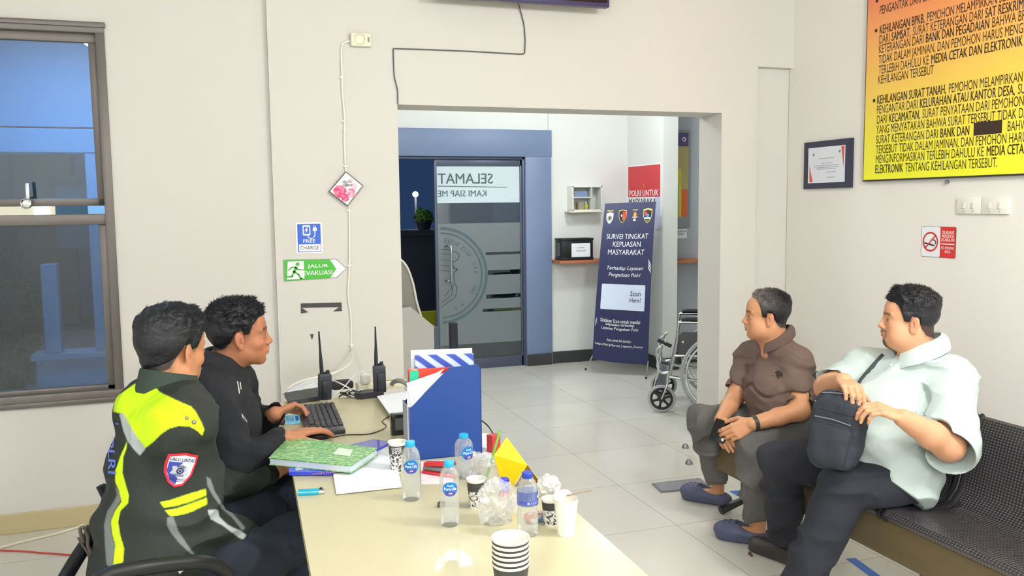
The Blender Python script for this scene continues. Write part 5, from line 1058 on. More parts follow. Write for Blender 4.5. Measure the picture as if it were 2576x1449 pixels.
# coffee cups with printed sleeves
m_cup = M('paper_cup_white', (238, 234, 222), .5); m_cupi = M('paper_cup_inside', (232, 226, 212), .55)
m_cupd = M('charcoal_band', (66, 66, 66), .5); m_news = pattern('newsprint', ((228, 226, 218), (228, 226, 218), (52, 50, 50)), 'noise', 150, th=.44, soft=.01)
def cup(name, label, foot, topv, wpx, band=True, txt=None, group=None, face=0.0, cat='cup', z0=T, hh=None):
    b = P(*foot, Z=z0); top = P(foot[0], topv, Y=b[1]); h = hh or top[2]-z0; r = wpx/2*(b[1]*1.06)/FPX
    t = thing(name, label, cat, tuple(b), group=group); r0 = r*.74
    rr = lambda z: r0+(r-r0)*z/h
    part('cup_wall', MB().lathe([(r0-.002, .002), (r0, .0), (r, h), (r+.0018, h+.001), (r+.0012, h+.003), (r-.0012, h+.002), (r-.0012, h), (r0-.0015, .004), (0, .004)], b, 36, cap0=True), m_cup, t)
    if band:
        part('lower_print', MB().lathe([(rr(.03*h)+.0004, .03*h), (rr(.62*h)+.0004, .62*h)], b, 36, cap0=False, cap1=False), m_news, t)
        part('dark_band', MB().lathe([(rr(.62*h)+.0005, .62*h), (rr(.93*h)+.0005, .93*h)], b, 36, cap0=False, cap1=False), m_cupd, t)
        if txt:
            g = MB()
            for s_, z_, hh_ in txt:
                vs, fs = fitted(s_, r*1.15, hh_, bold=.006)
                g.add([(b[0]+(rr(z_*h)+.0012)*math.sin(x/r+face), b[1]-(rr(z_*h)+.0012)*math.cos(x/r+face), b[2]+z_*h+y) for x, y in vs], fs)
            part('lettering', g, m_whiteink, t, smooth=False)
    return t, b, r, h
cup('coffee_cup', 'printed coffee cup standing behind the left water bottle', (1001, 1184), 1112, 44, txt=(('COFFEE', .84, .008), ('SHOP', .72, .012)), face=-.3)
cup('coffee_cup', 'printed coffee cup between the middle water bottle and the crumpled plastic', (1198, 1275), 1205, 46)
cup('coffee_cup', 'printed coffee cup half hidden behind the empty white cup', (1385, 1318), 1255, 46, txt=(('NO', .35, .014),), face=.5)
_t, wb_, wr_, wh2 = cup('paper_cup', 'empty white paper cup near the right edge of the desk', (1424, 1343), 1262, 62, band=False)
part('cup_inner', MB().lathe([(wr_*.98, wh2*.99), (wr_*1.01, wh2+.008), (wr_*.97, wh2+.008), (wr_*.90, wh2*.6)], wb_, 36, cap0=False, cap1=False), m_cupi, _t)
single('stirrer', MB().box(wb_+np.array([.045, .02, wh2+.010]), (.075, .004, .0015), .0005, rz=.15), M('brown_stirrer', (150, 120, 92), .6), 'thin brown stirring stick lying across the empty white cup', 'stirrer')
sb_ = P(1286, 1510, Z=T); zc = T
def stack_cup(k, top):
    h = .080; r1 = .0375; r0 = .027; z = T+k*.0105; b = np.array([sb_[0], sb_[1], z])
    t = thing('paper_cup', 'white paper cup, %s of the nested stack at the near desk end' % ('lowest', 'second from bottom', 'third from bottom', 'third from top', 'second from top', 'topmost')[k], 'cup', tuple(b), group='nested paper cups at the near end of the desk')
    part('cup_wall', MB().lathe([(r0-.001, .0015), (r0, 0), (r1, h), (r1+.002, h+.0008), (r1+.0014, h+.003), (r1-.001, h+.002), (r0-.001, .003), (0, .003)], b, 40), m_cup, t)
    part('dark_band', MB().lathe([(r0+(r1-r0)*.15+.0004, h*.15), (r0+(r1-r0)*.955+.0004, h*.955)], b, 40, cap0=False, cap1=False), m_cupd, t)
for k in range(6): stack_cup(k, k == 5)
# bottles
m_pet = thin_glass('clear_plastic_bottle', (250, 252, 254), gloss=.02, rough=.06, opac=.17, ocol=(240, 248, 255), fres=.5)
m_water = thin_glass('water', (222, 234, 240), gloss=.02, opac=.06, ocol=(214, 226, 236))
def bottle(label, foot, topv, capc, lab, face, wpx, text_, ribs=True, fill=.0):
    b = tp(*foot); h = P(foot[0], topv, Y=b[1])[2]-T; r = wpx/2*(b[1]*1.05)/FPX
    t = thing('water_bottle', label, 'bottle', tuple(b))
    pr = [(r*.80, 0), (r*.96, .004), (r, .012), (r*.97, h*.16), (r, h*.18), (r*.965, h*.22), (r, h*.25), (r*.965, h*.29), (r, h*.32), (r*.94, h*.36), (r*.90, h*.44), (r*.94, h*.50), (r, h*.54), (r, h*.72), (r*.93, h*.79), (r*.74, h*.86), (r*.46, h*.905), (r*.40, h*.92), (r*.40, h*.97)]
    part('bottle_body', MB().lathe(pr, b, 40, cap1=False), m_pet, t)
    part('cap', MB().lathe([(r*.50, h*.915), (r*.52, h*.92), (r*.52, h*.99), (r*.47, h*1.0), (0, h*1.0)], b, 40, ribs=(26, .02, h*.92, h*.985)), M('cap_%d' % capc[0], capc, .35), t)
    part('neck_ring', MB().lathe([(r*.44, h*.895), (r*.56, h*.90), (r*.56, h*.908), (r*.44, h*.912)], b, 32), m_pet, t)
    cz = h*.60; rl = r*1.012
    def cyl(x, y, off=0.0): a_ = x/rl+face; return (b[0]+(rl+off)*math.sin(a_), b[1]-(rl+off)*math.cos(a_), b[2]+cz+y)
    g = MB(); n = 12; gv = [(x, y) for x, y in ([(0, 0)]+[(r*.80*math.cos(a_), r*.70*math.sin(a_)) for a_ in np.linspace(0, 2*PI, 29)[:-1]])]
    if lab == 'oval':
        vs = []; fs = []
        for i in range(9):
            for j in range(28): a_ = 2*PI*j/28; q = (i+.0)/8; vs.append((r*.82*q*math.cos(a_), r*.74*q*math.sin(a_)))
        for i in range(8):
            for j in range(28): fs.append((i*28+j, i*28+(j+1) % 28, (i+1)*28+(j+1) % 28, (i+1)*28+j))
        g.add([cyl(x, y) for x, y in vs], fs); lbm = M('label_blue', (24, 120, 196), .3)
        lo = part('label', g, lbm, t)
        g = MB()
        for i in range(9):
            pass
        q_ = rect(-r*.50, -r*.62, r*.50, -r*.22, 8, 2); g.add([cyl(x, y, .0004) for x, y in q_[0]], q_[1]); part('label_lower_field', g, M('label_purple', (88, 64, 150), .3), lo)
        g = MB()
        for s_, w_, hh_, y_ in text_:
            vs, fs = fitted(s_, r*w_, r*hh_, bold=.008); g.add([cyl(x, y+y_*r, .0008) for x, y in vs], fs)
        part('lettering', g, m_whiteink, lo, smooth=False)
        q_ = disc(r*1.25, -r*.05, r*.16, 12, r*.2); part('pink_mark', MB().add([cyl(x, y) for x, y in q_[0]], q_[1]), M('label_pink', (236, 84, 120), .3), lo, smooth=False)
    else:
        lo = part('label', MB().lathe([(rl, h*.50), (rl, h*.72)], b, 40, cap0=False, cap1=False), thin_glass('blue_film_label', (120, 140, 214), gloss=.05, opac=.45, ocol=(110, 130, 214)), t)
        q_ = rect(-r*1.3, -r*.42, r*1.3, -r*.12, 12, 1); part('label_band', MB().add([cyl(x, y, .0004) for x, y in q_[0]], q_[1]), M('label_violet', (72, 84, 190), .3), lo)
        g = MB()
        for s_, w_, hh_, y_ in text_:
            vs, fs = fitted(s_, r*w_, r*hh_, bold=.006); g.add([cyl(x+(r*.75 if s_ == 'AD' else 0), y+y_*r, .0008) for x, y in vs], fs)
        part('lettering', g, m_whiteink, lo, smooth=False)
    return t, b, r, h
PL = (('Nestle', .62, .18, .38), ('Pure Life', 1.25, .30, .05), ('AIR', .4, .16, -.42))
CB = (40, 170, 226)
bottle('small clear water bottle with a light blue cap, the leftmost bottle', (1035, 1256), 1109, CB, 'oval', -.15, 47, PL)
bottle('small clear water bottle with a light blue cap right against the blue file box', (1168, 1200), 1091, CB, 'oval', .30, 47, PL)
bottle('small clear water bottle with a light blue cap, nearest to the camera', (1132, 1320), 1158, CB, 'oval', -.15, 50, PL)
bottle('clear water bottle with a dark blue cap and a violet label', (1328, 1345), 1187, (44, 70, 180), 'wrap', .1, 56, (('AD', .45, .28, .25), ('B i r u', .9, .2, -.27)))
# stapler
s0, s1 = tp(1066, 1190, .0), tp(1128, 1200, .0); d = (s1-s0)/np.linalg.norm(s1-s0); Rz = math.atan2(d[1], d[0]); t = thing('stapler', 'red stapler lying on the printed slip', 'stapler', tuple(s0)); Ls = .115
st_r = M('red_plastic', (214, 52, 56), .3)
def sp2(x, y, z): return s0+d*x+np.array([-d[1], d[0], 0])*y+zd*z
part('stapler_base', MB().box(sp2(Ls/2, 0, .007), (Ls, .026, .008), .003, rz=Rz), st_r, t); part('magazine', MB().box(sp2(Ls*.46, 0, .020), (Ls*.9, .013, .012), .001, rot=Matrix.Rotation(Rz, 3, 'Z')@Matrix.Rotation(-.06, 3, 'Y')), m_steel, t)
part('stapler_arm', MB().box(sp2(Ls*.5, 0, .036), (Ls*.94, .022, .014), .006, rot=Matrix.Rotation(Rz, 3, 'Z')@Matrix.Rotation(-.13, 3, 'Y'), seg=3), st_r, t)
# yellow card bent into a tent, brown inside
ye = M('bright_yellow_card', (250, 226, 8), .5); 
yb_ = tp(1265, 1250)[1]
cy = [P(1275, 1100, Y=yb_+.06), P(1327, 1170, Y=yb_+.02), P(1290, 1222, Z=T+.003), P(1262, 1222, Z=T+.003), P(1243, 1145, Y=yb_+.05)]
yc = thing('yellow_envelope', 'bright yellow card envelope standing bent at the right of the desk', 'envelope', tuple(cy[3]))
part('front_flap', MB().add([cy[0], cy[4], cy[3], cy[2], cy[1]]+[p+np.array([.0, .002, 0]) for p in (cy[0], cy[4], cy[3], cy[2], cy[1])], [(0, 1, 2, 3, 4), (9, 8, 7, 6, 5)]+[(i, i+5, (i+1) % 5+5, (i+1) % 5) for i in range(5)]), ye, yc, smooth=False)
r1, r2 = P(1360, 1215, Z=T+.004), P(1297, 1224, Z=T+.003)
part('inner_face', MB().add([cy[1], r2, r1]+[p+np.array([0, .002, 0]) for p in (cy[1], r2, r1)], [(0, 1, 2), (5, 4, 3), (0, 3, 4, 1), (1, 4, 5, 2), (2, 5, 3, 0)]), M('brown_inside', (150, 106, 22), .6), yc, smooth=False)
part('back_flap', MB().add([cy[0]+np.array([0, .004, 0]), cy[1]+np.array([0, .004, 0]), r1+np.array([.003, .004, 0]), P(1366, 1222, Z=T+.002)+np.array([0, .006, 0])], [(0, 1, 2, 3)]), ye, yc, smooth=False)
single('red_box', MB().box(tp(1242, 1138)+zd*.03, (.035, .03, .06), .002, rz=.4), M('dull_red_card', (188, 60, 58), .5), 'small dull red carton behind the green straw', 'carton', smooth=False)
# glue stick
gb = tp(1268, 1246); t = thing('glue_bottle', 'small bottle with a bright blue cap in front of the yellow card', 'bottle', tuple(gb)); gr = .0135
zt_ = P(1268, 1203, Y=gb[1])[2]-T
part('glue_body', MB().lathe([(gr*.9, 0), (gr, .003), (gr, zt_*.3), (gr*.8, zt_*.33)], gb, 24), M('glue_red', (214, 52, 92), .4), t); part('cap', MB().lathe([(gr*1.1, zt_*.32), (gr*1.12, zt_*.95), (gr*.95, zt_), (0, zt_)], gb, 24), M('bright_blue_cap', (30, 44, 220), .35), t)
# clear dome cup with green straw, crumpled plastic bags
m_film_c = thin_glass('crinkled_clear_plastic', (252, 252, 253), gloss=.04, rough=.2, opac=.26, ocol=(250, 251, 252), fres=.4)
m_film_w = thin_glass('milky_plastic', (232, 234, 234), gloss=.06, rough=.3, opac=.6, ocol=(246, 246, 244), fres=.4)
def crumple(name, label, c, r, seed, m, cat, amp=.35, sc=26.0):
    bm = bmesh.new(); bmesh.ops.create_icosphere(bm, subdivisions=5, radius=1.0); V_ = np.array([v.co[:] for v in bm.verts])
    n1 = np.abs(vnoise(V_*1.0+seed*7.3, (2.2, 2.2, 2.2))); n2 = np.abs(vnoise(V_+seed*3.1, (5, 5, 5))); n3 = np.abs(vnoise(V_+seed, (11, 11, 11)))
    s_ = 1-amp*n1*1.5-amp*.42*n2-amp*.10*n3; V_ = V_*s_[:, None]*np.array(r); V_[:, 2] = np.maximum(V_[:, 2], -r[2]*.6); V_[:, 2] -= V_[:, 2].min()
    for v, q in zip(bm.verts, V_): v.co = Vector(q+np.array(c))
    return single(name, MB().bm(bm), m, label, cat, angle=20)
cb0 = tp(1235, 1215); 
t = thing('clear_cup', 'clear plastic cup with a dome lid and a green straw', 'cup', tuple(cb0)); hz_ = P(1235, 1150, Y=cb0[1])[2]-T
part('cup_wall', MB().lathe([(.026, 0), (.030, .004), (.036, hz_*.8), (.038, hz_*.82), (.034, hz_*.95), (.014, hz_*1.1)], cb0, 30, cap1=False), m_film_c, t)
part('lid_band', MB().lathe([(.037, hz_*.74), (.039, hz_*.75), (.039, hz_*.82), (.037, hz_*.83)], cb0, 30, cap0=False, cap1=False), m_film_w, t)
st0, st1 = cb0+np.array([-.012, 0, hz_*.25]), P(1258, 1082, Y=cb0[1]+.01)
single('drinking_straw', MB().tube([st0, st1], .0036, 12), M('green_straw', (112, 190, 72), .35), 'green drinking straw leaning up out of the clear cup', 'straw')
crumple('plastic_bag', 'crumpled clear plastic bag in front of the yellow card', tp(1252, 1312), (.060, .045, .075), 1.0, m_film_c, 'plastic bag')
crumple('plastic_bag', 'crumpled milky plastic bag between the blue capped bottle and the white cup', tp(1378, 1245), (.040, .03, .04), 2.3, m_film_w, 'plastic bag', amp=.2)
crumple('plastic_bag', 'thin crumpled wrapper right of the file box behind the bottles', tp(1195, 1200), (.05, .045, .05), 4.1, m_film_c, 'plastic bag')
crumple('tissue', 'small crumpled white tissue near the right desk edge behind the empty cup', tp(1415, 1262), (.03, .02, .022), 5.2, m_paper, 'tissue', amp=.2)
single('brown_sweet', MB().box(tp(1110, 1268, .008), (.02, .015, .016), .005, rz=.6), M('brown_wrapper', (96, 72, 60), .4), 'small brown lump behind the nearest water bottle', 'wrapper')
single('snack_packet', MB().box(tp(1345, 1300, .012), (.05, .035, .022), .006, rz=.3), pattern('orange_brown_packet', ((206, 104, 58), (236, 232, 224), (60, 140, 220)), 'noise', 30, th=.5, soft=.03), 'small orange and white snack packet behind the blue capped bottle', 'packet')
single('black_cable', MB().tube(smooth_path([tp(1212, 1058, .03), tp(1228, 1072, .02), tp(1240, 1090, .01), tp(1248, 1100, .003)], 6), .0025, 8), m_black, 'short black cable coming out behind the blue file box', 'cable')
single('paper_sheet', MB().grid(lambda i, j: (tp(1195, 1088, .002)*(1-i)+tp(1236, 1092, .002)*i)*(1-j)+(tp(1195, 1150, .002)*(1-i)+tp(1245, 1165, .002)*i)*j, 4, 4, thick=.001), m_pap2, 'white sheet showing at the right of the blue file box', 'paper')

# ================================================================== floor things
m_tape = M('blue_tape', (26, 104, 206), .4)
def strip(name, label, pts, m, cat, w=.045):
    a, b = pts; d = (b-a)/np.linalg.norm(b-a); n = np.array([-d[1], d[0], 0])*w/2
    return single(name, MB().add([a-n+zd*.001, b-n+zd*.001, b+n+zd*.001, a+n+zd*.001, a-n, b-n, b+n, a+n], [(0, 1, 2, 3), (7, 6, 5, 4), (0, 4, 5, 1), (1, 5, 6, 2), (2, 6, 7, 3), (3, 7, 4, 0)]), m, label, cat, smooth=False)
strip('floor_tape', 'strip of blue tape on the floor at the near right edge', (P(2140, 1405, Z=0), P(2230, 1470, Z=0)), m_tape, 'tape')
strip('floor_tape', 'piece of blue tape on the floor behind the feet of the man in brown', (P(1845, 1235, Z=0), P(1905, 1268, Z=0)), m_tape, 'tape', .05)
mp_ = [P(*q, Z=.0) for q in ((1639, 1218), (1662, 1240), (1790, 1228), (1760, 1205))]; c = sum(mp_)/4
t = thing('floor_hatch', 'thin grey metal plate on the floor behind the left sandal', 'plate', tuple(c)); part('plate', MB().prism([(p[0]-c[0], p[1]-c[1]) for p in mp_], (tuple(c), (1, 0, 0), (0, 1, 0)), .006), m_steel, t, smooth=False)
part('plate_face', MB().prism([((p[0]-c[0])*.9, (p[1]-c[1])*.85) for p in mp_], (tuple(c+zd*.006), (1, 0, 0), (0, 1, 0)), .0008), M('plate_grey', (150, 152, 158), .3, var=.2, vs=20), t, smooth=False)
single('bolt', MB().tube([P(1886, 1392, Z=.006), P(1892, 1398, Z=.006)], .005, 8).sphere(P(1886, 1392, Z=.007), .008), M('rusty_brown', (90, 66, 54), .6), 'tiny brown bolt lying on the floor before the bench', 'bolt')
for i, (u, v) in enumerate(((1724, 1127), (1733, 1167))):
    c = P(u, v, Z=.0); single('door_stop', MB().lathe([(.022, 0), (.022, .010), (.010, .028), (0, .03)], c, 16), m_steel, ('farther', 'nearer')[i]+' of two small steel knobs on the floor left of the grey trousers', 'knob', group='steel knobs on the floor')
cw_ = MB().tube(smooth_path([P(-30, 1386, Z=.006), P(60, 1362, Z=.006), P(150, 1340, Z=.006), P(205, 1322, Z=.006), P(235, 1302, Z=.006), P(262, 1280, Z=.006)], 6), .006, 8); single('floor_cable', cw_, m_cream, 'cream cable running along the floor by the window wall', 'cable')
cw_ = MB().tube(smooth_path([P(-30, 1384, Z=.004), P(50, 1386, Z=.004), P(110, 1391, Z=.004), P(200, 1396, Z=.004), P(265, 1390, Z=.004)], 6), .004, 8); single('floor_cable', cw_, M('red_cable', (196, 74, 66), .5), 'thin red cable on the floor at the left', 'cable')
# three-seat perforated steel bench along the right side
bn = thing('bench', 'black perforated steel waiting bench under the notice board', 'bench', (2.5, 2.4, 0))
m_bmet = M('black_coated_metal', (34, 34, 40), .32, metal=.2, var=.05)
m_perf = bpy.data.materials.new('perforated_black_metal'); m_perf.use_nodes = True; N = m_perf.node_tree.nodes; L = m_perf.node_tree.links; b_ = N['Principled BSDF']
b_.inputs['Roughness'].default_value = .35; tc = N.new('ShaderNodeTexCoord'); mp = N.new('ShaderNodeMapping'); mp.inputs['Rotation'].default_value = (.0, .0, PI/4); mp.inputs['Scale'].default_value = (1, 1, 1)
vo = N.new('ShaderNodeTexVoronoi'); vo.inputs['Scale'].default_value = 75; vo.inputs['Randomness'].default_value = 0.0; L.new(tc.outputs['UV'], vo.inputs['Vector'])
cr = N.new('ShaderNodeValToRGB'); cr.color_ramp.elements[0].position = .30; cr.color_ramp.elements[0].color = lin((92, 86, 84))+(1,); cr.color_ramp.elements[1].position = .36; cr.color_ramp.elements[1].color = lin((38, 38, 44))+(1,); L.new(vo.outputs['Distance'], cr.inputs[0]); L.new(cr.outputs[0], b_.inputs['Base Color'])
SY0 = 3.74; SW = .60
def seatprof(s):  # s 0..1 from the front lip to the back's top edge, in (x, z)
    pts = [(2.295, .375), (2.285, .395), (2.30, .408), (2.36, .41), (2.45, .398), (2.54, .39), (2.60, .40), (2.645, .45), (2.67, .55), (2.70, .66), (2.725, .72), (2.74, .725)]
    k = s*(len(pts)-1); i = min(int(k), len(pts)-2); f = k-i; return (pts[i][0]*(1-f)+pts[i+1][0]*f, pts[i][1]*(1-f)+pts[i+1][1]*f)
for k in range(4):
    y1 = SY0-k*(SW+.03); y0 = y1-SW
    def fn(i, j, y0=y0, y1=y1):
        x, z = seatprof(j); return (x, y0+(y1-y0)*i, z)
    g = MB().grid(lambda i, j: fn(1-i, j), 10, 33, thick=.004)
    so2 = part('seat_shell', g, m_perf, bn)
    me = so2.data; uv = me.uv_layers.new(name='UVMap'); 
    co = np.array([v.co[:] for v in me.vertices]); arc = co[:, 0]+co[:, 2]
    lp_ = np.zeros(len(me.loops), int); me.loops.foreach_get('vertex_index', lp_); uv.data.foreach_set('uv', np.stack([co[lp_, 1], arc[lp_]], 1).astype(np.float32).ravel())
    part('edge_rail', MB().tube([(seatprof(s)[0], y1, seatprof(s)[1]) for s in np.linspace(0, 1, 30)], .011, 8), m_bmet, so2)
    part('edge_rail', MB().tube([(seatprof(s)[0], y0, seatprof(s)[1]) for s in np.linspace(0, 1, 30)], .011, 8), m_bmet, so2)
part('seat_shade_rail', MB().b2((2.31, SY0-4*(SW+.03), .225), (2.335, SY0-.02, .368), .004), M('rail_shade_brown', (104, 90, 62), .6, var=.15, vs=4, stretch=(8, 1, 8)), bn)  # rail deepened in dark brown to stand in for shade below the seat
part('support_beam', MB().b2((2.42, SY0-4*(SW+.03), .30), (2.50, SY0, .37), .004), M('beam_olive', (92, 84, 62), .5), bn)
for y in (SY0-.12, 2.45, 1.45):
    part('leg', MB().tube([(2.46, y, .30), (2.46, y, .06), (2.32, y, .02)], .022, 8).tube([(2.46, y, .06), (2.66, y, .02)], .022, 8).tube([(2.46, y, .34), (2.66, y, .42), (2.71, y, .66)], .014, 8), m_bmet, bn)
# ================================================================== people
ZU = np.array([0, 0, 1.])
def nrm(v): v = np.array(v, float); return v/np.linalg.norm(v)
def basis(f, up=(0, 0, 1)):
    f = nrm(f); l = nrm(np.cross(up, f)); u = np.cross(f, l); return np.array([f, l, u])   # rows: forward, left, up
m_skin = None
def skin_mat(name, rough=.45):
    m = M(name, (200, 150, 115), rough, attr='Col', var=.05, vs=40, bump=.12, bs=260); b = m.node_tree.nodes['Principled BSDF']
    b.inputs['Specular IOR Level'].default_value = .3; b.inputs['Subsurface Weight'].default_value = .12; b.inputs['Subsurface Radius'].default_value = (.010, .004, .002); b.inputs['Subsurface Scale'].default_value = 1.0
    return m
def head_prims(v, o, R, s, st, face=True):
    """st: dict of face proportions. local axes: x forward, y left, z up, origin between the ears"""
    jw, fat, nose = st.get('jaw', 1.0), st.get('fat', 0.0), st.get('nose', 1.0)
    T_ = lambda p: o+s*(np.array(p, float)@R)
    def E(c, r, k=.02, op='add', rot=None):
        RR = R if rot is None else rot@R; v.ell(T_(c), np.array(r)*s, RR, k*s, op)
    def C(a, b, ra, rb, k=.01, op='add', flat=None, fs=1): v.cone(T_(a), T_(b), ra*s, rb*s, k*s, None if flat is None else np.array(flat)@R, fs, op)
    E((-.012, 0, .048), (.098, .076, .082), .01); E((.032, 0, .050), (.062, .066, .066)); E((.040, 0, -.015), (.052, .058*jw, .068)); E((.038, 0, -.058), (.050, .047*jw, .036))
    for y in (1, -1): E((.008, y*.040*jw, -.046), (.034, .022, .032)); E((.055, y*.040, -.012), (.026, .021, .020), .02)
    E((.072, 0, -.082), (.020, .024*jw, .018), .02); E((-.03, 0, -.03), (.05, .05, .05), .02)
    if fat: E((.030, 0, -.066), (.056, .060*jw, .034+.02*fat), .03); 
    if fat:
        for y in (1, -1): E((.045, y*.042, -.045), (.032, .022, .030), .025)
    if face:
        E((.076, 0, -.048), (.024, .030, .028), .02)
        for y in (1, -1):
            C((.087, y*.010, .035), (.070, y*.047, .036), .0095, .008, .012)
            E((.100, y*.031, .014), (.017, .018, .011), .014, 'sub'); E((.0765, y*.032, .012), (.0135, .0150, .0120), .005)
            E((.095, y*.032, .0110), (.0110, .0125, .0056), .002, 'sub')
        C((.089, 0, .026), (.104*1.0, 0, -.008), .0075, .0098*nose, .010); E((.1085, 0, -.0135), (.0115, .0105*nose, .0095), .008)
        for y in (1, -1): E((.100, y*.0125*nose, -.017), (.010, .0075, .0075), .006); E((.1035, y*.0065, -.0255), (.0055, .0035, .0035), .003, 'sub')
        C((.101, 0, -.030), (.1005, 0, -.038), .006, .006, .008)
        E((.0985, 0, -.0425), (.0075, .022, .0058), .004); E((.0970, 0, -.0535), (.0080, .019, .0068), .004); C((.104, -.022, -.0480), (.104, .022, -.0480), .0022, .0022, .003, 'sub')
        E((.094, 0, -.066), (.010, .018, .006), .010, 'sub')
    return T_
def ears(v, o, R, s):
    T_ = lambda p: o+s*(np.array(p, float)@R)
    for y in (1, -1):
        t = .25; Rr = np.array([[math.cos(t), 0, math.sin(t)], [0, 1, 0], [-math.sin(t), 0, math.cos(t)]])
        Ry = np.array([[math.cos(.35*y), math.sin(.35*y)*-1, 0], [math.sin(.35*y), math.cos(.35*y), 0], [0, 0, 1]])
        rr = Rr@Ry@R
        v.ell(T_((-.006, y*.082, .004)), np.array((.0175, .0055, .030))*s, rr, .005*s)
        v.ell(T_((-.001, y*.079, -.022)), np.array((.010, .0055, .012))*s, rr, .006*s)
        v.ell(T_((-.002, y*.0875, .006)), np.array((.0110, .0070, .0200))*s, rr, .003*s, 'sub')
        v.cone(T_((-.006, y*.0835, .014)), T_((-.008, y*.0835, -.004)), .0035*s, .003*s, .004*s)
        v.ell(T_((.003, y*.080, -.002)), np.array((.004, .005, .006))*s, rr, .004*s)
HL = dict(x=[-.13, -.085, -.055, -.035, -.018, .012, .024, .036, .050, .070, .085, .11], z=[-.052, -.052, -.045, -.020, .030, .034, .020, .050, .085, .100, .108, .12])
def hairline(x, st): return np.interp(x, st.get('hx', HL['x']), np.array(st.get('hz', HL['z'])))
FINGL = [(.044, .026, .021), (.049, .030, .022), (.045, .028, .022), (.034, .021, .019)]
def hand(v, w, d, n, side, curl, s=1.0, spread=.0, thumb=(.35, .5, .35), fore=None):
    """w wrist, d to the knuckles, n out of the palm, side: +1 thumb towards n x d; curl: per finger (mcp,pip,dip)"""
    d = nrm(d); n = nrm(np.array(n)-np.dot(n, d)*d); a = np.cross(n, d)*side
    offs = [.030, .0105, -.0095, -.0285]; klen = [.088, .090, .086, .079]
    v.ell(w+d*.050*s+a*.002, np.array((.048, .038, .0150))*s, np.array([d, a, n]), .010)
    for i in range(4):
        K = w+d*klen[i]*s+a*offs[i]*s-n*.002*s
        v.cone(w+a*offs[i]*.45*s+d*.012*s, K, .0145*s, .0112*s, .008, n, .85)
        sa = spread*(1.5-i)*.10; dd = nrm(d+a*sa); c = curl[i]; ang = 0; p = K; L_ = FINGL[i]; rr = [.0100, .0092, .0083, .0070]
        if i == 3: rr = [.0088, .0080, .0072, .0062]
        for q in range(3):
            ang += c[q]; dr = dd*math.cos(ang)+n*math.sin(ang); e = p+dr*L_[q]*s
            v.cone(p, e, rr[q]*s, rr[q+1]*s, .0035); p = e
    t0, t1, t2 = thumb
    b = w+d*.020*s+a*.020*s+n*.004*s; m = b+nrm(d*.60+a*(.80-t0*.4)+n*t0)*.046*s; e = m+nrm(d*.85+a*(.45-t1*.6)+n*t1)*.034*s; f_ = e+nrm(d*.95+a*(.25-t2*.7)+n*t2)*.026*s
    v.cone(b, m, .0170*s, .0125*s, .010); v.cone(m, e, .0118*s, .0102*s, .004); v.cone(e, f_, .0102*s, .0080*s, .004)
def limb(v, pts, rads, k=.015, flats=None):
    for i in range(len(pts)-1): v.cone(pts[i], pts[i+1], rads[i], rads[i+1], k)
def bounds(pts, m): pts = np.array(pts); return pts.min(0)-m, pts.max(0)+m
def merge(parts_):
    V = []; F = []; C_ = []; o = 0
    for v, f, c in parts_: V.append(v); F.append(f+o); C_.append(c); o += len(v)
    return np.concatenate(V), np.concatenate(F), np.concatenate(C_)
def srgb(c): return np.array(lin(c))
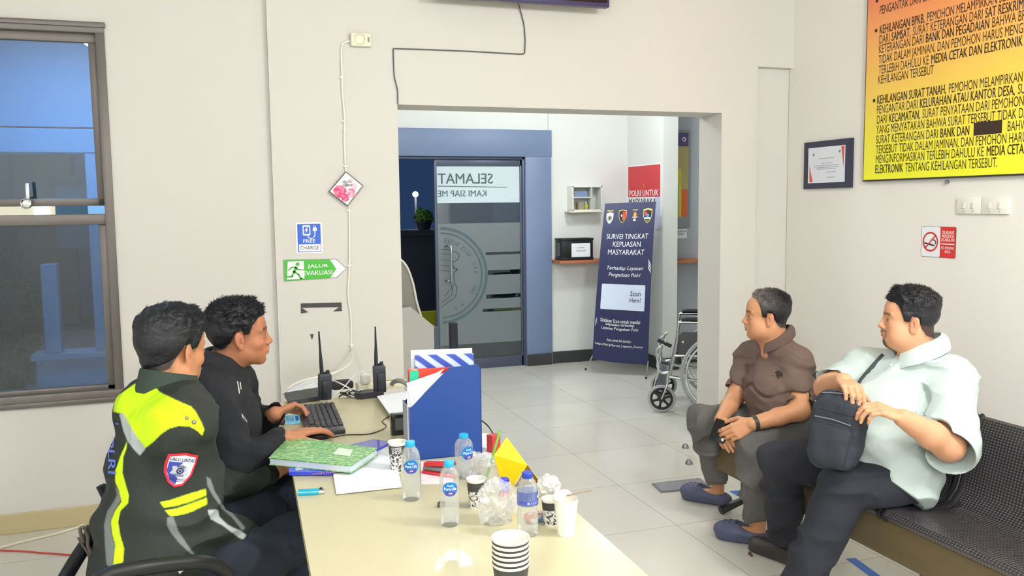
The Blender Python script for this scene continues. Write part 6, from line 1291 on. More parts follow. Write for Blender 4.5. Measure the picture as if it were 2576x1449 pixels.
def build_head(pd, skin, hair_col, st):
    """returns skin mesh part of head+neck, plus makes hair and eye children"""
    o, R, s = pd['head'], basis(pd['face'], pd.get('headup', (0, 0, 1))), pd.get('hs', 1.0)
    nb = pd['neck']; lo, hi = bounds([o, nb], .0); lo = np.minimum(o-.17*s, nb-.11); hi = np.maximum(o+.17*s, nb+.11)
    v = Vol(lo, hi, .0025); T_ = head_prims(v, o, R, s, st); ears(v, o, R, s)
    nr = st.get('neck', .056); v.cone(T_((-.022, 0, -.035)), nb, nr*s, nr*1.08*s, .03*s); v.cone(T_((.012, 0, -.055)), nb+nrm(pd['face'])*.02, nr*.72*s, nr*.85*s, .03*s); 
    if pd.get('vneck') is not None: v.cone(nb, nb+pd['vneck']*.040-ZU*.055, .044, .030, .02)
    v.cone(nb, nb-np.array([0, 0, .05])-.02*nrm(pd['face']), nr*1.02*s, nr*1.05*s, .03)
    v.disp(lambda Q: vnoise(Q, (30, 30, 30))*.0006)
    V, F = v.mesh(); q = (V-o)@R.T/s; x, y, z = q.T; ay = np.abs(y)
    C = np.tile(srgb(skin), (len(V), 1)); dk = srgb(hair_col)
    def blend(mask, col, a): 
        mm = (mask*a)[:, None]; C[:] = C*(1-mm)+np.array(col)*mm
    sm = lambda t, a, b: np.clip((t-a)/(b-a), 0, 1)
    hl = hairline(x, st); fade = sm(z-hl, -.022, .004)*(x < .06)*(1-sm(ay, .083, .086)*(x > -.03)*(z < .045))
    blend(fade*(.6+.4*vnoise(V, (220, 220, 220))), dk, st.get('fade', .65)); blend(sm(z-hl, 0, .004), dk, .9)
    brow = np.exp(-((z-(.040-.10*np.maximum(ay-.03, 0)))/.0042)**2)*(x > .05)*sm(ay, .010, .014)*(1-sm(ay, .046, .052)); blend(np.clip(brow*1.5, 0, 1), dk*.9, st.get('brow', .85))
    lip = ((z < -.0375) & (z > -.0600) & (x > .084)).astype(float)*np.clip(1-(ay/.025)**4, 0, 1); blend(lip, srgb(st.get('lip', (176, 104, 92))), .75)
    ch = np.exp(-(((x-.08)/.03)**2+((z+.012)/.02)**2)); blend(ch, srgb((214, 140, 112)), .25); nt = np.exp(-(((x-.110)/.012)**2+((z+.014)/.014)**2)); blend(nt, srgb((206, 130, 105)), .25)
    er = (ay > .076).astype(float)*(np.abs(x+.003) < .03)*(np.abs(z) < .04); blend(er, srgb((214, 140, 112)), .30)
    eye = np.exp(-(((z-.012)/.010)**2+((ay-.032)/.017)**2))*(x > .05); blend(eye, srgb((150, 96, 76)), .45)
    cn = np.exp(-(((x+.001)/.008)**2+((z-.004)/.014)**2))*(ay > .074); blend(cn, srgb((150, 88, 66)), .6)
    lash = np.exp(-((z-.0162)/.0022)**2)*np.exp(-((ay-.032)/.0135)**4)*(x > .06); blend(np.clip(lash*1.4, 0, 1), srgb((46, 30, 26)), .95)
    if st.get('mous'): mo_ = np.exp(-((z+.0335)/.0045)**2)*(x > .080)*(1-sm(ay, .026, .034)); blend(np.clip(mo_, 0, 1), dk, st['mous']); m2_ = np.exp(-(((ay-.031)/.005)**2))*(z < -.032)*(z > -.062)*(x > .06); blend(m2_, dk, st['mous']*.8)
    if st.get('goat'): g_ = sm(-z, .066, .076)*(x > .045)*(1-sm(ay, .018, .034)); blend(g_, dk, st['goat'])
    if st.get('stub'): g_ = sm(-z, .03, .06)*(x > .0); blend(g_*(.6+.4*vnoise(V, (300, 300, 300))), dk, st['stub'])
    # hair
    hv = Vol(o-.175*s, o+.175*s, .0030); head_prims(hv, o, R, s, st, face=False)
    x_, y_, z_ = [(hv.lo[i]+np.arange(hv.n[i])*hv.h) for i in range(3)]
    G = np.stack(np.meshgrid(x_, y_, z_, indexing='ij'), -1).reshape(-1, 3); L = (G-o)@R.T/s; lx, ly, lz = L.T
    Hf = hv.F.reshape(-1).astype(np.float64); near = np.abs(Hf) < .07
    top = np.clip((lz-.055)/.05, 0, 1); hl = hairline(lx, st); d = lz-hl
    th = st.get('side', .006)+(st.get('top', .022)-st.get('side', .006))*top+st.get('front', .0)*np.clip((lx-.03)/.05, 0, 1)*top
    th = np.minimum(th, .003+np.maximum(d, 0)*st.get('taper', .34)); am = st.get('lump', .006); nzz = np.zeros(len(G)); nzz[near] = vnoise(G[near], (55, 55, 55))*.6+vnoise(G[near]+3, (130, 130, 130))*.4
    th = th+nzz*am*(.25+.75*top)
    Ff = np.where(near, np.maximum(Hf-th*s, -d*s*.8), 1.0); ey = (np.abs(ly) > .070) & (lx > -.028) & (lx < .006) & (lz < .030); Ff = np.where(ey, np.maximum(Ff, .004), Ff)
    hv.F = Ff.reshape(hv.F.shape).astype(np.float32); HV, HF = hv.mesh()
    # strands over the hair surface
    fn = np.cross(HV[HF[:, 1]]-HV[HF[:, 0]], HV[HF[:, 2]]-HV[HF[:, 0]]); fc = HV[HF].mean(1); fn /= (np.linalg.norm(fn, axis=1, keepdims=True)+1e-9); Lc = (fc-o)@R.T/s
    ok = np.where((Lc[:, 2]-hairline(Lc[:, 0], st) > .006) & (((fc-o)*fn).sum(1) > 0))[0]; n_ = min(int(st.get('n', 3800)*1.7), len(ok)); pick = RNG.choice(ok, n_, replace=False)
    sv = []; sf = []; comb = np.array(st.get('comb', (.7, 0, -.1)))@R; base = len(HV); k = 0
    for i in pick:
        tp_ = np.clip((Lc[i, 2]-.05)/.05, 0, 1); ln = (st.get('slen', .018)*(.22+.65*tp_))*RNG.uniform(.6, 1.3)*s; nn = fn[i]; dd = nrm(nn*(.18+.34*st.get('puff', .5))+comb*(.9-.3*st.get('puff', .5))+RNG.normal(size=3)*st.get('mess', .25)); 
        if dd.dot(nn) < .1: dd = nrm(dd+nn*.35)
        p = fc[i]-nn*.002; a = nrm(np.cross(dd, RNG.normal(size=3))); b_ = np.cross(dd, a); w_ = .00062*s; mid = p+dd*ln*.55; tip = mid+nrm(dd+comb*.4+np.array([0, 0, -.25]))*ln*.45
        for pt in (p, mid): sv += [pt+a*w_, pt-a*w_*.5+b_*w_*.87, pt-a*w_*.5-b_*w_*.87]
        sv.append(tip); q0 = base+k*7
        sf += [(q0, q0+1, q0+4, q0+3), (q0+1, q0+2, q0+5, q0+4), (q0+2, q0, q0+3, q0+5), (q0+3, q0+4, q0+6, q0+6), (q0+4, q0+5, q0+6, q0+6), (q0+5, q0+3, q0+6, q0+6)]; k += 1
    HV2 = np.concatenate([HV, np.array(sv)]); 
    Lh = (HV2-o)@R.T/s; gy = np.zeros(len(HV2)); hc = np.tile(dk, (len(HV2), 1))
    if st.get('grey'): gy = np.clip((Lh[:, 2]-.045)/.05, 0, 1)*np.clip((Lh[:, 0]+.06)/.10, 0, 1)*(.65+.5*vnoise(HV2, (60, 60, 60))); hc = hc*(1-np.clip(gy*st['grey'], 0, 1)[:, None])+srgb((150, 140, 132))*np.clip(gy*st['grey'], 0, 1)[:, None]
    quads = [f for f in sf if f[2] != f[3]]; tris = [f[:3] for f in sf if f[2] == f[3]]
    hm = bpy.data.meshes.new('hair'); inv = np.array(chain(pd['root']).inverted()); HVl = HV2@inv[:3, :3].T+inv[:3, 3]
    hm.from_pydata(HVl.tolist(), [], HF.tolist()+quads+tris); hm.polygons.foreach_set('use_smooth', [True]*len(hm.polygons)); hm.update()
    at = hm.color_attributes.new('Col', 'FLOAT_COLOR', 'POINT'); at.data.foreach_set('color', np.concatenate([hc, np.ones((len(hc), 1))], 1).astype(np.float32).ravel())
    hm.materials.append(M('hair_strands', (30, 30, 34), .42, attr='Col', var=.35, vs=120, bump=.5, bs=300)); ho = bpy.data.objects.new('hair', hm); COL.objects.link(ho); ho.parent = pd['root']
    g = MB()
    ir = MB()
    for yy in (1, -1):
        c = T_((.0772, yy*.032, .0114)); g.sphere(c, .0120*s, seg=20, rings=14); gz = nrm(np.array((1, st.get('gaze', 0)*1.0, 0))@R); ir.lathe([(0, .0005), (.0055*s, 0), (.0056*s, -.001)], c+gz*.0118*s, 16, axis=gz)
    eo = part('eyes', g, M('eye_white', (226, 218, 210), .2), pd['root']); part('irises', ir, M('dark_iris', (38, 24, 18), .15), eo)
    return V, F, C
def shirtlike(root, name, prims, lo, hi, h, mat, disp=None, cuts=(), colors=None, k=.02, label=None, sleeves=(), planes=()):
    v = Vol(lo, hi, h)
    for p in prims:
        if p[0] == 'c': v.cone(*p[1:5], p[5] if len(p) > 5 else k, *(p[6:8] if len(p) > 7 else ()))
        else: v.ell(p[1], p[2], p[3], p[4] if len(p) > 4 else k)
    if disp: v.disp(disp, .02)
    for p_, n_ in planes: v.half(p_, n_)
    for sp_, sc_ in sleeves:      # each sleeve is cut open on its own, then joined to the trunk of the garment
        w = Vol(lo, hi, h)
        for p in sp_: w.cone(*p[1:5], p[5] if len(p) > 5 else k)
        if disp: w.disp(disp, .02)
        for c in sc_: w.cone(*c[:4], c[4] if len(c) > 4 else .004, op='sub')
        kk = .022; hh = np.clip(.5+.5*(v.F-w.F)/kk, 0, 1); v.F = v.F*(1-hh)+w.F*hh-kk*hh*(1-hh)
    for c in cuts: v.cone(*c[:4], c[4] if len(c) > 4 else .004, op='sub')
    V, F = v.mesh()
    C = colors(V, F) if colors else None
    return npobj(name, V, F, mat, root, C, label=label), V, F
def folds(seed, a=.005, sc=(9, 9, 20), b=.002):
    def fn(Q):
        w = Q+np.stack([vnoise(Q+seed, (6, 6, 6))]*3, 1)*.04
        return (np.abs(vnoise(w+seed*1.7, sc))*2.4-.7)*a*1.5+(np.abs(vnoise(w+seed*2.1, (sc[0]*2.2, sc[1]*2.2, sc[2]*1.5)))*2-.5)*b
    return fn
def bvh_of(V, F): return BVHTree.FromPolygons([tuple(map(float, p)) for p in V], [tuple(map(int, f)) for f in F])
def drape(bv, o, u, v, off):
    """cloth badge pressed on a garment: (x,y) of the badge plane -> point on the garment"""
    u = nrm(u); n = nrm(np.cross(u, v)); v2 = np.cross(n, u)
    def fn(x, y):
        p = o+u*x+v2*y+n*.15; hit = bv.ray_cast(Vector(p), Vector(-n), .5)
        return np.array(hit[0])+n*off if hit[0] is not None else o+u*x+v2*y
    return fn
def inpoly(pts, poly_):
    x, y = pts[:, 0], pts[:, 1]; r = np.zeros(len(pts), bool); n = len(poly_)
    for i in range(n):
        (x0, y0), (x1, y1) = poly_[i], poly_[(i+1) % n]
        c = ((y0 > y) != (y1 > y)) & (x < (x1-x0)*(y-y0)/(y1-y0+1e-12)+x0); r ^= c
    return r
def uv_of(V):
    c = (V-CPOS)@RM; return np.stack([CX+FPX*c[:, 0]/c[:, 2], CY+FPX*c[:, 1]/c[:, 2]], 1)
def facing(V, F):
    fn = np.cross(V[F[:, 1]]-V[F[:, 0]], V[F[:, 2]]-V[F[:, 0]]); N_ = np.zeros_like(V)
    for k in range(4): np.add.at(N_, F[:, k], fn)
    N_ /= (np.linalg.norm(N_, axis=1, keepdims=True)+1e-12); return ((CPOS-V)*N_).sum(1) > 0

SK1, SK2 = (206, 150, 112), (214, 160, 124)

# ---------------------------------------------------------------- man in the brown polo shirt
def man_brown():
    root = thing('person', 'seated older man in a brown polo shirt and grey trousers looking left', 'person', (2.62, 3.35, 0))
    pd = dict(root=root, head=P(1929, 800, X=2.42), face=(-.84, .46, -.04), neck=P(1948, 858, X=2.47), hs=.955, vneck=np.array([-.97, -.02, 0]))
    hx = [-.13, -.085, -.055, -.035, -.018, .004, .010, .028, .036, .050, .070, .11]; hz = [-.050, -.050, -.044, -.020, .030, .034, .010, .014, .062, .098, .112, .125]
    Vh, Fh, Ch = build_head(pd, SK1, (34, 32, 36), dict(hx=hx, hz=hz, top=.013, side=.008, front=.010, lump=.005, slen=.016, puff=.3, grey=.85, comb=(-.5, 0, .2), brow=.75, fade=.5, stub=.06, jaw=1.02, fat=.25, n=3600, mess=.2, neck=.058))
    shL, shR = P(2004, 912, X=2.52), P(1886, 897, X=2.46)
    elL, elR = P(2012, 1034, X=2.44), P(1850, 998, X=2.36)
    wrL, wrR = P(1893, 1066, X=2.22), P(1812, 1056, X=2.18)
    parts_ = [(Vh, Fh, Ch)]
    sk = srgb(SK1); 
    # near (left) arm and hand holding the phone
    v = Vol(*bounds([shL, elL, wrL, P(1820, 1110, X=2.14)], .07), .0025); limb(v, [shL*.4+elL*.6, elL, elL*.55+wrL*.45, wrL], [.046, .044, .038, .027], .02); v.cone(elL*.3+wrL*.7, wrL, .033, .028, .01)
    dL = P(1835, 1092, X=2.13)-wrL; hand(v, wrL, dL, (-.25, .75, -.45), 1, [(.35, .6, .4), (.45, .6, .4), (.5, .65, .4), (.5, .7, .4)], .98, thumb=(.55, .45, .3)); V, F = v.mesh(); parts_.append((V, F, np.tile(sk, (len(V), 1))))
    v = Vol(*bounds([shR, elR, wrR, P(1800, 1110, X=2.10)], .07), .0028); limb(v, [shR*.4+elR*.6, elR, elR*.55+wrR*.45, wrR], [.045, .043, .038, .028], .02)
    dR = P(1822, 1108, X=2.14)-wrR; hand(v, wrR, dR, (.3, -.2, -.6), -1, [(.3, .5, .3)]*4, .96, thumb=(.4, .4, .3)); V, F = v.mesh(); parts_.append((V, F, np.tile(sk, (len(V), 1))))
    # torso and legs below the clothes
    hipL, hipR = np.array([2.51, 3.26, .50]), np.array([2.50, 3.47, .50]); pel = (hipL+hipR)/2
    knL, knR = np.array([2.245, 3.275, .475]), P(1770, 1056, Z=.48)
    ankL, ankR = P(1908, 1318, Z=.09), P(1806, 1224, Z=.09)
    chest = (shL+shR)/2+np.array([.035, 0, -.13]); 
    v = Vol(*bounds([shL, shR, hipL, hipR, knL, knR, ankL, ankR], .16), .008)
    v.ell(chest, (.105, .150, .15), None, .03); v.ell(pel+ZU*.06, (.11, .15, .12), None, .04); v.ell((chest+pel)/2, (.11, .135, .16), None, .04); limb(v, [hipL, knL], [.06, .042]); limb(v, [hipR, knR], [.06, .042]); limb(v, [knL, ankL], [.040, .034]); limb(v, [knR, ankR], [.040, .034])
    for a, t_ in ((ankL, P(1842, 1356, Z=0)), (ankR, P(1712, 1250, Z=0))): v.cone(a-ZU*.04, a*np.array([1, 1, 0])+ZU*.038+nrm((t_-a)*np.array([1, 1, 0]))*.13, .034, .024, .02, (0, 0, 1), .8)
    V, F = v.mesh(); parts_.append((V, F, np.tile(sk, (len(V), 1))))
    V, F, C = merge(parts_); npobj('body', V, F, skin_mat('skin_warm'), root, C)
    # polo shirt
    fr_ = nrm(np.array([-1, .05, 0])); ax = shL-shR; ac = nrm(ax); Rt = np.array([nrm(np.cross(ZU, ac))*-1 if np.cross(ZU, ac)[0] > 0 else nrm(np.cross(ZU, ac)), ac, ZU])
    mid = (shL+shR)/2; belly = pel+np.array([-.03, .0, .13]); nk = pd['neck']
    pr = [('e', chest, (.125, .175, .17), Rt), ('e', belly, (.155, .168, .155), Rt, .06), ('e', pel+ZU*.02+np.array([-.0, 0, 0]), (.14, .18, .10), Rt, .05), ('e', (chest+belly)/2, (.135, .17, .16), Rt, .05),
          ('c', shR, shL, .066, .066, .05), ('c', nk-ZU*.01, shL, .052, .064, .05), ('c', nk-ZU*.01, shR, .052, .064, .05), ('c', nk+np.array([.015, 0, -.02]), chest+ZU*.05, .06, .12, .04)]
    sl = [([('c', shL, shL*.38+elL*.62, .070, .060, .03), ('c', shL*.38+elL*.62, shL*.16+elL*.84, .060, .060, .01)], [(shL*.22+elL*.78, elL, .055, .060, .004), (shL*-.10+elL*1.10, shL*-.8+elL*1.8, .085, .14, .002)]), ([('c', shR, shR*.38+elR*.62, .068, .058, .03), ('c', shR*.38+elR*.62, shR*.16+elR*.84, .058, .058, .01)], [(shR*.22+elR*.78, elR, .052, .058, .004), (shR*-.10+elR*1.10, shR*-.8+elR*1.8, .085, .14, .002)])]
    dn = lambda a, b: nrm(b-a)
    def dispf(Q):
        r = folds(1.3, .006, (7, 7, 17))(Q)
        t = np.exp(-((Q[:, 2]-(belly[2]+.045+.02*np.sin(Q[:, 1]*30)))/.010)**2)*(Q[:, 0] < belly[0]+.1); return r+t*.011
    lo, hi = bounds([p for p in (shL, shR, elL, elR, pel, belly, nk)], .19)
    o1, V, F = shirtlike(root, 'polo_shirt', pr, lo, hi, .0036, M('brown_pique', (112, 92, 84), .85, var=.08, vs=9, bump=.5, bs=420), dispf,
        sleeves=sl, cuts=[(nk+ZU*.03, nk+ZU*.12, .056, .10, .004), (nk+np.array([-.045, -.005, .015]), nk+np.array([-.100, -.008, -.070]), .044, .014, .004)])
    bv = bvh_of(V, F)
    mcol = M('brown_collar', (98, 80, 74), .85, bump=.5, bs=420)
    # collar: a band round the neck, folded down
    cg = MB(); fdir = nrm(nk-pd['head']+np.array([0, 0, 0])); fwd = np.array([-.96, .28, 0]); lf_ = np.cross(ZU, fwd)
    def ring(a, r, z, tilt=.85): return nk+np.array([.004, 0, 0])+(fwd*math.cos(a)+lf_*math.sin(a))*r+ZU*(z-tilt*r*math.cos(a)*.62)
    A0 = .62
    cg.grid(lambda i, j: ring(A0+(2*PI-2*A0)*i, .062+.026*j+.006*math.sin(PI*j), .040-.050*j+.010*math.sin(PI*j)+.012*(1-abs(2*i-1))*0), 40, 6, thick=.004)
    part('collar', cg, mcol, o1)
    # placket, buttons, pocket pen
    pu, pv = P(1897, 900, X=2.40), P(1892, 990, X=2.40); pw = nrm(P(1893, 940, X=2.40)-CPOS)
    def onshirt(u, v_, off=.002):
        d = nrm(ray(u, v_)); h_ = bv.ray_cast(Vector(CPOS), Vector(d), 9.0); return (np.array(h_[0])-d*off) if h_[0] is not None else None
    g = MB()
    for q in ((1897, 915), (1895, 948)):
        p = onshirt(*q, 0); g.lathe([(.0055, 0), (.0055, .002), (.004, .003), (0, .003)], p, 14, axis=-nrm(ray(*q)))
    part('buttons', g, M('brown_button', (74, 58, 52), .4), o1)
    st_ = [onshirt(u, v_, .001) for u, v_ in ((1912, 884), (1900, 905), (1897, 930), (1895, 962))]
    part('placket_edge', MB().tube([p for p in st_ if p is not None], .0016, 6), mcol, o1)
    st_ = [onshirt(u, v_, .001) for u, v_ in ((1944, 945), (1945, 938), (1962, 942), (1972, 948), (1974, 965))]
    pk__ = [onshirt(u, v_, .0015) for u, v_ in ((1939, 944), (1974, 950), (1974, 990), (1942, 986))]
    part('chest_pocket', MB().tube(pk__+[pk__[0]], .0014, 6), mcol, o1)
    bg = MB(); lg = [onshirt(u, v_, .003) for u, v_ in ((1950, 936), (1957, 931), (1968, 938), (1969, 946), (1963, 948), (1957, 955), (1954, 945))]
    bg.add(lg, [tuple(range(len(lg)))[::-1]]); part('dark_badge', bg, M('dark_badge', (44, 34, 34), .5), o1, smooth=False)
    # trousers
    mtr = M('grey_trousers', (104, 102, 99), .85, var=.08, vs=8, bump=.5, bs=380)
    cuL, cuR = knL*.05+ankL*.95+ZU*.01, knR*.16+ankR*.84
    pr = [('e', pel+ZU*(-.0), (.14, .185, .095), None), ('c', hipL, knL, .098, .080, .03), ('c', hipR, knR, .098, .080, .03), ('c', knL+ZU*.0, cuL, .080, .066, .02), ('c', knR, cuR, .080, .068, .02), ('c', (hipL+hipR)/2, (knL*.25+hipL*.5+hipR*.25), .09, .07, .05)]
    o2, V, F = shirtlike(root, 'trousers', pr, *bounds([hipL, hipR, knL, knR, ankL, ankR], .15), .0045, mtr, folds(4.1, .008, (8, 8, 13)), cuts=[(cuL-ZU*.03, cuL-ZU*.12, .048, .05), (cuR-ZU*.03+(cuR-knR)*.05, cuR+(cuR-knR)*.3, .047, .05), (cuL-ZU*.055+0, cuL-ZU*.3, .075, .09, .002), (cuR+nrm(cuR-knR)*.045, cuR+nrm(cuR-knR)*.3, .085, .1, .002)])
    # clogs
    for a, t_, lb in ((ankL, P(1842, 1356, Z=0), 'near'), (ankR, P(1712, 1250, Z=0), 'far')):
        f2 = nrm((t_-a)*np.array([1, 1, 0])); l2 = np.cross(ZU, f2); c = a*np.array([1, 1, 0])+f2*.055; Rf = np.array([f2, l2, ZU])
        v = Vol(c-np.array([.2, .2, .0]), c+np.array([.2, .2, .14]), .003)
        v.ell(c+f2*.055+ZU*.042, (.094, .058, .048), Rf, .02); v.ell(c-f2*.04+ZU*.032, (.090, .046, .040), Rf, .02); v.ell(c-f2*.03+ZU*.085, (.075, .036, .052), Rf, .008, 'sub'); v.cone(c+f2*.09+ZU*.012, c-f2*.085+ZU*.012, .048, .038, .01, (0, 0, 1), .35); v.half(c+ZU*.001, (0, 0, -1))
        V, F = v.mesh(); so3 = npobj('clog', V, F, M('slate_blue_rubber', (84, 88, 118), .5, var=.06, vs=14), root)
        g = MB(); bv2 = bvh_of(V, F)
        for i in range(3):
            for j in range(-1, 2):
                p = c+f2*(.045+.026*i)+l2*(.022*j)+ZU*.2; h_ = bv2.ray_cast(Vector(p), Vector((0, 0, -1)), 1)
                if h_[0] is not None: g.lathe([(.0045, .0), (.0045, .0012), (0, .0012)], np.array(h_[0])-ZU*.0003, 10)
        part('vent_hole', g, m_black, so3, kind='stuff')
    # wristwatch and phone
    wd = nrm(wrL-elL); wc_ = wrL-wd*.012
    bt_ = MB(); bt_.lathe([(.0315, -.009), (.034, -.009), (.034, .009), (.0315, .009)], wc_, 28, axis=wd); part('wristband', bt_, M('dark_green_band', (54, 62, 48), .5), root)
    pc = P(1811, 1084, X=2.135); fx = nrm(P(1829, 1072, X=2.14)-P(1791, 1066, X=2.12)); nn = nrm(CPOS-pc); nn = nrm(nn+np.array([-.2, 0, .35])); fx = nrm(fx-fx.dot(nn)*nn); fy = np.cross(nn, fx)
    Rp_ = Matrix(np.array([fx, fy, nn]).T.tolist()); ph = thing('smartphone', 'black smartphone held in both hands by the man in brown', 'phone', tuple(pc)); part('phone_body', MB().box(pc, (.072, .105, .009), .004, rot=Rp_, seg=3), m_black, ph); part('screen', MB().box(pc+nn*.005, (.066, .098, .001), .0004, rot=Rp_), M('off_screen', (12, 13, 16), .08), ph)
man_brown()

# ---------------------------------------------------------------- man in the pale shirt
def man_pale():
    root = thing('person', 'seated heavy man in a pale mint shirt opening a black bag on his lap', 'person', (2.6, 2.55, 0))
    pd = dict(root=root, head=P(2287, 812, X=2.54), face=(-.82, .54, .0), neck=P(2308, 888, X=2.58), hs=.955)
    hx = [-.13, -.085, -.055, -.035, -.018, .004, .010, .030, .040, .050, .062, .11]; hz = [-.060, -.058, -.045, -.018, .032, .036, .012, .014, .044, .070, .086, .094]
    Vh, Fh, Ch = build_head(pd, SK2, (28, 28, 34), dict(hx=hx, hz=hz, top=.024, side=.006, front=.010, lump=.010, slen=.016, puff=.55, comb=(.6, 0, .1), brow=.75, fade=.7, jaw=1.10, fat=.9, mous=.8, goat=.9, n=4200, mess=.5, neck=.066))
    shL, shR = P(2392, 955, X=2.63), P(2178, 925, X=2.52); shR = P(2180, 930, X=2.50)
    elL, elR = P(2388, 1122, X=2.44), P(2082, 975, X=2.30)
    wrL, wrR = P(2272, 1052, X=2.25), P(2122, 960, X=2.20)
    parts_ = [(Vh, Fh, Ch)]; sk = srgb(SK2)
    v = Vol(*bounds([shL, elL, wrL, P(2175, 1020, X=2.16)], .07), .0025); limb(v, [shL*.45+elL*.55, elL, elL*.6+wrL*.4, wrL], [.056, .052, .048, .030], .02); v.cone(elL*.3+wrL*.7, wrL, .040, .031, .01)
    hand(v, wrL, P(2222, 1032, X=2.19)-wrL, (-.55, .55, -.55), 1, [(.55, .75, .4), (.55, .8, .4), (.6, .8, .4), (.6, .85, .4)], .98, thumb=(.6, .4, .2)); V, F = v.mesh(); parts_.append((V, F, np.tile(sk, (len(V), 1))))
    v = Vol(*bounds([shR, elR, wrR, P(2160, 990, X=2.14)], .08), .0026); limb(v, [shR*.45+elR*.55, elR, wrR], [.056, .050, .030], .02); v.cone(elR*.4+wrR*.6, wrR, .038, .031, .01)
    hand(v, wrR, P(2158, 985, X=2.15)-wrR, (-.05, -.15, -1), -1, [(.5, .7, .5), (.6, .8, .5), (.6, .8, .5), (.6, .8, .5)], .96, thumb=(.5, .4, .2)); V, F = v.mesh(); parts_.append((V, F, np.tile(sk, (len(V), 1))))
    hipL, hipR = np.array([2.42, 2.53, .50]), np.array([2.44, 2.75, .50]); pel = (hipL+hipR)/2
    knL, knR = P(2125, 1225, Z=.48), P(1962, 1158, Z=.49)
    ankL, ankR = P(1998, 1480, Z=.09), P(1978, 1362, Z=.09)
    chest = (shL+shR)/2+np.array([.02, 0, -.12])
    v = Vol(*bounds([shL, shR, hipL, hipR, knL, knR, ankL, ankR], .18), .008)
    v.ell(chest, (.12, .17, .16), None, .03); v.ell(pel+ZU*.08, (.11, .14, .13), None, .04); limb(v, [hipL, knL], [.065, .045]); limb(v, [hipR, knR], [.065, .045]); limb(v, [knL, ankL], [.042, .035]); limb(v, [knR, ankR], [.042, .035])
    V, F = v.mesh(); parts_.append((V, F, np.tile(sk, (len(V), 1)))); V, F, C = merge(parts_); npobj('body', V, F, skin_mat('skin_warm'), root, C)
    ac = nrm(shL-shR); Rt = np.array([nrm(np.cross(ac, ZU)), ac, ZU]); nk = pd['neck']; belly = pel+np.array([-.06, .0, .17])
    sl1, sl2 = shL*.30+elL*.70, shL*-.0+elL*1.0
    pr = [('e', chest, (.145, .205, .19), Rt), ('e', belly, (.185, .185, .175), Rt, .07), ('e', pel+ZU*.03, (.160, .175, .13), Rt, .06), ('e', (chest+belly)/2, (.165, .20, .18), Rt, .05),
          ('c', shR, shL, .078, .082, .05), ('c', nk-ZU*.02, shL, .062, .080, .06), ('c', nk-ZU*.02, shR, .062, .076, .06), ('c', nk+np.array([.02, 0, -.03]), chest+ZU*.05, .07, .14, .04),
          ('c', pel+np.array([-.06, -.10, .02]), pel+np.array([-.03, -.155, -.03]), .07, .030, .04), ('e', pel+np.array([.0, -.04, .0]), (.150, .20, .14), None, .05)]
    ad = nrm(elL-shL); fd = nrm(wrL-elL)
    sl = [([('c', shL, sl1, .086, .086, .04), ('c', sl1, elL+np.array([0, -.01, -.01]), .086, .094, .03)], [(elL*.8+shL*.2, elL+ad*.06, .074, .084, .004), (elL+ad*.075+fd*.02, elL+ad*.20+fd*.03, .10, .17, .003), (elL+fd*.10, elL+fd*.26, .075, .13, .004)]), ([('c', shR, shR*.4+elR*.6, .080, .070, .04), ('c', shR*.4+elR*.6, elR*.9+shR*.1, .070, .072, .02)], [(elR*.75+shR*.25, elR*1.05-shR*.05, .062, .068, .004), (elR*1.12-shR*.12, elR*1.8-shR*.8, .085, .15, .003)])]
    def dispf(Q):
        r = folds(7.7, .008, (6, 6, 13), .004)(Q); d1 = np.linalg.norm(Q-(elL*.5+shL*.5+np.array([-.05, .02, 0])), axis=1); ang = np.arctan2(Q[:, 2]-elL[2]-.09, Q[:, 0]-elL[0]+.03); return r+np.exp(-(d1/.10)**2)*np.sin(ang*13)*.006
    lo, hi = bounds([shL, shR, elL, elR, pel, belly, nk], .20)
    ad = nrm(elL-shL); fd = nrm(wrL-elL)
    o1, V, F = shirtlike(root, 'shirt', pr, lo, hi, .0038, M('pale_mint_cotton', (188, 202, 198), .8, var=.04, vs=9, bump=.4, bs=300), dispf,
        planes=[(pel+np.array([0, 0, -.085]), (-.85, -.0, -1))], sleeves=sl, cuts=[(nk+ZU*.035, nk+ZU*.13, .066, .11, .004), (nk+np.array([-.060, .03, .02]), nk+np.array([-.078, .04, -.02]), .018, .004, .004)])
    bv = bvh_of(V, F); fwd = nrm(np.array([-.9, .45, 0])); lf_ = np.cross(ZU, fwd)
    def ring(a, r, z, tilt=.40): return nk+np.array([.006, -.004, 0])+(fwd*math.cos(a)+lf_*math.sin(a))*r+ZU*(z-tilt*1.4*r*math.cos(a)*.7)
    A0 = .46; cg = MB(); cg.grid(lambda i, j: ring(A0+(2*PI-2*A0)*i, .073+.034*j+.006*math.sin(PI*j), .050-.062*j+.010*math.sin(PI*j)-.012*j*math.exp(-((abs(2*i-1)-1)/.08)**2)), 44, 6, thick=.0035)
    part('collar', cg, M('pale_mint_collar', (194, 208, 204), .8, bump=.3, bs=300), o1)
    def onsh(u, v_, off=.002):
        d = nrm(ray(u, v_)); h_ = bv.ray_cast(Vector(CPOS), Vector(d), 9.0); return (np.array(h_[0])-d*off) if h_[0] is not None else None
    g = MB()
    for q in ((2243, 918), (2232, 960), (2222, 1005)):
        p = onsh(*q, 0)
        if p is not None: g.lathe([(.005, 0), (.005, .002), (0, .003)], p, 12, axis=-nrm(ray(*q)))
    part('buttons', g, m_white, o1)
    sp = [onsh(u, v_, .003) for u, v_ in ((2224, 893), (2214, 903), (2202, 916), (2190, 930), (2178, 944), (2168, 957), (2160, 968))]; sp = [p for p in sp if p is not None]
    rb = MB(); w_ = .011
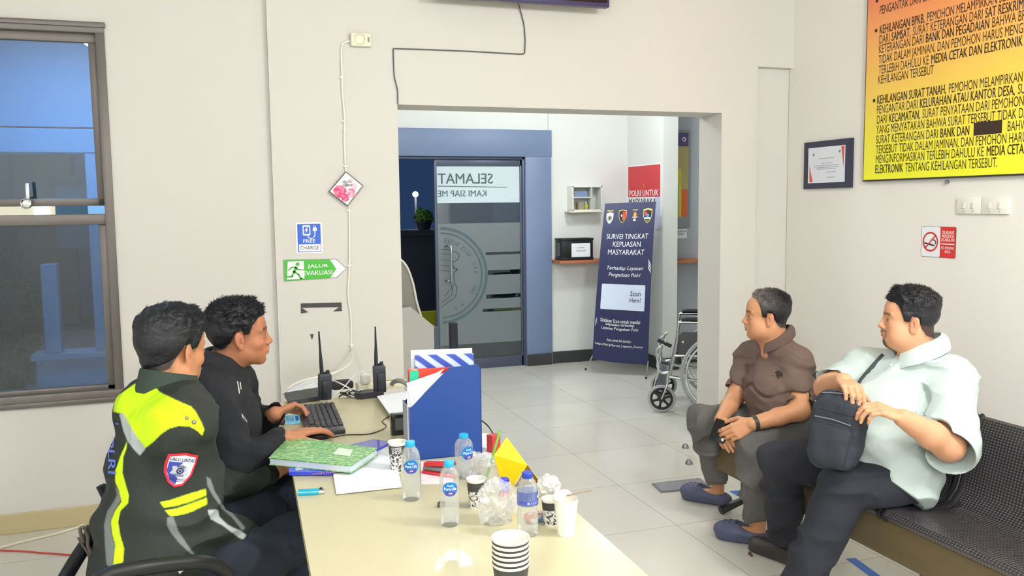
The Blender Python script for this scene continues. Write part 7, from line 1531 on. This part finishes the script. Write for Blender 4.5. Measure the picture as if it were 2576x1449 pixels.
    for side_ in (0,):
        L_ = [p+nrm(np.cross(nrm(CPOS-p), nrm(sp[-1]-sp[0])))*w_ for p in sp]; R__ = [p-nrm(np.cross(nrm(CPOS-p), nrm(sp[-1]-sp[0])))*w_ for p in sp]; n_ = len(sp)
        rb.add(L_+R__+[p-nrm(CPOS-p)*.002 for p in L_+R__], [(i, i+1, n_+i+1, n_+i) for i in range(n_-1)]+[(2*n_+i, 3*n_+i, 3*n_+i+1, 2*n_+i+1) for i in range(n_-1)]+[(i, 2*n_+i, 2*n_+i+1, i+1) for i in range(n_-1)]+[(n_+i, n_+i+1, 3*n_+i+1, 3*n_+i) for i in range(n_-1)])
    # trousers and shoes
    mtr = M('black_trousers', (38, 40, 50), .8, var=.06, vs=8, bump=.5, bs=380); cuL, cuR = ankL-ZU*.02, ankR+ZU*.0
    pr = [('e', pel, (.125, .165, .085), None), ('e', pel+ZU*.05, (.130, .15, .08), None, .03), ('c', hipL, knL, .108, .088, .03), ('c', hipR, knR, .112, .088, .03), ('c', knL, cuL, .088, .076, .02), ('c', knR, cuR, .084, .068, .02), ('c', pel, knL*.25+knR*.15+pel*.6, .10, .08, .05)]
    shirtlike(root, 'trousers', pr, *bounds([hipL, hipR, knL, knR, ankL, ankR], .16), .0045, mtr, folds(2.2, .008, (8, 8, 12)), cuts=[(cuL-ZU*.035, cuL-ZU*.2, .08, .1, .003), (cuR-ZU*.035, cuR-ZU*.2, .08, .1, .003)])
    for a, t_ in ((ankL, ankL+np.array([-.9, .25, 0])), (ankR, P(1925, 1392, Z=0))):
        f2 = nrm((t_-a)*np.array([1, 1, 0])); l2 = np.cross(ZU, f2); c = a*np.array([1, 1, 0])+f2*.05; Rf = np.array([f2, l2, ZU]); v = Vol(c-np.array([.2, .2, .0]), c+np.array([.2, .2, .16]), .003)
        v.ell(c+f2*.06+ZU*.034, (.085, .050, .038), Rf, .02); v.ell(c-f2*.04+ZU*.04, (.080, .040, .045), Rf, .02); v.cone(c+f2*.095+ZU*.012, c-f2*.085+ZU*.012, .047, .038, .008, (0, 0, 1), .35); v.half(c+ZU*.001, (0, 0, -1)); V, F = v.mesh(); npobj('shoe', V, F, M('dark_brown_leather', (64, 58, 58), .45, var=.12, vs=14), root)
    # the black bag and its strap
    bc = P(2108, 1085, X=2.13); bg = thing('shoulder_bag', 'black shoulder bag on the lap of the man in the pale shirt', 'bag', tuple(bc-ZU*.16))
    ux = nrm(P(2165, 1085, X=2.17)-P(2050, 1070, X=2.09)); up_ = nrm(P(2125, 985, X=2.17)-P(2090, 1170, X=2.11)); nn = nrm(np.cross(ux, up_)); nn = nn if nn.dot(CPOS-bc) > 0 else -nn; ux = nrm(np.cross(up_, nn)); Rb = np.array([ux, up_, nn])
    mb_ = M('black_nylon', (44, 48, 58), .7, var=.12, vs=12, bump=.4, bs=200)
    def bagvol(c, r, k_=4.0, h=.004, noise=.003, lo=.16):
        v = Vol(bc-.24, bc+.24, h); x_, y_, z_ = [(v.lo[i]+np.arange(v.n[i])*v.h) for i in range(3)]; G = np.stack(np.meshgrid(x_, y_, z_, indexing='ij'), -1).reshape(-1, 3); q = (G-c)@Rb.T
        D = ((np.abs(q[:, 0]/r[0])**k_+np.abs(q[:, 1]/r[1])**k_+np.abs(q[:, 2]/r[2])**2.6)**(1/k_)-1)*min(r)*1.0; v.F = D.reshape(v.F.shape).astype(np.float32); v.disp(lambda Q: vnoise(Q, (18, 18, 18))*noise*1.5+vnoise(Q, (45, 45, 45))*noise*.5); return v.mesh()
    V, F = bagvol(bc, (.098, .142, .050)); npobj('bag_body', V, F, mb_, bg)
    V, F = bagvol(bc-up_*.045+nn*.035-ux*.008, (.078, .080, .028), noise=.002); npobj('front_pocket', V, F, mb_, bg)
    V, F = bagvol(bc+up_*.085+nn*.030, (.080, .030, .022), noise=.002); npobj('upper_flap', V, F, mb_, bg)
    part('zip', MB().tube([bc+up_*.040+nn*.062-ux*.070, bc+up_*.043+nn*.066, bc+up_*.036+nn*.062+ux*.066], .0022, 6), M('zip_grey', (150, 156, 170), .3, metal=.6), bg)
    part('zip', MB().tube([bc+up_*.128+nn*.034-ux*.070, bc+up_*.140+nn*.030, bc+up_*.128+nn*.034+ux*.066], .0025, 6), MATS['zip_grey'], bg)
    ck = MB(); cpts = smooth_path([P(2068, 990, X=2.12), P(2056, 1005, X=2.09), P(2050, 1022, X=2.08), P(2052, 1040, X=2.08)], 4)
    for i, p in enumerate(cpts):
        ck.tube([p+np.array([.0045*math.cos(a), 0.0 if i % 2 else .0045*math.sin(a), .0045*math.sin(a) if i % 2 else 0]) for a in np.linspace(0, 2*PI, 10, endpoint=False)], .0012, 6, closed=True)
    part('metal_chain', ck, m_chrome, bg, kind='stuff')
    part('shoulder_strap', rb, M('strap_black', (52, 58, 60), .7), bg)
    part('shoulder_strap', MB().tube([sp[-1], P(2150, 985, X=2.19), bc+up_*.13+ux*.06], .006, 6), MATS['strap_black'], bg)
man_pale()

# ---------------------------------------------------------------- man in the black hoodie at the keyboard
def swivel_chair(root_loc, face, label, arm=True, low=False):
    t = thing('office_chair', label, 'chair', tuple(root_loc)); f = nrm(face); l = np.cross(ZU, f); c = np.array(root_loc, float)
    Rc = Matrix(np.array([f, l, ZU]).T.tolist()); mf = M('chair_black_fabric', (40, 40, 46), .8, bump=.3, bs=200)
    part('seat', MB().box(c+ZU*.43, (.46, .46, .07), .03, rot=Rc, seg=3), mf, t); part('backrest', MB().box(c-f*.25+ZU*(.40 if low else .66), (.05, .42, .10 if low else .34), .022, rot=Rc, seg=3), mf, t)
    part('gas_column', MB().tube([c+ZU*.06, c+ZU*.40], .025, 12), m_black, t)
    for k in range(5):
        a = k*2*PI/5+.3; e = c+(f*math.cos(a)+l*math.sin(a))*.27+ZU*.055; lg = part('leg', MB().tube([c+ZU*.09, e+ZU*.01], [.022, .014], 8), m_black, t); part('caster', MB().lathe([(.022, -.012), (.025, 0), (.022, .012)], e-ZU*.03, 14, axis=np.cross(e-c, ZU)), m_black, lg)
    part('back_bracket', MB().tube([c+ZU*.40, c-f*.20+ZU*.40, c-f*.27+ZU*.60], .016, 8), m_black, t)
    for s_ in ((1, -1) if arm else ()):
        part('armrest', MB().tube(smooth_path([c-f*.16+l*.25*s_+ZU*.42, c-f*.15+l*.29*s_+ZU*.55, c-f*.08+l*.29*s_+ZU*.63, c+f*.10+l*.29*s_+ZU*.63, c+f*.20+l*.28*s_+ZU*.58, c+f*.14+l*.26*s_+ZU*.44], 6), .017, 10), m_black, t)
    return t
def man_hoodie():
    root = thing('person', 'young man in a black hoodie working at the keyboard', 'person', (-.05, 3.2, 0))
    pd = dict(root=root, head=P(602, 852, Y=3.20), face=(1, .06, -.02), neck=P(560, 918, Y=3.20), hs=.965, headup=(.06, 0, 1))
    hx = [-.13, -.085, -.055, -.035, -.018, .004, .010, .030, .040, .055, .068, .11]; hz = [-.040, -.038, -.030, -.005, .034, .040, .022, .026, .056, .072, .084, .092]
    Vh, Fh, Ch = build_head(pd, (184, 124, 92), (24, 25, 31), dict(hx=hx, hz=hz, top=.026, side=.012, front=.012, lump=.016, slen=.018, puff=.65, comb=(.5, 0, .1), brow=.8, fade=.75, n=4200, mess=.6, lip=(196, 96, 96), nose=1.1, neck=.052))
    shN, shF = P(532, 990, Y=3.03), P(585, 965, Y=3.37); elN, elF = P(598, 1165, Y=2.93), P(640, 1078, Y=3.42)
    wrN, wrF = P(716, 1100, Z=T+.040), P(692, 1040, Z=T+.045); sk = srgb((188, 128, 96)); parts_ = [(Vh, Fh, Ch)]
    v = Vol(*bounds([elN, wrN, P(830, 1095, Z=T+.02)], .06), .0022); limb(v, [elN, wrN], [.040, .027]); hand(v, wrN, P(775, 1084, Z=T+.042)-wrN, (.05, 0, -1), 1, [(.12, .30, .25), (.12, .32, .25), (.15, .35, .3), (.15, .4, .3)], .98, spread=.6, thumb=(.25, .3, .3)); V, F = v.mesh(); parts_.append((V, F, np.tile(sk, (len(V), 1))))
    v = Vol(*bounds([elF, wrF, P(760, 1045, Z=T+.02)], .07), .0022); limb(v, [elF, wrF], [.040, .027]); hand(v, wrF, P(733, 1026, Z=T+.05)-wrF, (.2, -.55, -.8), -1, [(.5, .7, .4), (.5, .75, .4), (.55, .8, .4), (.6, .8, .4)], .96, thumb=(.55, .5, .4)); V, F = v.mesh(); parts_.append((V, F, np.tile(sk, (len(V), 1))))
    hN, hF = np.array([-.12, 3.10, .52]), np.array([-.12, 3.32, .52]); pel = (hN+hF)/2; kN, kF = np.array([.30, 3.06, .55]), np.array([.32, 3.34, .55]); aN, aF = np.array([.22, 3.05, .08]), np.array([.24, 3.36, .08]); chest = (shN+shF)/2+np.array([.0, 0, -.13])
    v = Vol(*bounds([shN, shF, hN, hF, kN, kF, aN, aF], .15), .008); v.ell(chest, (.10, .15, .15), None, .03); v.ell(pel+ZU*.08, (.10, .14, .13), None, .04)
    for a, b, c_ in ((hN, kN, aN), (hF, kF, aF)): limb(v, [a, b, c_], [.06, .04, .034])
    V, F = v.mesh(); parts_.append((V, F, np.tile(sk, (len(V), 1)))); V, F, C = merge(parts_); npobj('body', V, F, skin_mat('skin_warm'), root, C)
    nk = pd['neck']; mh = M('black_fleece', (36, 38, 44), .85, var=.08, vs=9, bump=.5, bs=320); ab = (chest+pel)/2
    pr = [('e', chest, (.125, .185, .17), None), ('e', ab, (.125, .165, .17), None, .05), ('e', pel+ZU*.05, (.135, .175, .12), None, .05), ('c', shN, shF, .075, .075, .04), ('c', nk-ZU*.02, shN, .062, .072, .05), ('c', nk-ZU*.02, shF, .062, .072, .05),
          ('c', shN, elN, .076, .060, .04), ('c', elN, wrN*.93+elN*.07, .062, .044, .02), ('c', elF, wrF*.93+elF*.07, .058, .045, .02), ('c', shF, elF, .072, .056, .03),
          ('c', nk+np.array([-.045, -.07, .015]), nk+np.array([-.045, .07, .015]), .038, .038, .03), ('c', nk+np.array([-.03, -.07, .01]), nk+np.array([.055, -.04, -.035]), .032, .022, .02), ('c', nk+np.array([-.03, .07, .01]), nk+np.array([.055, .04, -.035]), .032, .022, .02)]
    o1, V, F = shirtlike(root, 'hoodie', pr, *bounds([shN, shF, elN, elF, wrN, wrF, pel, nk], .16), .004, mh, folds(5.5, .006, (8, 8, 15), .0025), cuts=[(wrN*.95+elN*.05, wrN+nrm(wrN-elN)*.06, .034, .036, .003), (wrF*.95+elF*.05, wrF+nrm(wrF-elF)*.06, .034, .036, .003), (nk+np.array([.0, 0, .03]), nk+np.array([.03, 0, .13]), .054, .09, .006)])
    bv = bvh_of(V, F)
    def onsh(u, v_, off=.003):
        d = nrm(ray(u, v_)); h_ = bv.ray_cast(Vector(CPOS), Vector(d), 9.0); return (np.array(h_[0])-d*off) if h_[0] is not None else None
    for pts in (((597, 960), (600, 975), (602, 990)), ((604, 962), (606, 980))):
        q = [onsh(*p) for p in pts]; q = [p for p in q if p is not None]
        if len(q) > 1: part('drawstring', MB().tube(q, .0022, 6), m_white, o1)
    g = MB()
    for i in range(6):
        a, b = onsh(608+i*2.2, 1040+i*3, .002), onsh(611+i*2.2, 1052+i*2, .002)
        if a is not None and b is not None: g.tube([a, b], .0009, 5)
    part('chest_print', g, MATS['sign_white'], o1)
    pr = [('e', pel, (.15, .18, .10), None)]
    for a, b, c_ in ((hN, kN, aN), (hF, kF, aF)): pr += [('c', a, b, .095, .075, .03), ('c', b, c_, .075, .055, .02)]
    shirtlike(root, 'trousers', pr, *bounds([hN, hF, kN, kF, aN, aF], .14), .005, M('navy_black_trousers', (34, 42, 56), .8, var=.08, vs=8, bump=.5, bs=380), folds(3.3, .007, (9, 9, 12)))
    for a in (aN, aF): part('shoe', MB().sphere((a[0]+.06, a[1], .045), .05, sc=(2.4, .95, .85)), m_black, root)
    swivel_chair((-.14, 3.21, 0), (1, 0, 0), 'black office chair under the man in the black hoodie', arm=False, low=True)
man_hoodie()

# ---------------------------------------------------------------- officer in the black and yellow jacket
def officer():
    root = thing('person', 'man in a black and neon yellow jacket seen from behind at the desk', 'person', (-.22, 2.55, 0))
    fc = nrm((.80, .60, -.05))
    pd = dict(root=root, head=P(432, 890, Y=2.68), face=(.74, .66, -.16), neck=P(436, 980, Y=2.63), hs=.97)
    hx = [-.13, -.085, -.055, -.035, -.018, .004, .010, .030, .040, .055, .068, .11]; hz = [-.062, -.058, -.040, -.012, .030, .036, .016, .022, .052, .072, .084, .092]
    Vh, Fh, Ch = build_head(pd, (196, 138, 98), (26, 28, 34), dict(hx=hx, hz=hz, top=.024, side=.012, front=.016, lump=.008, slen=.018, puff=.2, comb=(.75, 0, .0), brow=.7, fade=.8, n=5200, mess=.2, neck=.058))
    fT = nrm(np.array([.78, .62, 0])); rT = np.array([fT[1], -fT[0], 0]); Rt = np.array([fT, -rT, ZU])
    shN, shF = P(452, 1075, Y=2.47), P(384, 1042, Y=2.74); elN = P(512, 1318, Y=2.50); elF = shF+fT*.18+ZU*-.28; wrN = P(655, 1388, Y=2.72); wrF = elF+fT*.24+rT*.05
    pel = P(395, 1440, Y=2.52); pel = np.array([pel[0], pel[1], .50]); sk = srgb((200, 144, 106)); parts_ = [(Vh, Fh, Ch)]
    hN, hF = pel+rT*.11, pel-rT*.11; kN, kF = P(688, 1372, Y=2.86), hF+fT*.46; kN = hN+fT*.46+ZU*.03; kF = kF+ZU*.03; aN, aF = kN+np.array([.02, .02, -.44]), kF+np.array([.02, .02, -.44])
    chest = (shN+shF)/2+np.array([0, 0, -.15])-fT*.02
    v = Vol(*bounds([elN, wrN, elF, wrF], .10), .003); limb(v, [elN, wrN], [.040, .028]); hand(v, wrN, fT+ZU*-.1, (0, 0, -1), 1, [(.3, .4, .3)]*4, 1); limb(v, [elF, wrF], [.040, .028]); hand(v, wrF, fT, (0, 0, -1), -1, [(.3, .4, .3)]*4, 1); V, F = v.mesh(); parts_.append((V, F, np.tile(sk, (len(V), 1))))
    v = Vol(*bounds([shN, shF, hN, hF, kN, kF, aN, aF], .17), .008); v.ell(chest, (.11, .16, .17), Rt, .03); v.ell(pel+ZU*.1, (.11, .15, .15), Rt, .04)
    for a, b, c_ in ((hN, kN, aN), (hF, kF, aF)): limb(v, [a, b, c_], [.06, .045, .035])
    V, F = v.mesh(); parts_.append((V, F, np.tile(sk, (len(V), 1)))); V, F, C = merge(parts_); npobj('body', V, F, skin_mat('skin_warm'), root, C)
    nk = pd['neck']; ab = chest*.45+pel*.55-fT*.02
    pr = [('e', chest+fT*.0, (.128, .172, .19), Rt), ('e', ab, (.145, .185, .20), Rt, .06), ('e', pel+ZU*.06-fT*.02, (.155, .195, .13), Rt, .05), ('c', shN, shF, .082, .082, .05), ('c', nk-ZU*.03, shN, .066, .080, .06), ('c', nk-ZU*.03, shF, .066, .080, .06), ('e', nk-ZU*.05-fT*.03, (.10, .15, .08), Rt, .05),
          ('c', shN, elN, .088, .070, .04), ('c', elN, wrN*.9+elN*.1, .074, .050, .02), ('c', shF, elF, .076, .062, .04), ('c', elF, wrF*.9+elF*.1, .068, .05, .02)]
    black, neon, grey, dkg = srgb((36, 42, 38)), srgb((206, 246, 16)), srgb((176, 184, 186)), srgb((116, 122, 120))
    YOKE = [(372, 950), (335, 968), (290, 1000), (285, 1035), (310, 1042), (322, 1065), (340, 1095), (364, 1128), (385, 1112), (405, 1092), (425, 1078), (450, 1071), (478, 1073), (497, 1084), (509, 1096), (514, 1080), (505, 1060), (492, 1035), (480, 1022), (455, 1012), (430, 1000), (400, 985)]
    BAND = [(300, 1042), (310, 1038), (324, 1065), (342, 1095), (366, 1129), (352, 1146), (336, 1130), (320, 1108), (310, 1082)]
    STR = [(320, 1110), (302, 1150), (290, 1185), (290, 1212), (300, 1235), (306, 1262), (290, 1285), (279, 1312), (283, 1345), (290, 1370), (284, 1428), (298, 1434), (310, 1410), (312, 1380), (302, 1345), (297, 1312), (303, 1285), (322, 1266), (324, 1245), (315, 1215), (308, 1190), (310, 1150), (318, 1128)]
    GSTR = [(290, 1222), (300, 1238), (304, 1258), (288, 1284), (277, 1312), (281, 1345), (288, 1370), (282, 1432), (268, 1420), (264, 1370), (262, 1320), (270, 1285), (286, 1262), (294, 1245)]
    B1 = [(403, 1263), (430, 1258), (470, 1244), (518, 1230), (519, 1246), (480, 1262), (440, 1273), (412, 1277)]; B2 = [(415, 1284), (445, 1279), (480, 1267), (520, 1252), (521, 1268), (480, 1288), (450, 1296), (428, 1298)]
    LOOP = [(420, 1302), (436, 1300), (448, 1335), (470, 1368), (492, 1398), (478, 1392), (450, 1365), (430, 1340), (420, 1322)]
    FG1 = [(519, 1198), (530, 1205), (540, 1235), (556, 1262), (552, 1270), (536, 1248), (522, 1222)]; FG2 = [(522, 1283), (548, 1282), (552, 1300), (575, 1322), (605, 1335), (640, 1362), (636, 1370), (600, 1352), (560, 1322), (530, 1306)]; FG3 = [(552, 1262), (560, 1270), (585, 1290), (618, 1328), (610, 1335), (582, 1300), (556, 1278)]
    def colors(V, F):
        C = np.tile(black, (len(V), 1)); uv = uv_of(V); fr__ = facing(V, F)
        q = (V-nk)@Rt.T
        hid = ~fr__ & (V[:, 2] > nk[2]-.10+.15*np.abs(q[:, 1])) & (q[:, 0] < .06); C[hid] = neon
        for pl, c_ in ((YOKE, neon), (BAND, grey), (GSTR, dkg), (STR, neon), (B1, neon), (B2, neon), (LOOP, dkg), (FG1, dkg), (FG2, grey), (FG3, dkg)):
            m_ = sum(inpoly(uv+np.array(j_), pl).astype(float) for j_ in ((0, 0), (1.4, .7), (-1.4, -.7), (.7, -1.4), (-.7, 1.4)))/5*fr__; C = C*(1-m_[:, None])+c_*m_[:, None]
        return C
    fo = folds(9.1, .0085, (7, 7, 12), .003)
    o1, V, F = shirtlike(root, 'jacket', pr, *bounds([shN, shF, elN, elF, wrN, wrF, pel, nk], .17), .0029, M('jacket_cloth', (60, 60, 60), .7, attr='Col', var=.10, vs=10, bump=.35, bs=260), fo, cuts=[(nk+ZU*.0, nk+ZU*.12+fT*.02, .064, .12, .004), (wrN*.86+elN*.14, wrN+fT*.06, .036, .04, .003), (wrF*.86+elF*.14, wrF+fT*.06, .036, .04, .003)], colors=colors)
    bv = bvh_of(V, F)
    def ring(a, r, z, tilt=.30): return nk-fT*.012+(fT*math.cos(a)-rT*math.sin(a))*r+ZU*(z-tilt*r*math.cos(a))
    A0 = .25; part('collar', MB().grid(lambda i, j: ring(A0+(2*PI-2*A0)*i, .070+.018*j, .052-.070*j), 44, 6, thick=.006), M('dark_green_collar', (48, 62, 52), .75, bump=.4, bs=300), o1)
    # sleeve patch
    c0 = P(452, 1182, Y=2.40); vw = nrm(CPOS-c0); uu = nrm(P(482, 1184, Y=2.42)-P(420, 1180, Y=2.40)); vv = nrm(ZU)
    def patch(name, polyv, off, m, par=o1, sub=True):
        g = MB(); fn = drape(bv, c0, uu, vv, off)
        if sub:
            bm = bmesh.new(); vs = [bm.verts.new((x, y, 0)) for x, y in polyv]; f_ = bm.faces.new(vs); bmesh.ops.triangulate(bm, faces=[f_]); bmesh.ops.subdivide_edges(bm, edges=bm.edges[:], cuts=5, use_grid_fill=True); bm.verts.index_update()
            g.add([fn(v_.co.x, v_.co.y) for v_ in bm.verts], [[v_.index for v_ in f2.verts] for f2 in bm.faces]); bm.free()
        return part(name, g, m, par, smooth=False)
    W_, H_ = .080, .100
    SHD = [(0, -H_*.5), (W_*.22, -H_*.42), (W_*.42, -H_*.12), (W_*.48, H_*.25), (W_*.46, H_*.44), (0, H_*.50), (-W_*.50, H_*.40), (-W_*.47, H_*.15), (-W_*.38, -H_*.15), (-W_*.20, -H_*.40)]
    pt0 = patch('sleeve_patch', SHD, .0035, M('patch_red', (214, 44, 62), .6)); pt0['label'] = 'red bordered shield patch'
    patch('patch_field', [(x*.84, y*.86) for x, y in SHD], .0045, M('patch_white', (226, 228, 240), .6), pt0)
    patch('patch_blue', [(0, -H_*.42), (0, H_*.22), (-W_*.38, H_*.20), (-W_*.34, -H_*.08), (-W_*.18, -H_*.33)], .0053, M('patch_blue', (66, 76, 170), .6), pt0)
    g = MB(); fn = drape(bv, c0, uu, vv, .0062); g.flat(shifted(fitted('LALU LINTAS', W_*.76, H_*.10, bold=.006), -.001, H_*.29), fn); part('lettering', g, M('patch_navy', (40, 44, 96), .6), pt0, smooth=False)
    g = MB(); fn = drape(bv, c0, uu, vv, .0068)
    g.flat(poly([(W_*.30*math.sin(k*PI/6)*(1 if k % 2 == 0 else .72)*1.0, -H_*.02+W_*.26*math.cos(k*PI/6)*(1 if k % 2 == 0 else .72)) for k in range(12)][::-1]), fn); part('emblem', g, M('patch_silver', (190, 194, 206), .5), pt0, smooth=False)
    g = MB(); fn = drape(bv, c0, uu, vv, .0076); g.flat(ringp(0, -H_*.02, W_*.07, W_*.11, n=16), fn); g.flat(disc(0, -H_*.02, W_*.035, 10), fn); g.flat(shifted(fitted('IRMAS', W_*.26, H_*.07, bold=.01), 0, H_*.10), fn); g.flat(shifted(fitted('UNGGUL', W_*.30, H_*.07, bold=.01), 0, -H_*.14), fn)
    for k in range(2): g.flat(stroke([(-W_*.22, -H_*(.22+.05*k)), (0, -H_*(.27+.05*k)), (W_*.22, -H_*(.22+.05*k))], .0016), fn)
    part('emblem_lettering', g, MATS['patch_navy'], pt0, smooth=False)
    # blue lettering on the back
    cb_ = P(300, 1122, Y=2.62); g = MB(); bvw = nrm(CPOS-cb_); ub = nrm(np.array([.25, -.25, -1.0])); nb_ = nrm(np.array([-.35, -.93, .1])); ub = nrm(ub-ub.dot(nb_)*nb_); vb_ = np.cross(nb_, ub)
    fnb = drape(bv, cb_, ub, vb_, .004)
    try: g.flat(fitted('POLRI', .135, .042, bold=.012, shear=.2), fnb); part('back_lettering', g, M('lettering_blue', (92, 118, 214), .5), o1, smooth=False)
    except Exception: pass
    part('care_tag', MB().flat(rect(-.011, -.006, .011, .006), drape(bv, P(462, 1402, Y=2.42), nrm(np.array([.9, 0, .4])), ZU, .004)), m_white, o1, smooth=False)
    # pull tab and epaulette buttons
    q = []
    for u, v_ in ((488, 1062), (470, 1052), (430, 1018)):
        d = nrm(ray(u, v_)); h_ = bv.ray_cast(Vector(CPOS), Vector(d), 9.0)
        if h_[0] is not None: q.append(np.array(h_[0]))
    part('snap_button', MB().sphere(q[0], .006).sphere(q[1], .005), m_steel, o1)
    # trousers
    pr = [('e', pel-fT*.02, (.16, .20, .10), Rt)]
    for a, b, c_ in ((hN, kN, aN), (hF, kF, aF)): pr += [('c', a, b, .10, .080, .03), ('c', b, c_, .080, .062, .02)]
    shirtlike(root, 'trousers', pr, *bounds([hN, hF, kN, kF, aN, aF], .14), .005, M('navy_black_trousers', (34, 42, 56), .8), folds(8.3, .007, (9, 9, 12)))
    for a in (aN, aF): part('shoe', MB().sphere((a[0]+fT[0]*.06, a[1]+fT[1]*.06, .05), .055, sc=(1.9, 1.5, .85)), m_black, root)
    ch_ = swivel_chair((pel[0]-fT[0]*.02, pel[1]-fT[1]*.02, 0), fT, 'black office chair with tilted armrests under the man in the neon jacket', arm=False, low=True)
    c = np.array([pel[0], pel[1], 0])
    a1 = [P(240, 1462, Y=2.18), P(290, 1440, Y=2.20), P(360, 1428, Y=2.22), P(440, 1418, Y=2.26), P(510, 1414, Y=2.30), P(552, 1428, Y=2.34), P(572, 1458, Y=2.36), P(575, 1500, Y=2.36)]
    part('armrest', MB().tube(smooth_path(a1, 5), .019, 12), m_black, ch_)
    a2 = [P(236, 1325, Y=2.66), P(222, 1360, Y=2.64), P(196, 1400, Y=2.60), P(172, 1440, Y=2.56), P(150, 1480, Y=2.5)]
    part('armrest_bracket', MB().tube(smooth_path(a2, 5), [.020]*(4*5+1), 10), m_black, ch_)
    cb2 = MB().tube(smooth_path([P(210, 1365, Y=2.60), P(204, 1345, Y=2.6), P(202, 1330, Y=2.6), P(212, 1328, Y=2.6), P(221, 1350, Y=2.6), P(222, 1375, Y=2.59), P(236, 1410, Y=2.56), P(243, 1449, Y=2.54)], 5), .005, 8); cb2.tube(smooth_path([P(196, 1352, Y=2.6), P(208, 1372, Y=2.6), P(222, 1395, Y=2.58), P(228, 1430, Y=2.55), P(230, 1470, Y=2.5)], 5), .003, 8)
    single('looped_cable', cb2, M('brown_grey_cable', (84, 76, 70), .5), 'thin dark cable looped over the chair bracket behind the neon jacket', 'cable')
officer()
